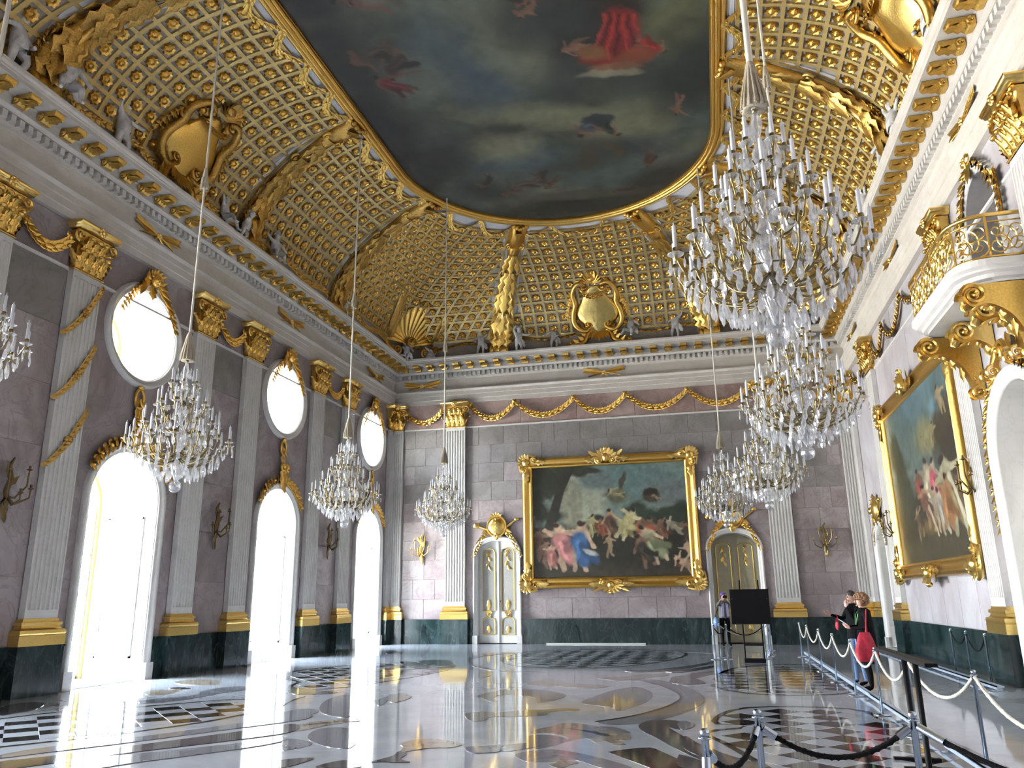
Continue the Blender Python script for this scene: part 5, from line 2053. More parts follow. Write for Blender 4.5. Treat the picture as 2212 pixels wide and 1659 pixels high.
def console(m, w=0.24, d=1.0, h=1.25):
    """scroll bracket in the yz plane: big volute in front under the slab, small one at the wall foot"""
    top = [(0.0, 0.0)]
    outline = [(0.02, -0.02), (d, -0.02)]
    body = catmull([(d - 0.02, -0.05), (d + 0.05, -0.22), (d - 0.08, -0.40), (d - 0.28, -0.36), (d - 0.45, -0.42), (d - 0.66, -0.62), (d - 0.80, -0.95), (0.10, -h)], 4, False)
    poly = [(0.0, -0.02), (d - 0.02, -0.02)] + body[1:] + [(0.0, -h - 0.02)]
    m.prism([(p[0], p[1]) for p in poly], -w / 2, w / 2, 'zyx')
    for s in (-1, 1):
        m.scroll((s * (w / 2 + 0.01), -0.20, d - 0.12), 0.19, 1.7, 0.045, s * 0.05, -1, PI / 2, 'yz', 0.12, 24, 5)
        m.scroll((s * (w / 2 + 0.01), -h + 0.10, 0.12), 0.12, 1.5, 0.035, s * 0.03, 1, 0, 'yz', 0.15, 18, 5)
    for i in range(6):
        q = body[5 + i * 3]
        q2 = body[min(len(body) - 1, 8 + i * 3)]
        m.leaf((0, q[1] - 0.02, q[0] + 0.02), (0, q2[1] - 0.03, q2[0] + 0.06), w * 0.95, (0, -0.7, 0.7), 0.18, 4, 0.3)


m = MB()
console(m)
cm = m.mesh('console', 'gold')
for x in (-1.45, 1.45):
    put('console', cm, bal, (x, 0.0, 0.02))
m = MB()
console(m, 0.30, 0.62, 1.1)
cm2 = m.mesh('console', 'bright_gold')
put('console', cm2, bal, (-0.62, 0.0, 0.02))
put('console', cm2, bal, (0.62, 0.0, 0.02))
m = MB()
for s in (-1, 1):
    m.leaf((s * 0.2, -0.5, 0.08), (s * 0.55, -0.85, 0.1), 0.2, (0, 0, 1), 0.1, 5)
m.scroll((0.0, -0.75, 0.1), 0.2, 1.4, 0.06, 0.06, 1, 0, 'xy', 0.2, 18, 6)
m.build('keystone_scroll', 'gold', bal)
def gate_gar(t, mat):
    for s in (-1, 1):
        pts = [(1.62 * math.cos(PI / 2 - s * (0.25 + 0.16 * i)), 3.95 + 1.55 * math.sin(PI / 2 - s * (0.25 + 0.16 * i)), 0.05) for i in range(9)] + [(s * 1.62, 3.4, 0.05), (s * 1.6, 2.7, 0.05)]
        part(t, 'leaf_swag', mat, lambda m: m.garland(pts, 0.17, (0, 0, 1), 0.14))


ornament('gate_garland', 'R', RGATE, 0.0, 'gilded hanging garlands round the arched gate under the balcony', 'garland', gate_gar)


# ------------------------------------------------------------------ golden shields standing on the cornice against the cove
def cartouche(M, label, gold, bright, run):
    t = thing('golden_shield', label, 'ornament', M, 'golden shields on the cornice')

    def lean(y):
        # the cove leans into the room as it rises
        return 0.06 + run * (1 - math.sqrt(1 - (min(y, 2.7) / 2.85) ** 2))

    def body(m):
        n = 28
        rows = []
        for i in range(8):
            u = i / 7
            k = math.cos(u * PI / 2 * 0.9995)
            row = []
            for j in range(n):
                a = 2 * PI * j / n
                r = 1 + 0.10 * math.cos(4 * a) - 0.08 * math.cos(2 * a)
                x, y = 0.84 * k * r * math.cos(a), 1.24 + 0.64 * k * r * math.sin(a)
                row.append((x, y, lean(y) + 0.02 + 0.24 * math.sin(u * PI / 2)))
            rows.append(row)
        m.grid(rows, closed_u=True)
    part(t, 'shield_field', bright, body, True)

    def rim(s):
        def f(m):
            pts = [(0.30, 1.98), (0.60, 2.02), (0.84, 1.80), (0.80, 1.52), (0.92, 1.25), (0.94, 0.95), (0.74, 0.68), (0.46, 0.64), (0.30, 0.80)]
            P = [(s * x, y, lean(y) + 0.16) for x, y in catmull(pts, 4, False)]
            m.tube(P, [0.06 + 0.05 * math.sin(PI * i / (len(P) - 1)) for i in range(len(P))], 7)
            m.scroll((s * 0.38, 1.88, lean(1.9) + 0.2), 0.17, 1.6, 0.055, 0.08, s, PI / 2, 'xy', 0.15, 20, 6)
            m.scroll((s * 0.40, 0.82, lean(0.8) + 0.2), 0.15, 1.5, 0.05, 0.06, -s, -PI / 2, 'xy', 0.15, 20, 6)
            m.scroll((s * 0.80, 1.66, lean(1.6) + 0.12), 0.16, 1.2, 0.05, 0.06, -s, PI / 2, 'xy', 0.2, 16, 6)
            for y0 in (1.0, 1.25, 1.5, 1.75):
                m.leaf((s * 0.86, y0, lean(y0) + 0.1), (s * 1.10, y0 + 0.16, lean(y0) + 0.14), 0.18, (0, 0, 1), 0.2, 4, 0.25)
        return f
    for s in (-1, 1):
        part(t, 'scrolled_rim', gold, rim(s), True)

    def crest(m):
        for i in range(9):
            a = PI * (0.04 + 0.92 * i / 8)
            m.leaf((0, 2.06, lean(2.06) + 0.12), (0.44 * math.cos(a), 2.08 + 0.19 * math.sin(a), lean(2.08 + 0.19 * math.sin(a)) + 0.14), 0.2, (0, 0, 1), 0.1, 5, 0.1)
        m.blob((0, 2.14, lean(2.1) + 0.2), 0.16, 0.14, 0.1, 9, 6)
        for s in (-1, 1):
            m.scroll((s * 0.52, 2.16, lean(2.1) + 0.14), 0.12, 1.3, 0.04, 0.05, -s, PI / 2, 'xy', 0.2, 14, 5)
    part(t, 'shell_crest', gold, crest)
    part(t, 'leaf_swag', gold, lambda m: m.garland(swag((-0.50, 1.80, lean(1.7) + 0.28), (0.50, 1.80, lean(1.7) + 0.28), 0.20, 10), 0.13, (0, 0, 1), 0.1))
    for s in (-1, 1):
        def leg(m, s=s):
            pts = catmull([(s * 0.28, 0.72, 0.22), (s * 0.46, 0.50, 0.24), (s * 0.58, 0.25, 0.26), (s * 0.85, 0.12, 0.26), (s * 1.15, 0.13, 0.26)], 4, False)
            m.tube(pts, [0.11 - 0.03 * i / len(pts) for i in range(len(pts))], 7)
            m.scroll((s * 1.15, 0.16, 0.22), 0.15, 1.5, 0.06, 0.10, -s, -PI / 2, 'xy', 0.15, 18, 6)
            for i in range(4):
                q = pts[2 + i * 3]
                m.leaf(q, (q[0] + s * 0.26, q[1] + 0.18, q[2] + 0.1), 0.16, (0, 0, 1), 0.2, 4, 0.2)
        part(t, 'splayed_leg', gold, leg, True)
        part(t, 'side_garland', gold, lambda m, s=s: m.garland(catmull([(s * 0.95, 1.75, lean(1.7) + 0.1), (s * 1.16, 1.35, lean(1.3) + 0.1), (s * 1.2, 0.9, 0.16), (s * 1.34, 0.5, 0.12)], 4, False), 0.15, (0, 0, 1), 0.12))

    def foot(m):
        for i in range(7):
            a = -PI / 2 + (i - 3) * 0.34
            m.leaf((0, 0.86, 0.24), (0.42 * math.sin(a + PI / 2) * 1.2, 0.16 + 0.05 * abs(i - 3), 0.34), 0.20, (0, 0, 1), 0.1, 6, 0.25)
        for i in range(10):
            m.blob((-0.8 + 0.178 * i, 0.05, 0.34), 0.09, 0.06, 0.06, 7, 5)
    part(t, 'leaf_foot', gold, foot)
    return t


def tiltM(side, along, out):
    return wallM(side, along, 11.18, out)


cartouche(tiltM('E', 8.90, 0.34), 'golden shield with scrolled rim in the middle of the end cove', 'gold', 'bright_gold', 5.6)
cartouche(tiltM('L', -15.3, 0.34), 'dark gold shield with big volute on the window-side cove', 'brown_shade_gold', 'gold', 4.05)  # same shield in darker golds, shade of the window side coloured in
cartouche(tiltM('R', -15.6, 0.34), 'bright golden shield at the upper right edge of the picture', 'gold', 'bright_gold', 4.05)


# ------------------------------------------------------------------ shell trophies in the corners of the cove
def trophy(mir, label, gold, bright):
    c = Vector((1.05, -1.05, 11.18))
    X = Vector((1, 1, 0)).normalized()
    if mir:
        c = mirx(c)
        X = Vector((1, -1, 0)).normalized()
    Z = X.cross(Vector((0, 0, 1)))
    M = Matrix(((X.x, 0, Z.x, c.x), (X.y, 0, Z.y, c.y), (X.z, 1, Z.z, c.z), (0, 0, 0, 1)))
    t = thing('shell_trophy', label, 'ornament', M, 'shell trophies in the cove corners')
    ln = lambda y: max(0.06, 7.6 * (1 - math.sqrt(1 - (min(y, 2.75) / 2.85) ** 2)) - 0.45)

    def shell_(m):
        n = 13
        for i in range(n):
            a0, a1 = PI * (0.02 + 0.96 * i / n), PI * (0.02 + 0.96 * (i + 1) / n)
            rows = []
            for k in range(6):
                r = 0.12 + 0.98 * k / 5
                row = []
                for j in range(5):
                    a = a0 + (a1 - a0) * j / 4
                    y = 0.55 + r * 1.15 * math.sin(a)
                    row.append((r * math.cos(a), y, ln(y) + 0.10 + 0.10 * (k / 5) * math.sin(PI * j / 4) + 0.12 * math.sin(PI * k / 5)))
                rows.append(row)
            m.grid(rows)
    part(t, 'shell', bright, shell_, True)
    part(t, 'shell_eye', gold, lambda m: (m.blob((0, 0.6, 0.34), 0.18, 0.16, 0.12, 9, 6), m.scroll((0, 0.6, 0.36), 0.24, 1.5, 0.05, 0.08, 1, 0, 'xy', 0.2, 18, 6)))
    for s in (-1, 1):
        def c_scroll(m, s=s):
            pts = catmull([(s * 0.15, 1.98, ln(1.98) + 0.12), (s * 0.65, 1.95, ln(1.95) + 0.12), (s * 1.10, 1.50, ln(1.5) + 0.16), (s * 1.22, 0.95, ln(0.95) + 0.18), (s * 1.05, 0.40, 0.3), (s * 0.70, 0.15, 0.3)], 5, False)
            m.tube(pts, [0.05 + 0.04 * math.sin(PI * i / (len(pts) - 1)) for i in range(len(pts))], 7)
            m.scroll((s * 0.62, 0.26, 0.30), 0.18, 1.5, 0.055, 0.07, -s, -PI / 2, 'xy', 0.15, 18, 6)
            m.scroll((s * 0.20, 1.86, ln(1.9) + 0.14), 0.14, 1.4, 0.05, 0.06, s, PI / 2, 'xy', 0.15, 18, 6)
        part(t, 'c_scroll', gold, c_scroll, True)

        def plume(m, s=s):
            for i in range(6):
                x0 = s * (0.9 + 0.14 * i)
                top = 2.1 - 0.15 * i + (0.35 if i % 2 else 0)
                m.leaf((x0, 0.7, 0.28), (s * (1.05 + 0.20 * i), 0.6 + top * 0.75, ln(top) + 0.18), 0.26, (0, 0, 1), 0.06, 6, 0.12)
        part(t, 'plumes', gold, plume)

        def branch(m, s=s):
            pts = catmull([(s * 0.3, 1.9, ln(1.9) + 0.1), (s * 0.7, 2.25, ln(2.25)), (s * 1.05, 2.45, ln(2.45)), (s * 1.5, 2.5, ln(2.5) - 0.3), (s * 1.9, 2.3, ln(2.3) - 0.6)], 5, False)
            m.tube(pts, [0.055 - 0.04 * i / len(pts) for i in range(len(pts))], 6)
            for i in range(2, len(pts) - 1, 2):
                for k in (-1, 1):
                    q = Vector(pts[i])
                    d = (Vector(pts[i + 1]) - q).normalized()
                    e = Vector((-d.y, d.x, 0)) * k
                    m.leaf(q, q + d * 0.28 + e * 0.2, 0.15, (0, -0.2, 1), 0.15, 4, 0.2)
        part(t, 'branch', gold, branch)
    for s, x, y in ((1, 1.9, 1.3), (-1, -1.9, 1.3)):
        def small(m):
            for i in range(7):
                a = PI * (0.15 + 0.7 * i / 6)
                m.leaf((x, y, ln(y) + 0.05), (x + 0.42 * math.cos(a), y + 0.55 * math.sin(a), ln(y + 0.4) + 0.18), 0.16, (0, 0, 1), 0.1, 4)
            m.tube([(x + s * 0.3, y + 0.1, ln(y) + 0.1), (x - s * 0.35, y - 0.55, 0.25), (x - s * 0.55, y - 0.9, 0.2)], [0.03, 0.03, 0.02], 5)
        part(t, 'torch_flame', gold, small)
    return t


trophy(False, 'dark gold shell trophy with plumes in the left corner of the cove', 'brown_shade_gold', 'gold')  # left corner's shade is in these darker golds
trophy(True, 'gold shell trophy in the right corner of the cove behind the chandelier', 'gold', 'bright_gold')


# ------------------------------------------------------------------ putti: one skinned body per pose
def skin_body(name, joints, bones, mat, root, sub=2, smooth=True):
    """joints: name -> ((x, y, z), radius); one continuous mesh"""
    names = list(joints)
    me = bpy.data.meshes.new(name)
    me.from_pydata([joints[n][0] for n in names], [(names.index(a), names.index(b)) for a, b in bones], [])
    o = bpy.data.objects.new(name + '_tmp', me)
    COL.objects.link(o)
    sk = o.modifiers.new('skin', 'SKIN')
    if not me.skin_vertices:
        bpy.context.view_layer.objects.active = o
    layer = me.skin_vertices[0] if me.skin_vertices else None
    for i, n in enumerate(names):
        r = joints[n][1]
        rr = r if isinstance(r, tuple) else (r, r)
        layer.data[i].radius = rr
        layer.data[i].use_root = (n == root)
    sk.use_smooth_shade = True
    sb = o.modifiers.new('sub', 'SUBSURF')
    sb.levels = sub
    sb.render_levels = sub
    dg = bpy.context.evaluated_depsgraph_get()
    dg.update()
    res = bpy.data.meshes.new_from_object(o.evaluated_get(dg))
    res.name = name
    bpy.data.objects.remove(o)
    res.materials.clear()
    for m_ in (mat if isinstance(mat, (list, tuple)) else [mat]):
        res.materials.append(MATS[m_])
    if smooth:
        res.polygons.foreach_set('use_smooth', [True] * len(res.polygons))
    return res


def putto(pose):
    """standing child about 1.1 m; local x right, y up, z forward"""
    hip = Vector((0, 0.46, 0))
    J = {}
    def j(n, x, y, z, r):
        J[n] = ((x, y, z), r)
    j('pelvis', 0, 0.47, 0, 0.115)
    j('belly', 0.01, 0.57, 0.03, 0.125)
    j('chest', 0.0, 0.70, 0.0, 0.115)
    j('neck', 0.0, 0.81, 0.01, 0.05)
    j('head0', 0.0, 0.87, 0.03, 0.085)
    j('head1', 0.0, 0.95, 0.03, 0.10)
    j('head2', 0.0, 1.02, 0.02, 0.07)
    P = {
        'reach': dict(la=[(0.13, 0.76, 0), (0.26, 0.86, 0.06), (0.34, 1.02, 0.10)], ra=[(-0.13, 0.75, 0), (-0.26, 0.62, 0.08), (-0.20, 0.50, 0.18)], ll=[(0.07, 0.43, 0), (0.09, 0.24, 0.04), (0.08, 0.05, -0.02), (0.10, 0.02, 0.08)], rl=[(-0.07, 0.43, 0), (-0.12, 0.25, 0.06), (-0.16, 0.05, -0.04), (-0.17, 0.02, 0.06)]),
        'point': dict(la=[(0.13, 0.75, 0), (0.30, 0.72, 0.10), (0.46, 0.74, 0.16)], ra=[(-0.13, 0.76, 0), (-0.22, 0.92, 0.04), (-0.12, 1.06, 0.06)], ll=[(0.07, 0.43, 0), (0.12, 0.25, 0.08), (0.16, 0.06, 0.0), (0.18, 0.03, 0.10)], rl=[(-0.07, 0.43, 0), (-0.06, 0.24, -0.02), (-0.05, 0.05, -0.05), (-0.06, 0.02, 0.05)]),
        'sit': dict(la=[(0.13, 0.74, 0), (0.28, 0.62, 0.05), (0.36, 0.50, 0.14)], ra=[(-0.13, 0.75, 0), (-0.30, 0.78, 0.06), (-0.44, 0.88, 0.08)], ll=[(0.08, 0.42, 0.04), (0.15, 0.38, 0.28), (0.14, 0.14, 0.34), (0.15, 0.10, 0.44)], rl=[(-0.08, 0.42, 0.04), (-0.15, 0.42, 0.27), (-0.22, 0.20, 0.38), (-0.24, 0.16, 0.47)]),
        'lean': dict(la=[(0.13, 0.74, 0), (0.20, 0.58, 0.10), (0.06, 0.50, 0.22)], ra=[(-0.13, 0.75, 0), (-0.28, 0.66, 0.0), (-0.40, 0.56, 0.05)], ll=[(0.07, 0.43, 0), (0.13, 0.28, 0.12), (0.10, 0.08, 0.02), (0.12, 0.04, 0.12)], rl=[(-0.07, 0.43, 0), (-0.10, 0.24, 0.0), (-0.10, 0.05, -0.03), (-0.11, 0.02, 0.07)]),
    }[pose]
    B = [('pelvis', 'belly'), ('belly', 'chest'), ('chest', 'neck'), ('neck', 'head0'), ('head0', 'head1'), ('head1', 'head2')]
    for k, rs in (('la', (0.055, 0.042, 0.034)), ('ra', (0.055, 0.042, 0.034))):
        prev = 'chest'
        for i, (p, r) in enumerate(zip(P[k], rs)):
            j(k + str(i), *p, r)
            B.append((prev, k + str(i)))
            prev = k + str(i)
    for k in ('ll', 'rl'):
        prev = 'pelvis'
        for i, (p, r) in enumerate(zip(P[k], (0.085, 0.062, 0.042, 0.032))):
            j(k + str(i), *p, r)
            B.append((prev, k + str(i)))
            prev = k + str(i)
    body = skin_body('body', J, B, 'stone_grey', 'pelvis', 1)
    m = MB()
    for i in range(16):
        a = 2 * PI * i / 8 + (0.3 if i > 7 else 0)
        y = 0.99 if i < 8 else 1.05
        r = 0.09 if i < 8 else 0.05
        m.blob((r * math.cos(a), y, 0.01 + r * math.sin(a) - 0.02), 0.035, 0.03, 0.035, 6, 4)
    hair = m.mesh('hair', 'stone_grey', True)
    m = MB()
    m.blob((0, 0.95, 0.125), 0.016, 0.02, 0.018, 5, 4)
    m.blob((0.035, 0.97, 0.115), 0.014, 0.01, 0.01, 5, 4)
    m.blob((-0.035, 0.97, 0.115), 0.014, 0.01, 0.01, 5, 4)
    m.blob((0, 0.915, 0.11), 0.024, 0.008, 0.012, 5, 4)
    face = m.mesh('face', 'stone_grey', True)
    m = MB()
    ring_ = []
    for k in range(4):
        ring_.append([((0.135 + 0.012 * math.cos(5 * a + k)) * math.cos(a), 0.42 + 0.05 * k + 0.03 * math.sin(2 * a), 0.01 + (0.125 + 0.012 * math.cos(5 * a + k)) * math.sin(a)) for a in [2 * PI * q / 18 for q in range(18)]])
    m.grid(ring_, closed_u=True)
    m.leaf((0.12, 0.52, 0.05), (0.26, 0.22, 0.0), 0.16, (0, 0, 1), 0.1, 5, 0.2)
    cloth = m.mesh('loincloth', 'stone_grey', True)
    return dict(body=body, hair=hair, face=face, loincloth=cloth)


PUT = {k: putto(k) for k in ('reach', 'point', 'sit', 'lean')}


def place_putto(pose, side, along, out, label, s=1.0, ry=0.0, rx=0.0, z=11.21, flip=1):
    M = wallM(side, along, z, out) @ Matrix.Rotation(ry, 4, 'Y') @ Matrix.Rotation(rx, 4, 'X') @ Matrix.Diagonal((s * flip, s, s, 1))
    t = thing('putto', label, 'statue', M, 'putti on the cornice')
    for k, me in PUT[pose].items():
        put(k, me, t)


place_putto('reach', 'E', 4.05, 0.66, 'white putto raising one arm, just left of the golden rib by the end shield', 0.98, 0.2)
place_putto('point', 'E', 5.62, 0.74, 'putto leaning over the cornice, just right of the left golden rib', 1.0, 0.4, 0.25, 11.15)
place_putto('lean', 'E', 7.05, 0.55, 'small putto standing at the left foot of the end shield', 1.0, 0.2)
place_putto('sit', 'E', 10.15, 0.58, 'putto with outstretched arm sitting at the right foot of the end shield', 1.08, -0.3, 0.0, 11.28)
place_putto('reach', 'E', 11.85, 0.60, 'putto reaching up beside the right golden rib of the end cove', 1.1, -0.3, 0, 11.21)
place_putto('lean', 'E', 0.95, 0.95, 'tall statue standing before the dark shell in the left corner', 1.55, -0.5)
place_putto('sit', 'E', 0.98, 0.98, 'seated putto dangling its legs over the left corner of the cornice', 1.0, 0.0, 0.2, 10.95)
place_putto('sit', 'L', -13.3, 0.55, 'putto crouching at the foot of the dark gold shield', 1.0, 0.3)
place_putto('lean', 'L', -12.65, 0.62, 'putto bending over the cornice before the dark rib', 0.95, 0.5, 0.3)
place_putto('sit', 'L', -10.9, 0.60, 'putto at the far side of the dark rib on the window cornice', 1.0, -0.3, 0.15)
place_putto('point', 'L', -6.1, 0.60, 'putto near the dark rib beside the left shell corner', 1.0, 0.2)
place_putto('point', 'L', -17.25, 0.58, 'white putto holding up an arm left of the dark gold shield', 1.25, 0.2)
place_putto('sit', 'L', -19.0, 0.60, 'pale reclining putto below the rib at the upper left', 1.25, -0.3, 0.2)
place_putto('lean', 'L', -20.1, 0.60, 'shaded statue on the cornice at the left picture edge', 1.3, 0.4)
place_putto('point', 'R', -12.9, 0.62, 'dark-headed statue below the curled rib on the right cornice', 1.25, 0.3)
place_putto('lean', 'R', -11.7, 0.62, 'draped statue next to the dark-headed one on the right cornice', 1.25, -0.2)
place_putto('point', 'R', -9.0, 0.60, 'white statue with outstretched arm above the slanting painting', 1.2, 0.2)
place_putto('sit', 'R', -7.6, 0.60, 'small white putto farther along the right cornice', 1.1, -0.2)
place_putto('reach', 'R', -16.2, 0.62, 'statue beside the bright golden shield at the top right', 1.3, 0.2)
# a helmet resting on the cornice near the corner
h = thing('helmet', 'small grey plumed helmet lying on the end cornice', 'helmet', wallM('E', 1.9, 11.21, 0.72))
part(h, 'skull', 'stone_grey', lambda m: m.lathe([(0.20, 0.0), (0.24, 0.04), (0.2, 0.06), (0.19, 0.16), (0.14, 0.26), (0.05, 0.31), (0.0, 0.32)], 14, (0, 0, 0), 'y'), True)
part(h, 'plume', 'stone_grey', lambda m: [m.leaf((0, 0.26, -0.05 * i), (0.10 * (i - 2), 0.5 - 0.03 * i, -0.1 * i + 0.1), 0.12, (0, 0, 1), 0.2, 4) for i in range(5)])


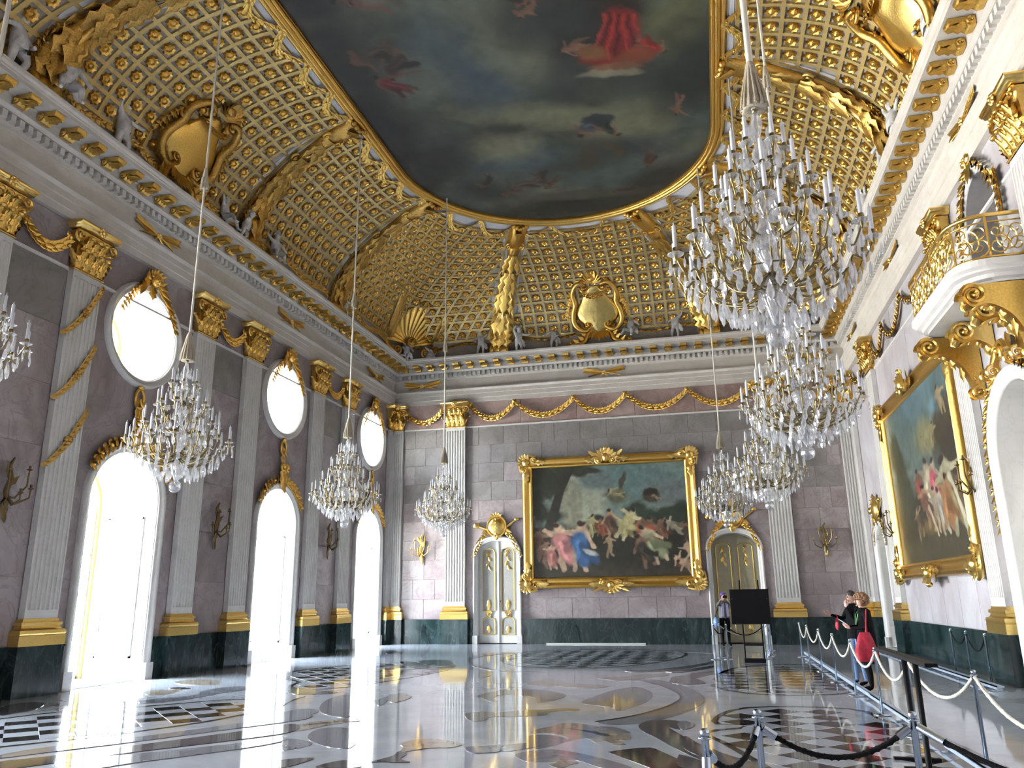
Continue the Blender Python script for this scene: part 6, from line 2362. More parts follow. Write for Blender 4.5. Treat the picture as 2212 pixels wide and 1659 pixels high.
# ------------------------------------------------------------------ inlaid marble floor: every piece a plate of its own
FM = {'grey': 'floor_grey', 'grey_lt': 'floor_grey', 'dark': 'floor_dark', 'dark_line': 'floor_black', 'black': 'floor_black', 'brown': 'floor_brown', 'tan': 'floor_tan', 'olive': 'floor_olive'}
INLAYS = [
    ('grey', 1, [(10.9, -18.54), (11.29, -18.06), (11.61, -17.33), (11.83, -16.47), (11.91, -15.68), (11.79, -14.92), (11.49, -13.98), (11.06, -13.16), (10.71, -12.96), (11.07, -12.68), (11.57, -13.1), (12.0, -14.22), (12.28, -15.47), (12.27, -16.55), (12.1, -17.39), (11.82, -18.15), (11.48, -18.69), (11.1, -18.85)]),
    ('dark_line', 1, [(10.9, -18.51), (11.25, -18.03), (11.59, -17.27), (11.81, -16.47), (11.89, -15.69), (11.77, -14.92), (11.46, -13.92), (11.06, -13.11), (11.08, -13.04), (11.5, -13.88), (11.81, -14.86), (11.93, -15.68), (11.86, -16.54), (11.63, -17.35), (11.29, -18.11), (10.93, -18.6)]),
    ('grey_lt', 1, [(10.36, -16.61), (10.51, -15.36), (10.73, -14.58), (11.01, -14.15), (11.34, -14.89), (11.43, -15.75), (11.38, -16.46), (11.21, -17.13), (11.06, -17.52), (10.9, -17.1)]),
    ('olive', 0, [(10.59, -15.21), (11.06, -14.58), (11.23, -15.35), (11.27, -16.01), (11.2, -16.53), (11.04, -17.08), (10.89, -16.97), (10.69, -16.41), (10.7, -16.01)]),
    ('tan', 1, [(10.47, -18.8), (10.7, -18.81), (11.02, -19.07), (11.33, -19.35), (11.49, -19.77), (11.46, -20.02), (11.36, -20.0), (11.48, -20.29), (11.36, -20.32), (11.2, -20.07), (11.11, -20.2), (10.97, -19.94), (10.85, -20.04), (10.76, -20.22), (10.73, -19.9), (10.42, -19.64), (10.21, -19.67), (10.23, -19.34), (10.37, -19.07)]),
    ('brown', 1, [(10.55, -19.19), (10.78, -19.3), (10.98, -19.41), (11.18, -19.6), (11.22, -19.73), (11.11, -19.73), (10.97, -19.55), (10.76, -19.37)]),
    ('grey', 1, [(10.99, -19.02), (11.2, -19.04), (11.38, -19.29), (11.45, -19.47), (11.33, -19.44), (11.15, -19.24)]),
    ('grey', 1, [(10.27, -19.8), (10.51, -19.8), (10.73, -20.02), (10.74, -20.31), (10.61, -20.6), (10.51, -20.73), (10.36, -20.45), (10.26, -20.14)]),
    ('grey', 1, [(10.36, -21.1), (10.46, -20.88), (10.7, -20.73), (10.98, -20.86), (11.26, -21.08), (11.52, -21.35), (11.67, -21.55), (11.66, -21.67), (11.37, -21.61), (11.14, -21.35), (10.98, -21.26), (10.83, -21.41), (10.64, -21.47), (10.5, -21.37)]),
    ('black', 0, [(11.33, -20.77), (11.45, -20.63), (11.64, -20.47), (11.76, -20.42), (11.83, -20.49), (12.31, -21.44), (12.4, -21.7), (12.01, -21.77)]),
    ('dark', 1, [(11.49, -18.84), (11.58, -18.41), (11.79, -18.28), (12.02, -18.39), (12.18, -18.63), (12.21, -18.82), (12.15, -19.05), (12.02, -19.1), (11.89, -18.92), (12.05, -19.5), (12.28, -20.04), (12.55, -20.65), (12.55, -21.41), (12.3, -20.96), (12.03, -20.39), (11.77, -19.72), (11.59, -19.31)]),
    ('brown', 1, [(11.86, -18.9), (11.98, -19.24), (12.18, -19.82), (12.37, -20.33), (12.36, -20.36), (12.17, -19.92), (11.97, -19.33)]),
    ('dark', 1, [(11.56, -13.21), (11.69, -12.23), (11.98, -11.41), (12.38, -10.79), (12.84, -10.3), (12.83, -10.89), (12.41, -11.5), (12.08, -12.44), (12.25, -13.02), (12.28, -13.31), (12.09, -13.55), (11.82, -13.52)]),
    ('tan', 1, [(8.48, -15.99), (8.54, -15.54), (8.84, -15.18), (9.28, -15.16), (9.79, -15.55), (9.92, -15.79), (9.8, -16.22), (9.63, -16.56), (9.54, -16.34), (9.45, -16.02), (9.13, -15.81), (8.8, -15.77), (8.79, -16.28), (8.95, -16.58), (8.8, -16.6)]),
    ('grey_lt', 1, [(8.37, -16.0), (8.55, -15.25), (8.91, -14.92), (9.41, -14.95), (9.93, -15.62), (9.89, -16.29), (9.68, -16.71), (9.63, -16.58), (9.84, -16.22), (9.92, -15.79), (9.48, -15.28), (8.94, -15.13), (8.57, -15.48), (8.5, -16.16)]),
    ('tan', 1, [(10.05, -12.55), (10.62, -12.09), (10.97, -11.51), (11.45, -11.46), (11.41, -11.95), (11.13, -12.3), (10.75, -12.84), (10.45, -12.99)]),
    ('tan', 1, [(8.81, -13.99), (8.87, -13.3), (9.19, -12.9), (9.56, -13.57), (9.87, -13.75), (10.31, -13.92), (10.51, -14.21), (10.21, -14.45), (9.87, -14.39), (9.49, -14.23), (9.11, -14.17)]),
    ('olive', 1, [(8.86, -18.13), (9.05, -17.91), (9.32, -17.94), (9.64, -17.63), (9.95, -17.52), (10.13, -17.35), (10.38, -17.32), (10.48, -17.48), (10.41, -17.67), (10.29, -17.63), (10.08, -17.82), (10.07, -18.13), (9.82, -18.23), (9.56, -18.33), (9.34, -18.42), (9.34, -18.76), (9.14, -18.79)]),
    ('grey', 1, [(10.05, -20.66), (10.34, -20.37), (10.56, -20.34), (10.46, -20.66), (10.3, -20.87), (10.17, -20.93)]),
    ('olive', 1, [(10.83, -21.56), (10.88, -21.46), (10.9, -21.21), (10.99, -21.35), (11.11, -21.42), (11.05, -21.52), (11.01, -21.65), (10.94, -21.7)]),
    ('tan', 1, [(7.23, -11.91), (7.34, -11.61), (7.6, -12.15), (7.62, -12.69), (7.47, -12.71)]),
    ('grey', 1, [(5.85, -8.24), (5.45, -6.47), (5.79, -4.8), (7.02, -3.42), (8.46, -2.75), (10.42, -3.1), (11.91, -3.77), (12.37, -4.81), (11.89, -4.47), (10.47, -3.79), (8.58, -3.53), (7.17, -4.17), (6.1, -5.53), (5.76, -6.92), (5.95, -8.23), (6.59, -9.72), (7.39, -10.74), (8.66, -11.32), (8.28, -11.36), (7.44, -11.14), (6.6, -10.07)]),
    ('dark', 1, [(10.42, -10.69), (10.99, -10.48), (11.63, -9.61), (12.16, -8.51), (12.39, -7.72), (12.39, -8.3), (12.09, -9.4), (11.66, -10.41), (11.16, -10.92), (10.65, -11.12)]),
    ('black', 1, [(11.34, -10.9), (11.67, -10.57), (12.05, -9.9), (12.39, -9.27), (12.4, -9.7), (12.06, -10.47), (11.69, -11.1)]),
    ('dark', 1, [(12.12, -19.58), (12.3, -20.11), (12.53, -20.58), (12.79, -20.99), (12.98, -21.33), (12.19, -21.47), (12.1, -20.86), (12.17, -20.85), (12.42, -21.18), (12.46, -21.11), (12.15, -20.44)]),
    ('grey', 1, [(11.8, -14.25), (11.92, -14.13), (12.1, -14.6), (12.26, -15.47), (12.3, -16.1), (12.23, -16.7), (12.14, -17.12), (12.04, -17.33), (11.92, -17.66), (11.98, -16.6), (12.02, -15.67)]),
    ('dark', 1, [(11.56, -12.25), (11.83, -11.69), (12.11, -10.97), (12.42, -10.64), (12.15, -11.52), (12.07, -12.32), (12.25, -13.02), (12.28, -13.31), (12.12, -13.54), (11.9, -13.61), (11.69, -13.42)]),
    ('grey', 1, [(11.99, -18.55), (12.08, -18.38), (12.19, -18.57), (12.21, -18.77), (12.14, -18.98), (12.05, -19.09)]),
    ('grey', 1, [(6.1, -18.56), (6.05, -18.17), (6.19, -18.01), (6.39, -18.05), (6.53, -18.21), (6.59, -18.54), (6.51, -18.86), (6.49, -19.19)]),
    ('grey_lt', 1, [(6.35, -17.85), (6.09, -17.22), (5.93, -16.51), (6.04, -16.14), (6.7, -17.36), (7.16, -18.39), (7.25, -18.77), (6.97, -18.67), (6.64, -18.35)]),
    ('grey_lt', 1, [(7.56, -20.52), (7.37, -20.01), (7.42, -19.7), (7.75, -19.75), (8.19, -20.41), (8.38, -21.02), (8.23, -21.09), (7.93, -20.91)]),
    ('grey', 1, [(7.37, -20.8), (7.42, -20.64), (7.6, -20.68), (7.78, -20.83), (7.82, -21.04), (7.76, -21.21), (7.65, -21.3)]),
    ('tan', 1, [(6.89, -19.94), (6.88, -19.53), (7.0, -19.22), (7.21, -18.99), (7.46, -18.83), (7.48, -19.19), (7.32, -19.51), (7.25, -19.78), (7.15, -20.04)]),
    ('brown', 1, [(6.95, -19.58), (7.1, -19.36), (7.3, -19.18), (7.54, -19.0), (7.58, -19.09), (7.33, -19.25), (7.15, -19.46), (6.99, -19.62)]),
    ('dark', 1, [(7.97, -21.89), (8.06, -21.75), (8.25, -21.68), (8.26, -21.9), (8.22, -22.13), (8.15, -22.21)]),
    ('dark', 1, [(8.53, -22.14), (8.53, -21.92), (8.64, -21.74), (8.81, -21.77), (8.95, -22.06)]),
    ('brown', 1, [(5.64, -17.74), (5.44, -17.08), (5.35, -16.45), (5.35, -16.59), (5.36, -16.85), (5.52, -17.46)]),
    ('grey', 1, [(6.9, -16.87), (6.84, -16.21), (6.93, -15.75), (7.1, -15.97), (7.1, -16.52), (7.08, -16.85), (7.21, -17.29), (7.17, -17.44)]),
    ('tan', 1, [(7.05, -16.77), (7.08, -16.35), (7.15, -16.08), (7.32, -16.32), (7.35, -16.89), (7.28, -17.05)]),
    ('grey', 1, [(1.78, -4.26), (1.94, -3.83), (2.49, -5.09), (2.4, -5.64)]),
    ('dark', 1, [(4.06, -8.79), (4.49, -8.75), (5.53, -10.35), (5.17, -10.55)]),
    ('dark', 1, [(4.47, -8.34), (5.16, -7.95), (5.95, -9.85), (5.56, -9.99), (4.96, -9.31)]),
    ('tan', 1, [(8.86, -20.71), (8.91, -20.46), (9.1, -20.3), (9.42, -20.45), (9.59, -20.62), (9.54, -20.82), (9.31, -20.9), (9.12, -21.15), (9.08, -21.33), (8.99, -20.92)]),
    ('dark', 1, [(8.97, -21.78), (9.01, -21.61), (9.06, -21.4), (9.03, -21.16), (9.17, -21.28), (9.21, -21.57), (9.37, -21.7), (9.23, -21.76), (9.1, -21.75)]),
    ('grey', 1, [(9.7, -20.79), (9.95, -20.64), (10.06, -20.58), (10.15, -20.93), (10.05, -21.05), (9.86, -21.09)]),
    ('olive', 1, [(4.3, -15.21), (4.64, -15.27), (5.07, -15.52), (5.61, -15.74), (5.6, -15.99), (5.26, -16.16), (4.91, -16.12)]),
    ('grey', 1, [(4.62, -22.19), (4.75, -21.65), (5.34, -20.84), (5.99, -19.61), (6.49, -18.61), (6.73, -19.05), (6.21, -19.99), (5.58, -21.1), (5.02, -21.94), (4.77, -22.33)]),
    ('dark', 1, [(4.95, -22.5), (5.19, -22.19), (5.74, -21.36), (6.37, -20.26), (6.79, -19.49), (7.12, -20.09), (6.73, -20.82), (6.05, -21.72), (5.54, -22.55), (5.3, -22.83)]),
    ('grey', 1, [(5.52, -22.3), (6.1, -21.85), (6.87, -21.04), (7.18, -20.49), (7.36, -20.8), (7.1, -21.39), (6.46, -22.29), (6.13, -22.8)]),
    ('tan', 1, [(1.92, -16.31), (1.85, -15.92), (2.21, -15.97), (2.12, -15.46), (2.52, -16.23), (2.51, -16.61), (2.23, -16.64)]),
    ('grey_lt', 1, [(2.72, -17.45), (3.08, -16.98), (3.18, -16.52), (2.93, -15.98), (2.95, -15.36), (3.26, -15.1), (3.63, -15.68), (3.51, -16.19), (3.48, -16.66), (3.43, -17.27), (3.11, -17.79)]),
    ('brown', 1, [(1.9, -15.6), (2.02, -15.43), (2.37, -15.54), (2.29, -15.69)]),
    ('brown', 1, [(1.52, -14.63), (1.71, -14.41), (2.25, -14.5), (2.16, -14.74)]),
    ('tan', 1, [(1.2, -14.43), (1.41, -13.9), (2.0, -14.08), (2.45, -14.75), (2.16, -14.97), (1.63, -14.85)]),
    ('dark', 1, [(1.08, -18.76), (0.8, -18.21), (0.98, -17.94), (1.35, -18.13), (1.75, -18.73), (1.81, -19.2), (1.75, -19.41)]),
]


def signed_area(p):
    return sum(a[0] * b[1] - b[0] * a[1] for a, b in zip(p, p[1:] + p[:1]))


for i, (mat, sm, pts) in enumerate(INLAYS):
    q = catmull(pts, 5, True) if sm else pts
    c = (sum(p[0] for p in q) / len(q), sum(p[1] for p in q) / len(q))
    m = MB()
    z = 0.0012 + 0.0006 * i * 0.25
    m.prism([(p[0] - c[0], p[1] - c[1]) for p in q], 0.0, z, 'xyz')
    put('inlay', m.mesh('inlay', FM[mat]), floor, (c[0], c[1], 0.0))


def inside_poly(x, y, poly):
    r = False
    n = len(poly)
    for i in range(n):
        (x1, y1), (x2, y2) = poly[i], poly[(i + 1) % n]
        if (y1 > y) != (y2 > y) and x < (x2 - x1) * (y - y1) / (y2 - y1) + x1:
            r = not r
    return r


PANELS = [
    [(1.9, -22.0), (2.2, -20.1), (2.6, -19.0), (3.5, -18.2), (4.4, -17.2), (5.1, -17.5), (5.35, -18.4), (5.2, -19.5), (4.7, -20.6), (4.0, -21.6), (3.2, -22.6)],
    [(2.7, -11.6), (3.2, -10.2), (4.1, -9.2), (5.2, -9.0), (5.9, -10.2), (5.9, -12.0), (5.5, -14.0), (5.0, -15.15), (4.4, -14.9), (4.1, -14.0), (3.5, -13.4), (3.1, -12.6)],
    [(6.7, -6.9), (6.8, -4.9), (7.6, -3.5), (9.0, -2.9), (10.4, -3.3), (11.3, -4.4), (11.4, -6.0), (10.9, -8.0), (10.0, -9.6), (8.9, -10.1), (7.8, -9.6), (7.1, -8.4)],
    [(12.65, -12.6), (12.8, -11.0), (13.2, -9.6), (13.9, -8.9), (14.6, -9.2), (14.7, -12.5), (14.6, -14.4), (13.9, -14.9), (13.1, -14.75), (12.6, -13.7), (12.9, -13.1)],
    [(12.65, -18.3), (13.05, -17.0), (14.3, -16.9), (14.5, -17.9), (14.75, -18.6), (15.0, -20.5), (15.0, -23.2), (13.4, -23.2), (13.3, -21.9), (13.05, -20.9), (12.75, -19.9), (12.55, -19.3), (12.95, -18.9)],
]
tm = MB()
hs = 0.2
for z, e in ((0.0, 0.0),):
    tm.add([(-hs, -hs, 0), (hs, -hs, 0), (hs, hs, 0), (-hs, hs, 0), (-hs + 0.004, -hs + 0.004, 0.0025), (hs - 0.004, -hs + 0.004, 0.0025), (hs - 0.004, hs - 0.004, 0.0025), (-hs + 0.004, hs - 0.004, 0.0025)],
           [(4, 5, 6, 7), (0, 1, 5, 4), (1, 2, 6, 5), (2, 3, 7, 6), (3, 0, 4, 7)])
tile_me = {k: None for k in ('floor_black', 'floor_brown', 'floor_white')}
for k in tile_me:
    tile_me[k] = tm.mesh('tile', k)
TS = {'floor_black': [], 'floor_brown': [], 'floor_white': []}
R45 = Matrix.Rotation(PI / 4, 4, 'Z')
dg_ = 0.405 * math.sqrt(2) / 2
for poly in PANELS:
    x0, x1 = min(p[0] for p in poly), max(p[0] for p in poly)
    y0, y1 = min(p[1] for p in poly), max(p[1] for p in poly)
    for i in range(int((x1 - x0) / dg_) + 2):
        for j in range(int((y1 - y0) / dg_) + 2):
            if (i + j) % 2:
                continue
            x, y = x0 + i * dg_, y0 + j * dg_
            if not inside_poly(x, y, poly):
                continue
            white = i % 2 == 0
            k = 'floor_white' if white else ('floor_brown' if random.random() < (0.3 if x > 12 else 0.0) else 'floor_black')
            TS[k].append(Matrix.Translation((x, y, 0.0005)) @ R45)
    # dark fillet round the panel
    m = MB()
    lp = catmull(poly, 4, True)
    P = [Vector(p) for p in lp]
    n = len(P)
    rows = [[], []]
    cc = sum(P, Vector((0, 0))) / n
    for i in range(n):
        t = (P[(i + 1) % n] - P[i - 1]).normalized()
        nn = Vector((t.y, -t.x))
        if nn.dot(P[i] - cc) < 0:
            nn = -nn
        for k, d in enumerate((0.14, 0.23)):
            q = P[i] + nn * d
            rows[k].append((q.x, q.y, 0.003))
    m.grid(rows, closed_u=True)
    put('fillet', m.mesh('fillet', 'floor_brown'), floor)
for k, lst in TS.items():
    many('tile', tile_me[k], lst, floor, 300, 'tile_rows')

# a pale plank lying along the end wall
m = MB()
m.box(-1.8, 1.8, -0.06, 0.06, 0.0, 0.04)
for e in (-1.81, 1.80):
    m.box(e, e + 0.01, -0.062, 0.062, 0.0, 0.042)
tag(put('skirting_plank', m.mesh('skirting_plank', 'white_paint'), None, (8.22, -0.22, 0.003)), 'pale low plank lying along the foot of the end wall', 'plank')


# ------------------------------------------------------------------ chandeliers
m = MB()
m.lathe([(0.0, 0.0), (0.016, 0.01), (0.017, 0.10), (0.0165, 0.215), (0.006, 0.225), (0.004, 0.25), (0.0, 0.255)], 8)
CANDLE = m.mesh('candle', 'candle_wax', True)
m = MB()
m.lathe([(0.0, -0.015), (0.03, -0.012), (0.066, 0.004), (0.07, 0.010), (0.03, 0.012)], 10)
PAN = m.mesh('drip_pan', 'crystal', True)
m = MB()
m.lathe([(0.008, -0.05), (0.014, -0.03), (0.016, 0.0), (0.027, 0.03), (0.023, 0.065), (0.0, 0.065)], 8)
SOCKET = m.mesh('socket', 'brass', True)


def drop_mesh(w, h, mat='crystal', n=6, name='crystal_drop'):
    m = MB()
    rows = []
    for r, z in ((0.10, 0.0), (0.55, -0.22), (1.0, -0.62), (0.75, -0.82), (0.05, -1.0)):
        rows.append([(w * r * math.cos(2 * PI * k / n), w * 0.55 * r * math.sin(2 * PI * k / n), h * z) for k in range(n)])
    m.grid(rows, closed_u=True)
    return m.mesh(name, mat)


def slab_mesh(w, h):
    """flat leaf-shaped cut plate"""
    m = MB()
    n = 10
    rows = []
    for k, z in ((1.0, 0.0), (0.72, 0.012), (0.0, 0.018)):
        rows.append([(w * k * math.cos(2 * PI * i / n), 0.012 * 0 + z, h * k * (math.sin(2 * PI * i / n) - 0.25 * math.cos(4 * PI * i / n))) for i in range(n)])
    m.grid(rows, closed_u=True)
    rows = [[(p[0], -p[1], p[2]) for p in r] for r in rows]
    m.grid(rows, closed_u=True)
    return m.mesh('crystal_plate', 'crystal')


DROPS = [drop_mesh(0.019, 0.10), drop_mesh(0.025, 0.13), drop_mesh(0.033, 0.17)]
PLATE = slab_mesh(0.05, 0.065)
TIERS = [(14, 0.78, 0.50, 0.76, 0.0), (12, 0.57, 0.60, 1.02, 0.26), (9, 0.38, 1.02, 1.36, 0.1), (6, 0.21, 1.42, 1.70, 0.3)]   # arms, radius, hub z, candle z, phase


def arm_mesh(r, zh, zc):
    m = MB()
    pts = catmull([(0.03, 0, zh), (r * 0.35, 0, zh - 0.10), (r * 0.72, 0, zh + 0.02), (r * 0.80, 0, zc - 0.12), (r * 0.9, 0, zc - 0.16), (r, 0, zc - 0.02)], 4, False)
    m.tube(pts, [0.0115 - 0.004 * i / len(pts) for i in range(len(pts))], 5)
    c = []
    for i in range(9):
        u = i / 8
        a = PI / 2 + 2 * PI * 0.8 * u
        c.append((r * 0.62 + 0.07 * (1 - 0.5 * u) * math.cos(a), 0, zh + 0.09 + 0.07 * (1 - 0.5 * u) * math.sin(a)))
    m.tube(c, 0.0065, 4)
    return m.mesh('arm', 'brass', True)


ARMS = [arm_mesh(r, zh, zc) for _, r, zh, zc, _ in TIERS]
m = MB()
prof = [(0.0, 0.12), (0.02, 0.14), (0.05, 0.22), (0.10, 0.34), (0.13, 0.44), (0.06, 0.52), (0.035, 0.58), (0.05, 0.64), (0.11, 0.74), (0.13, 0.86), (0.09, 0.98), (0.03, 1.04), (0.03, 1.10), (0.07, 1.18), (0.10, 1.28), (0.06, 1.40), (0.025, 1.46),
        (0.04, 1.54), (0.07, 1.62), (0.05, 1.74), (0.02, 1.80), (0.03, 1.88), (0.05, 1.96), (0.03, 2.06), (0.015, 2.14), (0.0, 2.15)]
m.lathe(prof, 10)
STEM = m.mesh('glass_stem', 'crystal', True)
HUBS = []
for z, r in ((0.50, 0.07), (1.0, 0.055), (1.42, 0.045), (2.12, 0.03)):
    m = MB()
    m.lathe([(0.0, z - 0.03), (r * 0.6, z - 0.03), (r, z), (r * 0.6, z + 0.03), (0.0, z + 0.03)], 10)
    HUBS.append(m.mesh('brass_collar', 'brass', True))
m = MB()
m.blob((0, 0, 0.06), 0.095, 0.095, 0.095, 14, 9)
BALL = m.mesh('glass_ball', 'crystal_ball', True)
RINGS = []
for r, z in ((0.50, 0.50), (0.32, 1.30)):
    m = MB()
    m.tube([(r * math.cos(2 * PI * i / 24), r * math.sin(2 * PI * i / 24), z) for i in range(25)], 0.007, 4)
    RINGS.append(m.mesh('brass_ring', 'brass', True))
m = MB()
m.lathe([(0.022, 2.62), (0.04, 2.58), (0.07, 2.40), (0.10, 2.20), (0.11, 2.14), (0.09, 2.12), (0.0, 2.16)], 14)
for i in range(14):
    a = 2 * PI * i / 14
    m.tube([(0.03 * math.cos(a), 0.03 * math.sin(a), 2.58), (0.10 * math.cos(a), 0.10 * math.sin(a), 2.25), (0.115 * math.cos(a), 0.115 * math.sin(a), 2.13)], 0.012, 4)
SLEEVE = m.mesh('cloth_sleeve', 'tassel_cloth', True)
m = MB()
m.lathe([(0.02, 0.40), (0.035, 0.36), (0.05, 0.2), (0.06, 0.02), (0.045, 0.0), (0.0, 0.02)], 10)
for i in range(8):
    a = 2 * PI * i / 8
    m.tube([(0.05 * math.cos(a), 0.05 * math.sin(a), 0.2), (0.064 * math.cos(a), 0.064 * math.sin(a), -0.02)], 0.012, 4)
TASSEL = m.mesh('cord_tassel', 'tassel_cloth', True)


def drop_places():
    """hanging crystals: under the pans, on the rings, in a basket under the hub, plates between the arms"""
    out = []
    rg = random.Random(5)
    for ti, (n, r, zh, zc, ph) in enumerate(TIERS):
        for k in range(n):
            a = ph + 2 * PI * k / n
            for d, rr, s in ((0.0, 1.0, 1 if ti < 2 else 0), (0.10, 0.95, 0), (-0.10, 0.95, 0)):
                out.append((s, (r * rr + 0.05 * (d == 0)) * math.cos(a + d / max(r, 0.3)), (r * rr + 0.05 * (d == 0)) * math.sin(a + d / max(r, 0.3)), zc - 0.05 - 0.02 * abs(d), a))
    for r, z, n, s in ((0.70, 0.64, 28, 1), (0.62, 0.55, 26, 2), (0.53, 0.47, 22, 2), (0.43, 0.40, 18, 2), (0.33, 0.34, 14, 2), (0.22, 0.30, 9, 2), (0.10, 0.28, 5, 0), (0.46, 1.02, 14, 0), (0.30, 1.30, 10, 0), (0.16, 1.62, 8, 0), (0.12, 1.98, 6, 0)):
        for k in range(n):
            a = 2 * PI * (k + 0.5 * (s == 1)) / n
            out.append((s, r * math.cos(a), r * math.sin(a), z + rg.uniform(-0.02, 0.02), a))
    for r, z, n in ((0.40, 0.72, 8), (0.52, 0.86, 10), (0.30, 1.12, 6), (0.20, 1.50, 5), (0.36, 0.96, 6), (0.13, 1.85, 4), (0.62, 0.72, 8)):
        for k in range(n):
            a = 2 * PI * k / n + z
            out.append((3, r * math.cos(a), r * math.sin(a), z + rg.uniform(-0.03, 0.03), a))
    return out


PLACES = [(s, Matrix.Translation((x, y, z)) @ Matrix.Rotation(a + PI / 2, 4, 'Z')) for s, x, y, z, a in drop_places()]


def joined(pl):
    vv, ff, n0 = [], [], 0
    for s, M in pl:
        me = (DROPS + [PLATE])[s]
        vv.extend([tuple(M @ v.co) for v in me.vertices])
        ff.extend([tuple(i + n0 for i in p.vertices) for p in me.polygons])
        n0 += len(me.vertices)
    me = bpy.data.meshes.new('crystal_drops')
    me.from_pydata(vv, [], ff)
    me.materials.append(MATS['crystal'])
    return me


ALL_DROPS = joined(PLACES)


def chandelier(x, y, z, label, near, cord_r=0.018, tassel_z=11.0, sc=1.0, top=14.02):
    t = thing('chandelier', label, 'chandelier', Matrix.Translation((x, y, z)) @ Matrix.Rotation(x * 1.7, 4, 'Z') @ Matrix.Scale(sc, 4), 'crystal chandeliers')
    put('glass_stem', STEM, t)
    for me in HUBS:
        put('brass_collar', me, t)
    for me in RINGS:
        put('brass_ring', me, t)
    put('glass_ball', BALL, t)
    put('cloth_sleeve', SLEEVE, t)
    for ti, (n, r, zh, zc, ph) in enumerate(TIERS):
        for k in range(n):
            a = put('arm', ARMS[ti], t, M=Matrix.Rotation(ph + 2 * PI * k / n, 4, 'Z'))
            put('drip_pan', PAN, a, (r, 0, zc))
            put('socket', SOCKET, a, (r, 0, zc))
            put('candle', CANDLE, a, (r, 0, zc + 0.045))
    if near:
        for s, M in PLACES:
            put(('crystal_plate' if s == 3 else 'crystal_drop'), (DROPS + [PLATE])[s], t, M=M)
    else:
        put('crystal_drops', ALL_DROPS, t, kind='stuff')
    m = MB()
    h = (top - z) / sc
    ht = (tassel_z - z) / sc
    m.tube([(0, 0, 2.12), (0, 0, h)], cord_r / sc, 7)
    m.build('cord', 'cord_white', t, True)
    put('cord_tassel', TASSEL, t, (0, 0, ht))


chandelier(13.36, -22.85, 3.9, 'biggest crystal chandelier, nearest to the camera at the upper right', True, 0.034, 12.9, 1.16)
chandelier(13.95, -19.1, 3.42, 'crystal chandelier hanging just below the biggest one on the right', True, 0.02, 9.1, 1.0)
chandelier(13.83, -12.9, 3.38, 'crystal chandelier before the end wall pilaster, left below the second one', True, 0.02, 9.0, 1.0)
chandelier(13.02, -8.5, 3.38, 'farthest right-row chandelier, hanging before the shaded door', False, 0.02, 8.9, 0.98)
chandelier(5.20, -8.5, 3.38, 'farthest left-row chandelier, before the sunlit end wall pilaster', False, 0.02, 8.9, 0.98)
chandelier(4.25, -12.9, 3.32, 'crystal chandelier hanging between the middle and farthest windows', False, 0.02, 8.8, 1.0)
chandelier(4.15, -19.0, 3.42, 'crystal chandelier hanging before the nearest tall window', True, 0.02, 8.9, 1.04)
chandelier(4.02, -23.2, 3.9, 'chandelier cut off by the left picture edge', False, 0.03, 12.4, 1.05)


# ------------------------------------------------------------------ rope barriers
m = MB()
m.lathe([(0.0, 0.0), (0.13, 0.0), (0.13, 0.012), (0.03, 0.02), (0.02, 0.03), (0.0, 0.03)], 16)
PBASE = m.mesh('foot_plate', 'steel', True)
m = MB()
m.lathe([(0.0, 0.02), (0.019, 0.02), (0.019, 0.87), (0.024, 0.875), (0.024, 0.90), (0.015, 0.91), (0.0, 0.912)], 10)
PPOST = m.mesh('post', 'steel', True)
m = MB()
m.tube([(0.03 * math.cos(2 * PI * i / 10), 0.03 * math.sin(2 * PI * i / 10), 0.86) for i in range(11)], 0.006, 4)
PRING = m.mesh('hook_ring', 'steel', True)


def stanchion(x, y, label, group, s=1.0):
    t = thing('rope_post', label, 'stanchion', Matrix.Translation((x, y, 0.004)) @ Matrix.Diagonal((s, s, 1, 1)), group)
    put('foot_plate', PBASE, t)
    put('post', PPOST, t)
    put('hook_ring', PRING, t)


def rope(a, b, sag, r, mat, label, group, za=0.86, zb=0.86, ends=None):
    c = Vector(((a[0] + b[0]) / 2, (a[1] + b[1]) / 2, 0))
    t = thing('barrier_rope', label, 'rope', (c.x, c.y, 0), group)
    A, B_ = Vector((a[0], a[1], za)) - c, Vector((b[0], b[1], zb)) - c
    d = (B_ - A)
    gap = 0.03 / max(0.1, d.length)
    pts = []
    n = 22
    for i in range(n + 1):
        u = gap + (1 - 2 * gap) * i / n
        p = A.lerp(B_, u)
        p.z -= sag * 4 * u * (1 - u)
        pts.append(p)
    # twisted strands
    m = MB()
    m.tube(pts, r * 0.8, 7)
    for s in range(3):
        q = []
        for i, p in enumerate(pts):
            tt = (pts[min(i + 1, n)] - pts[max(i - 1, 0)]).normalized()
            nn = tt.cross(Vector((0, 0, 1))).normalized()
            bb = tt.cross(nn)
            g = 2 * PI * (s / 3 + i * 0.45)
            q.append(p + (nn * math.cos(g) + bb * math.sin(g)) * r * 0.42)
        m.tube(q, r * 0.62, 5)
    m.build('strands', mat, t, True)
    if ends:
        for p, q in ((pts[0], pts[2]), (pts[-1], pts[-3])):
            e = MB()
            e.tube([p, p.lerp(q, 0.9)], [r * 1.25, r * 1.35], 8)
            e.build('end_sleeve', ends, t, True)


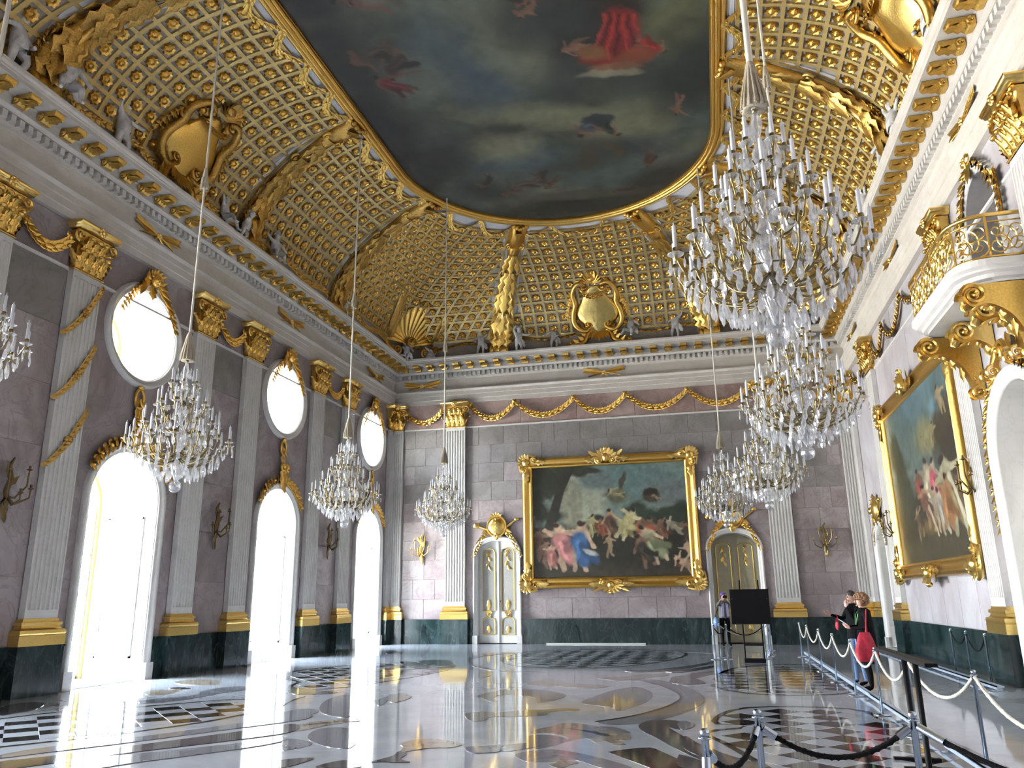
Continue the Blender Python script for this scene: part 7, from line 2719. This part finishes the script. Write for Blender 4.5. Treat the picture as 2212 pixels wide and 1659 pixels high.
WY = [-6.2, -8.0, -10.6, -12.87, -15.12, -17.38, -19.25, -21.1, -23.6]
WX = [14.76, 14.77, 14.76, 14.76, 14.76, 14.76, 14.80, 15.02, 15.05]
ORD = ['first', 'second', 'third', 'fourth', 'fifth', 'sixth', 'seventh', 'eighth', 'ninth']
for i, (x, y) in enumerate(zip(WX, WY)):
    stanchion(x, y, '%s steel post of the white rope line, counted from the end wall' % ORD[i], 'posts of the white rope line')
for i in range(8):
    rope((WX[i], WY[i]), (WX[i + 1], WY[i + 1]), 0.30, 0.021, 'white_rope', '%s white rope of the long barrier, counted from the end wall' % ORD[i], 'white ropes')

FX = [(12.50, -25.2), (12.83, -24.32), (13.79, -24.29), (15.3, -25.6)]
for i, (x, y) in enumerate(FX[:3]):
    stanchion(x, y, ['short-looking steel post left of the foreground black ropes', 'middle steel post of the foreground black ropes', 'right steel post of the foreground black ropes, beside the black reading rail'][i], 'posts of the black rope line', 1.15)
stanchion(FX[3][0], FX[3][1], 'steel post outside the lower right edge holding the last black rope', 'posts of the black rope line', 1.15)
rope(FX[0], FX[1], 0.17, 0.021, 'black_rope', 'short black rope hanging in a loop in the foreground', 'black ropes', 0.80, 0.82, 'steel')
rope(FX[1], FX[2], 0.20, 0.021, 'black_rope', 'long black rope sagging across the foreground tiles', 'black ropes', 0.82, 0.84, 'steel')
rope(FX[2], FX[3], 0.25, 0.021, 'black_rope', 'black rope running down to the lower right corner', 'black ropes', 0.84, 0.84, 'steel')
rope(FX[0], (12.50, -25.75), 0.12, 0.021, 'black_rope', 'black rope end dropping from the left foreground post', 'black ropes', 0.80, 0.2, 'steel')

# posts round the shaded door
DP = [(12.47, -7.25), (12.62, -6.6), (12.80, -7.2), (13.78, -7.0), (13.92, -6.2), (14.02, -5.2), (14.12, -3.4)]
for i, (x, y) in enumerate(DP):
    stanchion(x, y, ['leftmost steel post before the shaded door', 'second steel post before the shaded door, close behind the leftmost', 'steel post in front of the photographer', 'steel post right behind the foot of the black board', 'steel post second from the black board towards the door', 'steel post third from the black board towards the door', 'steel post closest to the shaded door'][i], 'posts round the shaded door')
rope(DP[2], DP[3], 0.24, 0.017, 'black_rope', 'black rope hanging behind the legs of the black board', 'ropes round the shaded door')
rope(DP[0], DP[2], 0.2, 0.017, 'black_rope', 'black rope left of the photographer', 'ropes round the shaded door')
rope(DP[4], DP[6], 0.24, 0.017, 'black_rope', 'black rope between the posts right of the shaded door', 'ropes round the shaded door')
rope(DP[1], DP[5], 0.30, 0.014, 'white_rope', 'thin white rope hanging farther back by the shaded door', 'ropes round the shaded door')

# posts along the right wall
RP = [(17.42, -10.73), (17.42, -11.83), (17.42, -13.04)]
for i, (x, y) in enumerate(RP):
    stanchion(x, y, '%s steel post along the dark green dado of the right wall' % ['farthest', 'middle', 'nearest'][i], 'posts along the right wall')
rope(RP[0], RP[1], 0.22, 0.016, 'black_rope', 'farther black rope before the dark green dado', 'ropes along the right wall')
rope(RP[1], RP[2], 0.30, 0.016, 'black_rope', 'nearer black rope before the dark green dado', 'ropes along the right wall')


# pale floor rails
def rail(name, x0, y0, x1, y1, h, w, label):
    d = Vector((x1 - x0, y1 - y0, 0))
    L = d.length
    a = math.atan2(d.y, d.x)
    M = Matrix.Translation((x0, y0, 0.004)) @ Matrix.Rotation(a, 4, 'Z')
    t = thing(name, label, 'rail', M)
    m = MB()
    m.box(0, L, -w / 2, w / 2, h - 0.02, h)
    m.box(0, L, -w / 2, -w / 2 + 0.012, h - 0.06, h)
    m.build('bar', 'pale_rail', t)
    k = int(L / 1.1)
    fm = MB()
    fm.box(-0.05, 0.05, -w / 2 - 0.06, w / 2 + 0.06, 0, 0.015)
    fm.box(-0.03, 0.03, -w / 2 + 0.01, w / 2 - 0.01, 0.015, h - 0.02)
    fm = fm.mesh('foot', 'steel')
    for i in range(k + 1):
        put('foot', fm, t, (0.1 + (L - 0.2) * i / k, 0, 0))
    return t


rail('floor_rail', 14.92, -5.4, 14.92, -26.0, 0.10, 0.07, 'long pale floor rail beside the white rope posts')
rail('floor_rail', 17.22, -3.2, 17.22, -14.2, 0.09, 0.12, 'pale floor rail along the foot of the right wall')

# black reading rail on two posts
t = thing('reading_rail', 'black reading rail on two posts beside the white ropes', 'stand', (14.49, -20.9, 0.004))
m = MB()
m.prism([(-0.055, 0.985), (0.055, 0.985), (0.055, 1.02), (-0.055, 1.02)], -0.92, 1.55, 'xzy')
m.build('board', 'black_paint', t)
for y in (-0.27, 0.23):
    m = MB()
    m.lathe([(0.028, 0.02), (0.028, 1.0), (0.0, 1.0)], 10, (0, y, 0))
    m.build('post', 'black_paint', t, True)
    m = MB()
    m.box(-0.22, 0.22, y - 0.035, y + 0.035, 0.0, 0.022)
    m.build('foot_bar', 'black_paint', t)

# black board on an easel frame
t = thing('display_easel', 'black display board on a thin black easel before the shaded door', 'easel', (13.44, -8.1, 0.004))
m = MB()
m.box(-0.49, 0.48, -0.03, 0.0, 0.93, 1.79)
m.box(-0.50, 0.49, -0.035, 0.005, 0.925, 0.945)
m.box(-0.50, 0.49, -0.035, 0.005, 1.78, 1.80)
m.build('board', 'black_paint', t)
for x in (-0.22, 0.24):
    m = MB()
    m.box(x - 0.016, x + 0.016, 0.005, 0.037, 0.0, 2.03)
    m.build('upright', 'black_paint', t)
m = MB()
m.box(-0.22, 0.24, 0.0, 0.03, 0.40, 0.44)
m.build('cross_bar', 'black_paint', t)
m = MB()
m.box(-0.25, 0.27, -0.10, 0.12, 0.0, 0.09)
m.build('foot_box', 'black_paint', t)
for x in (-0.44, 0.43):
    m = MB()
    m.blob((x, -0.035, 1.56), 0.014, 0.01, 0.014, 6, 4)
    m.build('screw', 'steel', t)


# ------------------------------------------------------------------ people
def hand_mesh(curl=0.5, name='hand'):
    """palm with four unequal fingers and a thumb; wrist at the origin, fingers along +y, palm facing -z"""
    m = MB()
    m.blob((0, 0.045, 0), 0.038, 0.05, 0.016, 8, 6)
    for i, L in enumerate((0.068, 0.078, 0.072, 0.056)):
        x = -0.027 + 0.018 * i
        pts = []
        a = 0.0
        p = Vector((x, 0.085 - 0.004 * abs(i - 1), 0))
        pts.append(p.copy())
        for k in range(3):
            a += curl * (0.45 + 0.1 * k)
            p = p + Vector((0, math.cos(a), -math.sin(a))) * (L / 3)
            pts.append(p.copy())
        m.tube(pts, [0.0095, 0.009, 0.008, 0.006], 6)
    p = [Vector((-0.030, 0.025, -0.004)), Vector((-0.052, 0.050, -0.014)), Vector((-0.056, 0.078, -0.024)), Vector((-0.050, 0.098, -0.032))]
    m.tube(p, [0.012, 0.011, 0.0095, 0.007], 6)
    return m.mesh(name, 'skin', True)


def aim(origin, direction, palm):
    y = Vector(direction).normalized()
    z = -Vector(palm).normalized()
    x = y.cross(z).normalized()
    z = x.cross(y)
    return Matrix(((x.x, y.x, z.x, origin[0]), (x.y, y.y, z.y, origin[1]), (x.z, y.z, z.z, origin[2]), (0, 0, 0, 1)))


def person(loc, heading, label, h, arms, legs, paint, mats, head_turn=0.0, head_nod=0.0, hair=None, extras=None, lean=0.0):
    """local frame: x = the person's right, y = forward, z up; h scales a 1.70 m figure"""
    k = h / 1.70
    J = {}

    def j(n, x, y, z, r):
        J[n] = ((x * k, y * k, z * k), (r[0] * k, r[1] * k) if isinstance(r, tuple) else r * k)
    L = lambda z: lean * max(0, z - 0.9)
    j('pelvis', 0, 0, 0.95, (0.155, 0.115))
    j('waist', 0, 0.0 + L(1.1), 1.10, (0.135, 0.10))
    j('chest', 0, 0.01 + L(1.3), 1.30, (0.165, 0.115))
    j('collar', 0, -0.01 + L(1.44), 1.44, (0.085, 0.07))
    j('neck', 0, 0.0 + L(1.5), 1.50, 0.055)
    j('jaw', 0, 0.03 + L(1.55), 1.555, (0.062, 0.072))
    j('face', 0, 0.02 + L(1.6), 1.615, (0.076, 0.095))
    j('crown', 0, 0.005 + L(1.66), 1.675, (0.062, 0.075))
    B = [('pelvis', 'waist'), ('waist', 'chest'), ('chest', 'collar'), ('collar', 'neck'), ('neck', 'jaw'), ('jaw', 'face'), ('face', 'crown')]
    for s, key in ((1, 'r'), (-1, 'l')):
        el, wr = arms[key]
        j(key + 'sh', s * 0.185, L(1.4), 1.395, 0.062)
        j(key + 'el', *el, 0.046)
        mid = [(a + b) / 2 for a, b in zip(el, wr)]
        j(key + 'fo', *mid, 0.040)
        j(key + 'wr', *wr, 0.027)
        B += [('chest', key + 'sh'), (key + 'sh', key + 'el'), (key + 'el', key + 'fo'), (key + 'fo', key + 'wr')]
        hx, hy = s * 0.095, 0.0
        kn, an = legs[key]
        j(key + 'hip', hx, hy, 0.88, 0.095)
        j(key + 'th', (hx + kn[0]) / 2, (hy + kn[1]) / 2, (0.88 + kn[2]) / 2, 0.085)
        j(key + 'kn', *kn, 0.058)
        j(key + 'ca', kn[0] * 0.6 + an[0] * 0.4, kn[1] * 0.6 + an[1] * 0.4 - 0.015, kn[2] * 0.6 + an[2] * 0.4, 0.056)
        j(key + 'an', *an, 0.038)
        j(key + 'toe', an[0] + s * 0.02, an[1] + 0.15, 0.032, 0.034)
        B += [('pelvis', key + 'hip'), (key + 'hip', key + 'th'), (key + 'th', key + 'kn'), (key + 'kn', key + 'ca'), (key + 'ca', key + 'an'), (key + 'an', key + 'toe')]
    me = skin_body('body', J, B, mats, 'pelvis', 2)
    idx = [paint(Vector(p.center) / k) for p in me.polygons]
    me.polygons.foreach_set('material_index', idx)
    M = Matrix.Translation(loc) @ Matrix.Rotation(heading, 4, 'Z')
    t = thing('person', label, 'person', M)
    put('body', me, t)
    hz = 1.615 * k
    hy = (0.02 + L(1.6)) * k
    HM = Matrix.Translation((0, hy, hz)) @ Matrix.Rotation(head_turn, 4, 'Z') @ Matrix.Rotation(head_nod, 4, 'X') @ Matrix.Scale(k, 4)
    m = MB()
    m.blob((0, 0.098, -0.012), 0.013, 0.02, 0.02, 6, 5)
    m.tube([(0, 0.088, 0.022), (0, 0.104, -0.014)], [0.007, 0.012], 5)
    for s in (-1, 1):
        m.blob((s * 0.076, -0.005, -0.005), 0.010, 0.020, 0.030, 6, 5)
    m.blob((0, 0.075, -0.082), 0.026, 0.022, 0.018, 7, 5)
    put('nose_and_ears', m.mesh('nose_and_ears', 'skin', True), t, M=HM)
    m = MB()
    for s in (-1, 1):
        m.blob((s * 0.030, 0.083, 0.018), 0.012, 0.008, 0.007, 6, 4)
        m.blob((s * 0.031, 0.086, 0.036), 0.016, 0.006, 0.004, 6, 4)
    put('eyes', m.mesh('eyes', 'eye_dark', True), t, M=HM)
    m = MB()
    m.blob((0, 0.088, -0.045), 0.022, 0.008, 0.007, 7, 4)
    put('mouth', m.mesh('mouth', 'lip', True), t, M=HM)
    if hair:
        hair(t, HM)
    for key in ('r', 'l'):
        el, wr = arms[key]
        d, palm, cu = arms[key + '_hand']
        put('hand', hand_mesh(cu), t, M=aim([c * k for c in wr], d, palm) @ Matrix.Diagonal(((1 if key == 'r' else -1) * k, k, k, 1)))
    if extras:
        extras(t, k)
    return t, M, k


def cap_hair(mat, grow=1.0, low=-0.02, back=-0.02):
    def f(t, HM):
        m = MB()
        rows = []
        for i in range(7):
            a = PI / 2 * i / 6
            z = low + (0.115 - low) * math.sin(a)
            r = math.cos(a * 0.98)
            rows.append([(0.088 * grow * r * math.cos(g), -0.012 + (0.105 * grow) * r * math.sin(g) * (1 if math.sin(g) < 0 else 0.82), z + 0.062 * max(0.0, math.sin(g)) * (1 - i / 6)) for g in [2 * PI * q / 16 for q in range(16)]])
        m.grid(rows, closed_u=True)
        put('hair', m.mesh('hair', mat, True), t, M=HM)
    return f


def curly(t, HM):
    rg = random.Random(4)
    m = MB()
    m.blob((0, -0.018, 0.03), 0.088, 0.098, 0.088, 12, 8)
    m.blob((0, -0.045, -0.02), 0.086, 0.07, 0.085, 12, 8)
    for i in range(230):
        u, v = rg.uniform(0, 2 * PI), rg.uniform(-0.9, 1.0)
        r = math.sqrt(max(0, 1 - v * v))
        x, y, z = 0.112 * r * math.cos(u), -0.02 + 0.125 * r * math.sin(u), 0.02 + 0.115 * v
        if y > 0.05 and z < 0.075:
            continue
        if y > 0.02 and z < 0.03:
            continue
        m.blob((x, y, z), rg.uniform(0.022, 0.034), rg.uniform(0.022, 0.034), rg.uniform(0.02, 0.032), 6, 4)
    put('hair', m.mesh('hair', 'curly_hair', True), t, M=HM)


# --- woman with the red bag: seen in profile, reading a leaflet
def w_paint(c):
    if c.z > 1.485:
        return 0
    return 1


def w_extra(t, k):
    m = MB()
    rows = []
    for i in range(8):
        u = i / 7
        z = 1.12 - 0.62 * u
        w = 0.165 + 0.085 * u
        rows.append([((w + 0.012 * math.cos(6 * a)) * math.cos(a) * k, (w * 0.80 + 0.012 * math.sin(5 * a)) * math.sin(a) * k, z * k) for a in [2 * PI * q / 24 for q in range(24)]])
    m.grid(rows, closed_u=True)
    put('dress', m.mesh('dress', 'black_cloth', True), t)
    m = MB()
    rows = []
    for i in range(-2, 7):
        u = max(0, i) / 6
        z = 1.43 - 0.56 * u + (0.055, 0.03, 0)[min(2, i + 2)]
        wx, wy = 0.165 + 0.05 * math.sin(u * 2.2), 0.125 + 0.05 * u
        if i < 0:
            wx, wy = ((0.07, 0.065), (0.12, 0.095))[i + 2]
        rows.append([(wx * math.cos(a) * k, (wy * math.sin(a) - 0.005) * k, z * k) for a in [PI * 0.60 + 2 * PI * 0.90 * q / 20 for q in range(21)]])
    m.grid(rows)
    put('cardigan', m.mesh('cardigan', 'black_cloth', True), t)
    m = MB()
    m.tube([(0.05 * k, 0.05 * k, 1.47 * k), (0.075 * k, 0.115 * k, 1.36 * k), (0.04 * k, 0.145 * k, 1.18 * k)], 0.009, 5)
    m.tube([(-0.05 * k, 0.05 * k, 1.47 * k), (-0.075 * k, 0.115 * k, 1.36 * k), (0.0, 0.145 * k, 1.18 * k)], 0.009, 5)
    put('lanyard', m.mesh('lanyard', 'green_ribbon'), t)
    m = MB()
    m.tube([(s_[0] * k, s_[1] * k, s_[2] * k) for s_ in [(-0.08, 0.02, 1.635), (-0.075, 0.09, 1.635), (0.0, 0.118, 1.635), (0.075, 0.09, 1.635), (0.08, 0.02, 1.635)]], 0.004, 4)
    put('glasses', m.mesh('glasses', 'eye_dark'), t)


arms_w = dict(r=((0.27, 0.02, 1.14), (0.10, 0.26, 1.13)), l=((-0.27, 0.02, 1.14), (-0.08, 0.27, 1.12)), r_hand=((-0.35, 0.85, 0.25), (-0.5, 0, 0.8), 0.7), l_hand=((0.35, 0.85, 0.25), (0.5, 0, 0.8), 0.7))
legs_w = dict(r=((0.10, 0.02, 0.49), (0.10, -0.03, 0.075)), l=((-0.09, 0.05, 0.49), (-0.09, 0.02, 0.075)))
WH = PI / 2 + 0.12
pw, MW, kw = person((15.12, -14.5, 0.006), WH, 'woman with curly hair and black cardigan dress reading a leaflet by the ropes', 1.61, arms_w, legs_w, w_paint, ['skin', 'black_cloth'], 0.0, -0.05, curly, w_extra)
for y0, lab in ((0.0, 0),):
    t = thing('leaflet', 'folded white leaflet held by the woman with curly hair', 'leaflet', MW @ Matrix.Translation((0.0, 0.36, 1.16)) @ Matrix.Rotation(0.6, 4, 'X'))
    m = MB()
    m.box(-0.10, 0.0, -0.07, 0.08, 0.0, 0.003)
    m.build('page', 'paper', t)
    m = MB()
    m.prism([(0.0, 0.0), (0.10, 0.02), (0.10, 0.023), (0.0, 0.003)], -0.07, 0.08, 'xzy')
    m.build('page', 'paper', t)
# red bag hanging on her left side, towards the camera
t = thing('shoulder_bag', 'crumpled red cloth bag hanging at the side of the woman with curly hair', 'bag', MW @ Matrix.Translation((-0.30, 0.10, 0.52)))
m = MB()
rows = []
for i in range(10):
    u = i / 9
    w = 0.155 * math.sin(PI * (0.10 + 0.50 * (1 - u))) + 0.03
    d = 0.075 * math.sin(PI * (0.1 + 0.75 * (1 - u))) + 0.012
    rows.append([(d * (1 + 0.15 * math.cos(5 * a + 3 * u)) * math.cos(a), w * (1 + 0.10 * math.sin(6 * a + 4 * u)) * math.sin(a), 0.48 * u) for a in [2 * PI * q / 22 for q in range(22)]])
m.grid(rows, closed_u=True)
m.add(rows[0], [tuple(reversed(range(22)))])
m.build('pouch', 'red_cloth', t, True)
m = MB()
m.tube([(0.0, -0.03, 0.45), (0.03, -0.05, 0.60), (0.06, -0.08, 0.78), (0.13, -0.11, 0.86)], [0.02, 0.014, 0.012, 0.010], 6)
m.build('strap', 'red_cloth', t, True)


# --- companion in jeans, one hand at the chin, the other gesturing
def m_paint(c):
    if c.z > 1.49:
        return 0
    if c.z > 0.90:
        return 1
    return 2 if c.z > 0.09 else 1


def m_extra(t, k):
    m = MB()
    rows = []
    for i in range(-2, 7):
        u = max(0, i) / 6
        z = 1.43 - 0.58 * u + (0.06, 0.035, 0)[min(2, i + 2)]
        wx, wy = 0.175 + 0.02 * math.sin(u * 3), 0.13 + 0.03 * u
        if i < 0:
            wx, wy = ((0.072, 0.07), (0.125, 0.10))[i + 2]
        rows.append([((wx + 0.006 * math.cos(7 * a)) * math.cos(a) * k, wy * math.sin(a) * k, z * k) for a in [2 * PI * q / 22 for q in range(22)]])
    m.grid(rows, closed_u=True)
    put('jacket', m.mesh('jacket', 'black_cloth', True), t)


arms_m = dict(r=((0.30, 0.08, 1.20), (0.24, 0.34, 1.28)), l=((-0.24, 0.14, 1.16), (-0.06, 0.17, 1.42)), r_hand=((0.1, 0.9, 0.35), (-0.6, 0, 0.6), 0.35), l_hand=((0.25, 0.05, 0.95), (0.3, -0.9, 0), 0.5))
legs_m = dict(r=((0.11, 0.04, 0.50), (0.12, 0.02, 0.08)), l=((-0.11, 0.02, 0.50), (-0.12, -0.03, 0.08)))
pm, MMn, km = person((15.12, -13.5, 0.006), PI / 2 + 0.35, 'person in dark jacket and jeans with a hand raised to the chin', 1.68, arms_m, legs_m, m_paint, ['skin', 'black_cloth', 'jeans'], 0.25, 0.0, cap_hair('dark_hair', 1.06, -0.03), m_extra)
t = thing('small_bag', 'small red pouch hanging in front of the person in jeans', 'bag', MMn @ Matrix.Translation((0.22, 0.24, 0.98)))
m = MB()
m.blob((0, 0, 0.08), 0.06, 0.03, 0.08, 9, 7)
m.build('pouch', 'red_cloth', t, True)
m = MB()
m.tube([(-0.04, 0, 0.14), (-0.02, -0.01, 0.24), (0.0, 0.0, 0.30), (0.02, -0.01, 0.24), (0.04, 0, 0.14)], 0.006, 5)
m.build('strap', 'red_cloth', t)


# --- photographer by the shaded door, camera at the eyes
def p_paint(c):
    if c.z > 1.49:
        return 0
    if c.z > 0.92:
        return 1
    return 2


def p_extra(t, k):
    m = MB()
    rows = []
    for i in range(-2, 6):
        u = max(0, i) / 5
        z = 1.43 - 0.51 * u + (0.06, 0.035, 0)[min(2, i + 2)]
        fx = (0.42, 0.72, 1.0)[min(2, i + 2)]
        rows.append([((0.178 + 0.01 * u) * fx * math.cos(a) * k, (0.13 + 0.025 * u) * fx * math.sin(a) * k, z * k) for a in [2 * PI * q / 20 for q in range(20)]])
    m.grid(rows, closed_u=True)
    put('jacket', m.mesh('jacket', 'grey_cloth', True), t)
    m = MB()
    for s in (-1, 1):
        m.prism([(s * 0.02 * k, 1.40 * k), (s * 0.11 * k, 1.36 * k), (s * 0.13 * k, 0.96 * k), (s * 0.05 * k, 0.96 * k)], 0.135 * k, 0.17 * k, 'xzy')
    put('shirt_front', m.mesh('shirt_front', 'lilac_cloth'), t)
    m = MB()
    m.lathe([(0.102 * k, 1.635 * k), (0.104 * k, 1.66 * k), (0.09 * k, 1.71 * k), (0.05 * k, 1.745 * k), (0.0, 1.752 * k)], 16, (0, 0.012 * k, 0))
    m.prism([(-0.075 * k, 0.08 * k), (0.075 * k, 0.08 * k), (0.06 * k, 0.155 * k), (0.0, 0.175 * k), (-0.06 * k, 0.155 * k)], 1.64 * k, 1.652 * k, 'xyz')
    put('cap', m.mesh('cap', 'purple_cloth', True), t)


arms_p = dict(r=((0.27, 0.16, 1.30), (0.09, 0.20, 1.55)), l=((-0.27, 0.16, 1.30), (-0.09, 0.20, 1.55)), r_hand=((-0.25, 0.15, 0.95), (-0.9, 0, 0.1), 0.7), l_hand=((0.25, 0.15, 0.95), (0.9, 0, 0.1), 0.7))
legs_p = dict(r=((0.10, 0.03, 0.50), (0.11, 0.0, 0.08)), l=((-0.10, 0.03, 0.50), (-0.11, 0.0, 0.08)))
pp, MP, kp = person((12.82, -1.3, 0.006), PI + 0.25, 'photographer with purple cap and dark trousers standing at the shaded door', 1.70, arms_p, legs_p, p_paint, ['skin', 'grey_cloth', 'black_cloth'], 0.0, 0.0, cap_hair('dark_hair', 1.02, -0.03), p_extra)
t = thing('photo_camera', 'small black camera held to the eyes of the photographer with purple cap', 'camera', MP @ Matrix.Translation((0, 0.235, 1.60)))
m = MB()
m.box(-0.065, 0.065, -0.025, 0.025, -0.04, 0.04)
m.box(-0.03, 0.03, -0.025, 0.025, 0.04, 0.06)
m.build('housing', 'black_paint', t)
m = MB()
m.lathe([(0.033, 0.02), (0.036, 0.05), (0.036, 0.09), (0.028, 0.095), (0.0, 0.085)], 12, (0, 0, 0), 'y')
m.build('lens', 'black_paint', t, True)
t = thing('carrier_bag', 'shiny blue bag at the hip of the photographer with purple cap', 'bag', MP @ Matrix.Translation((0.30, 0.02, 0.62)))
m = MB()
m.blob((0, 0, 0.16), 0.10, 0.15, 0.17, 10, 8)
m.build('pouch', 'blue_plastic', t, True)
m = MB()
m.tube([(0, -0.05, 0.31), (-0.02, -0.03, 0.45), (-0.10, 0.0, 0.62), (-0.12, 0.0, 0.78)], 0.012, 5)
m.build('strap', 'black_cloth', t)
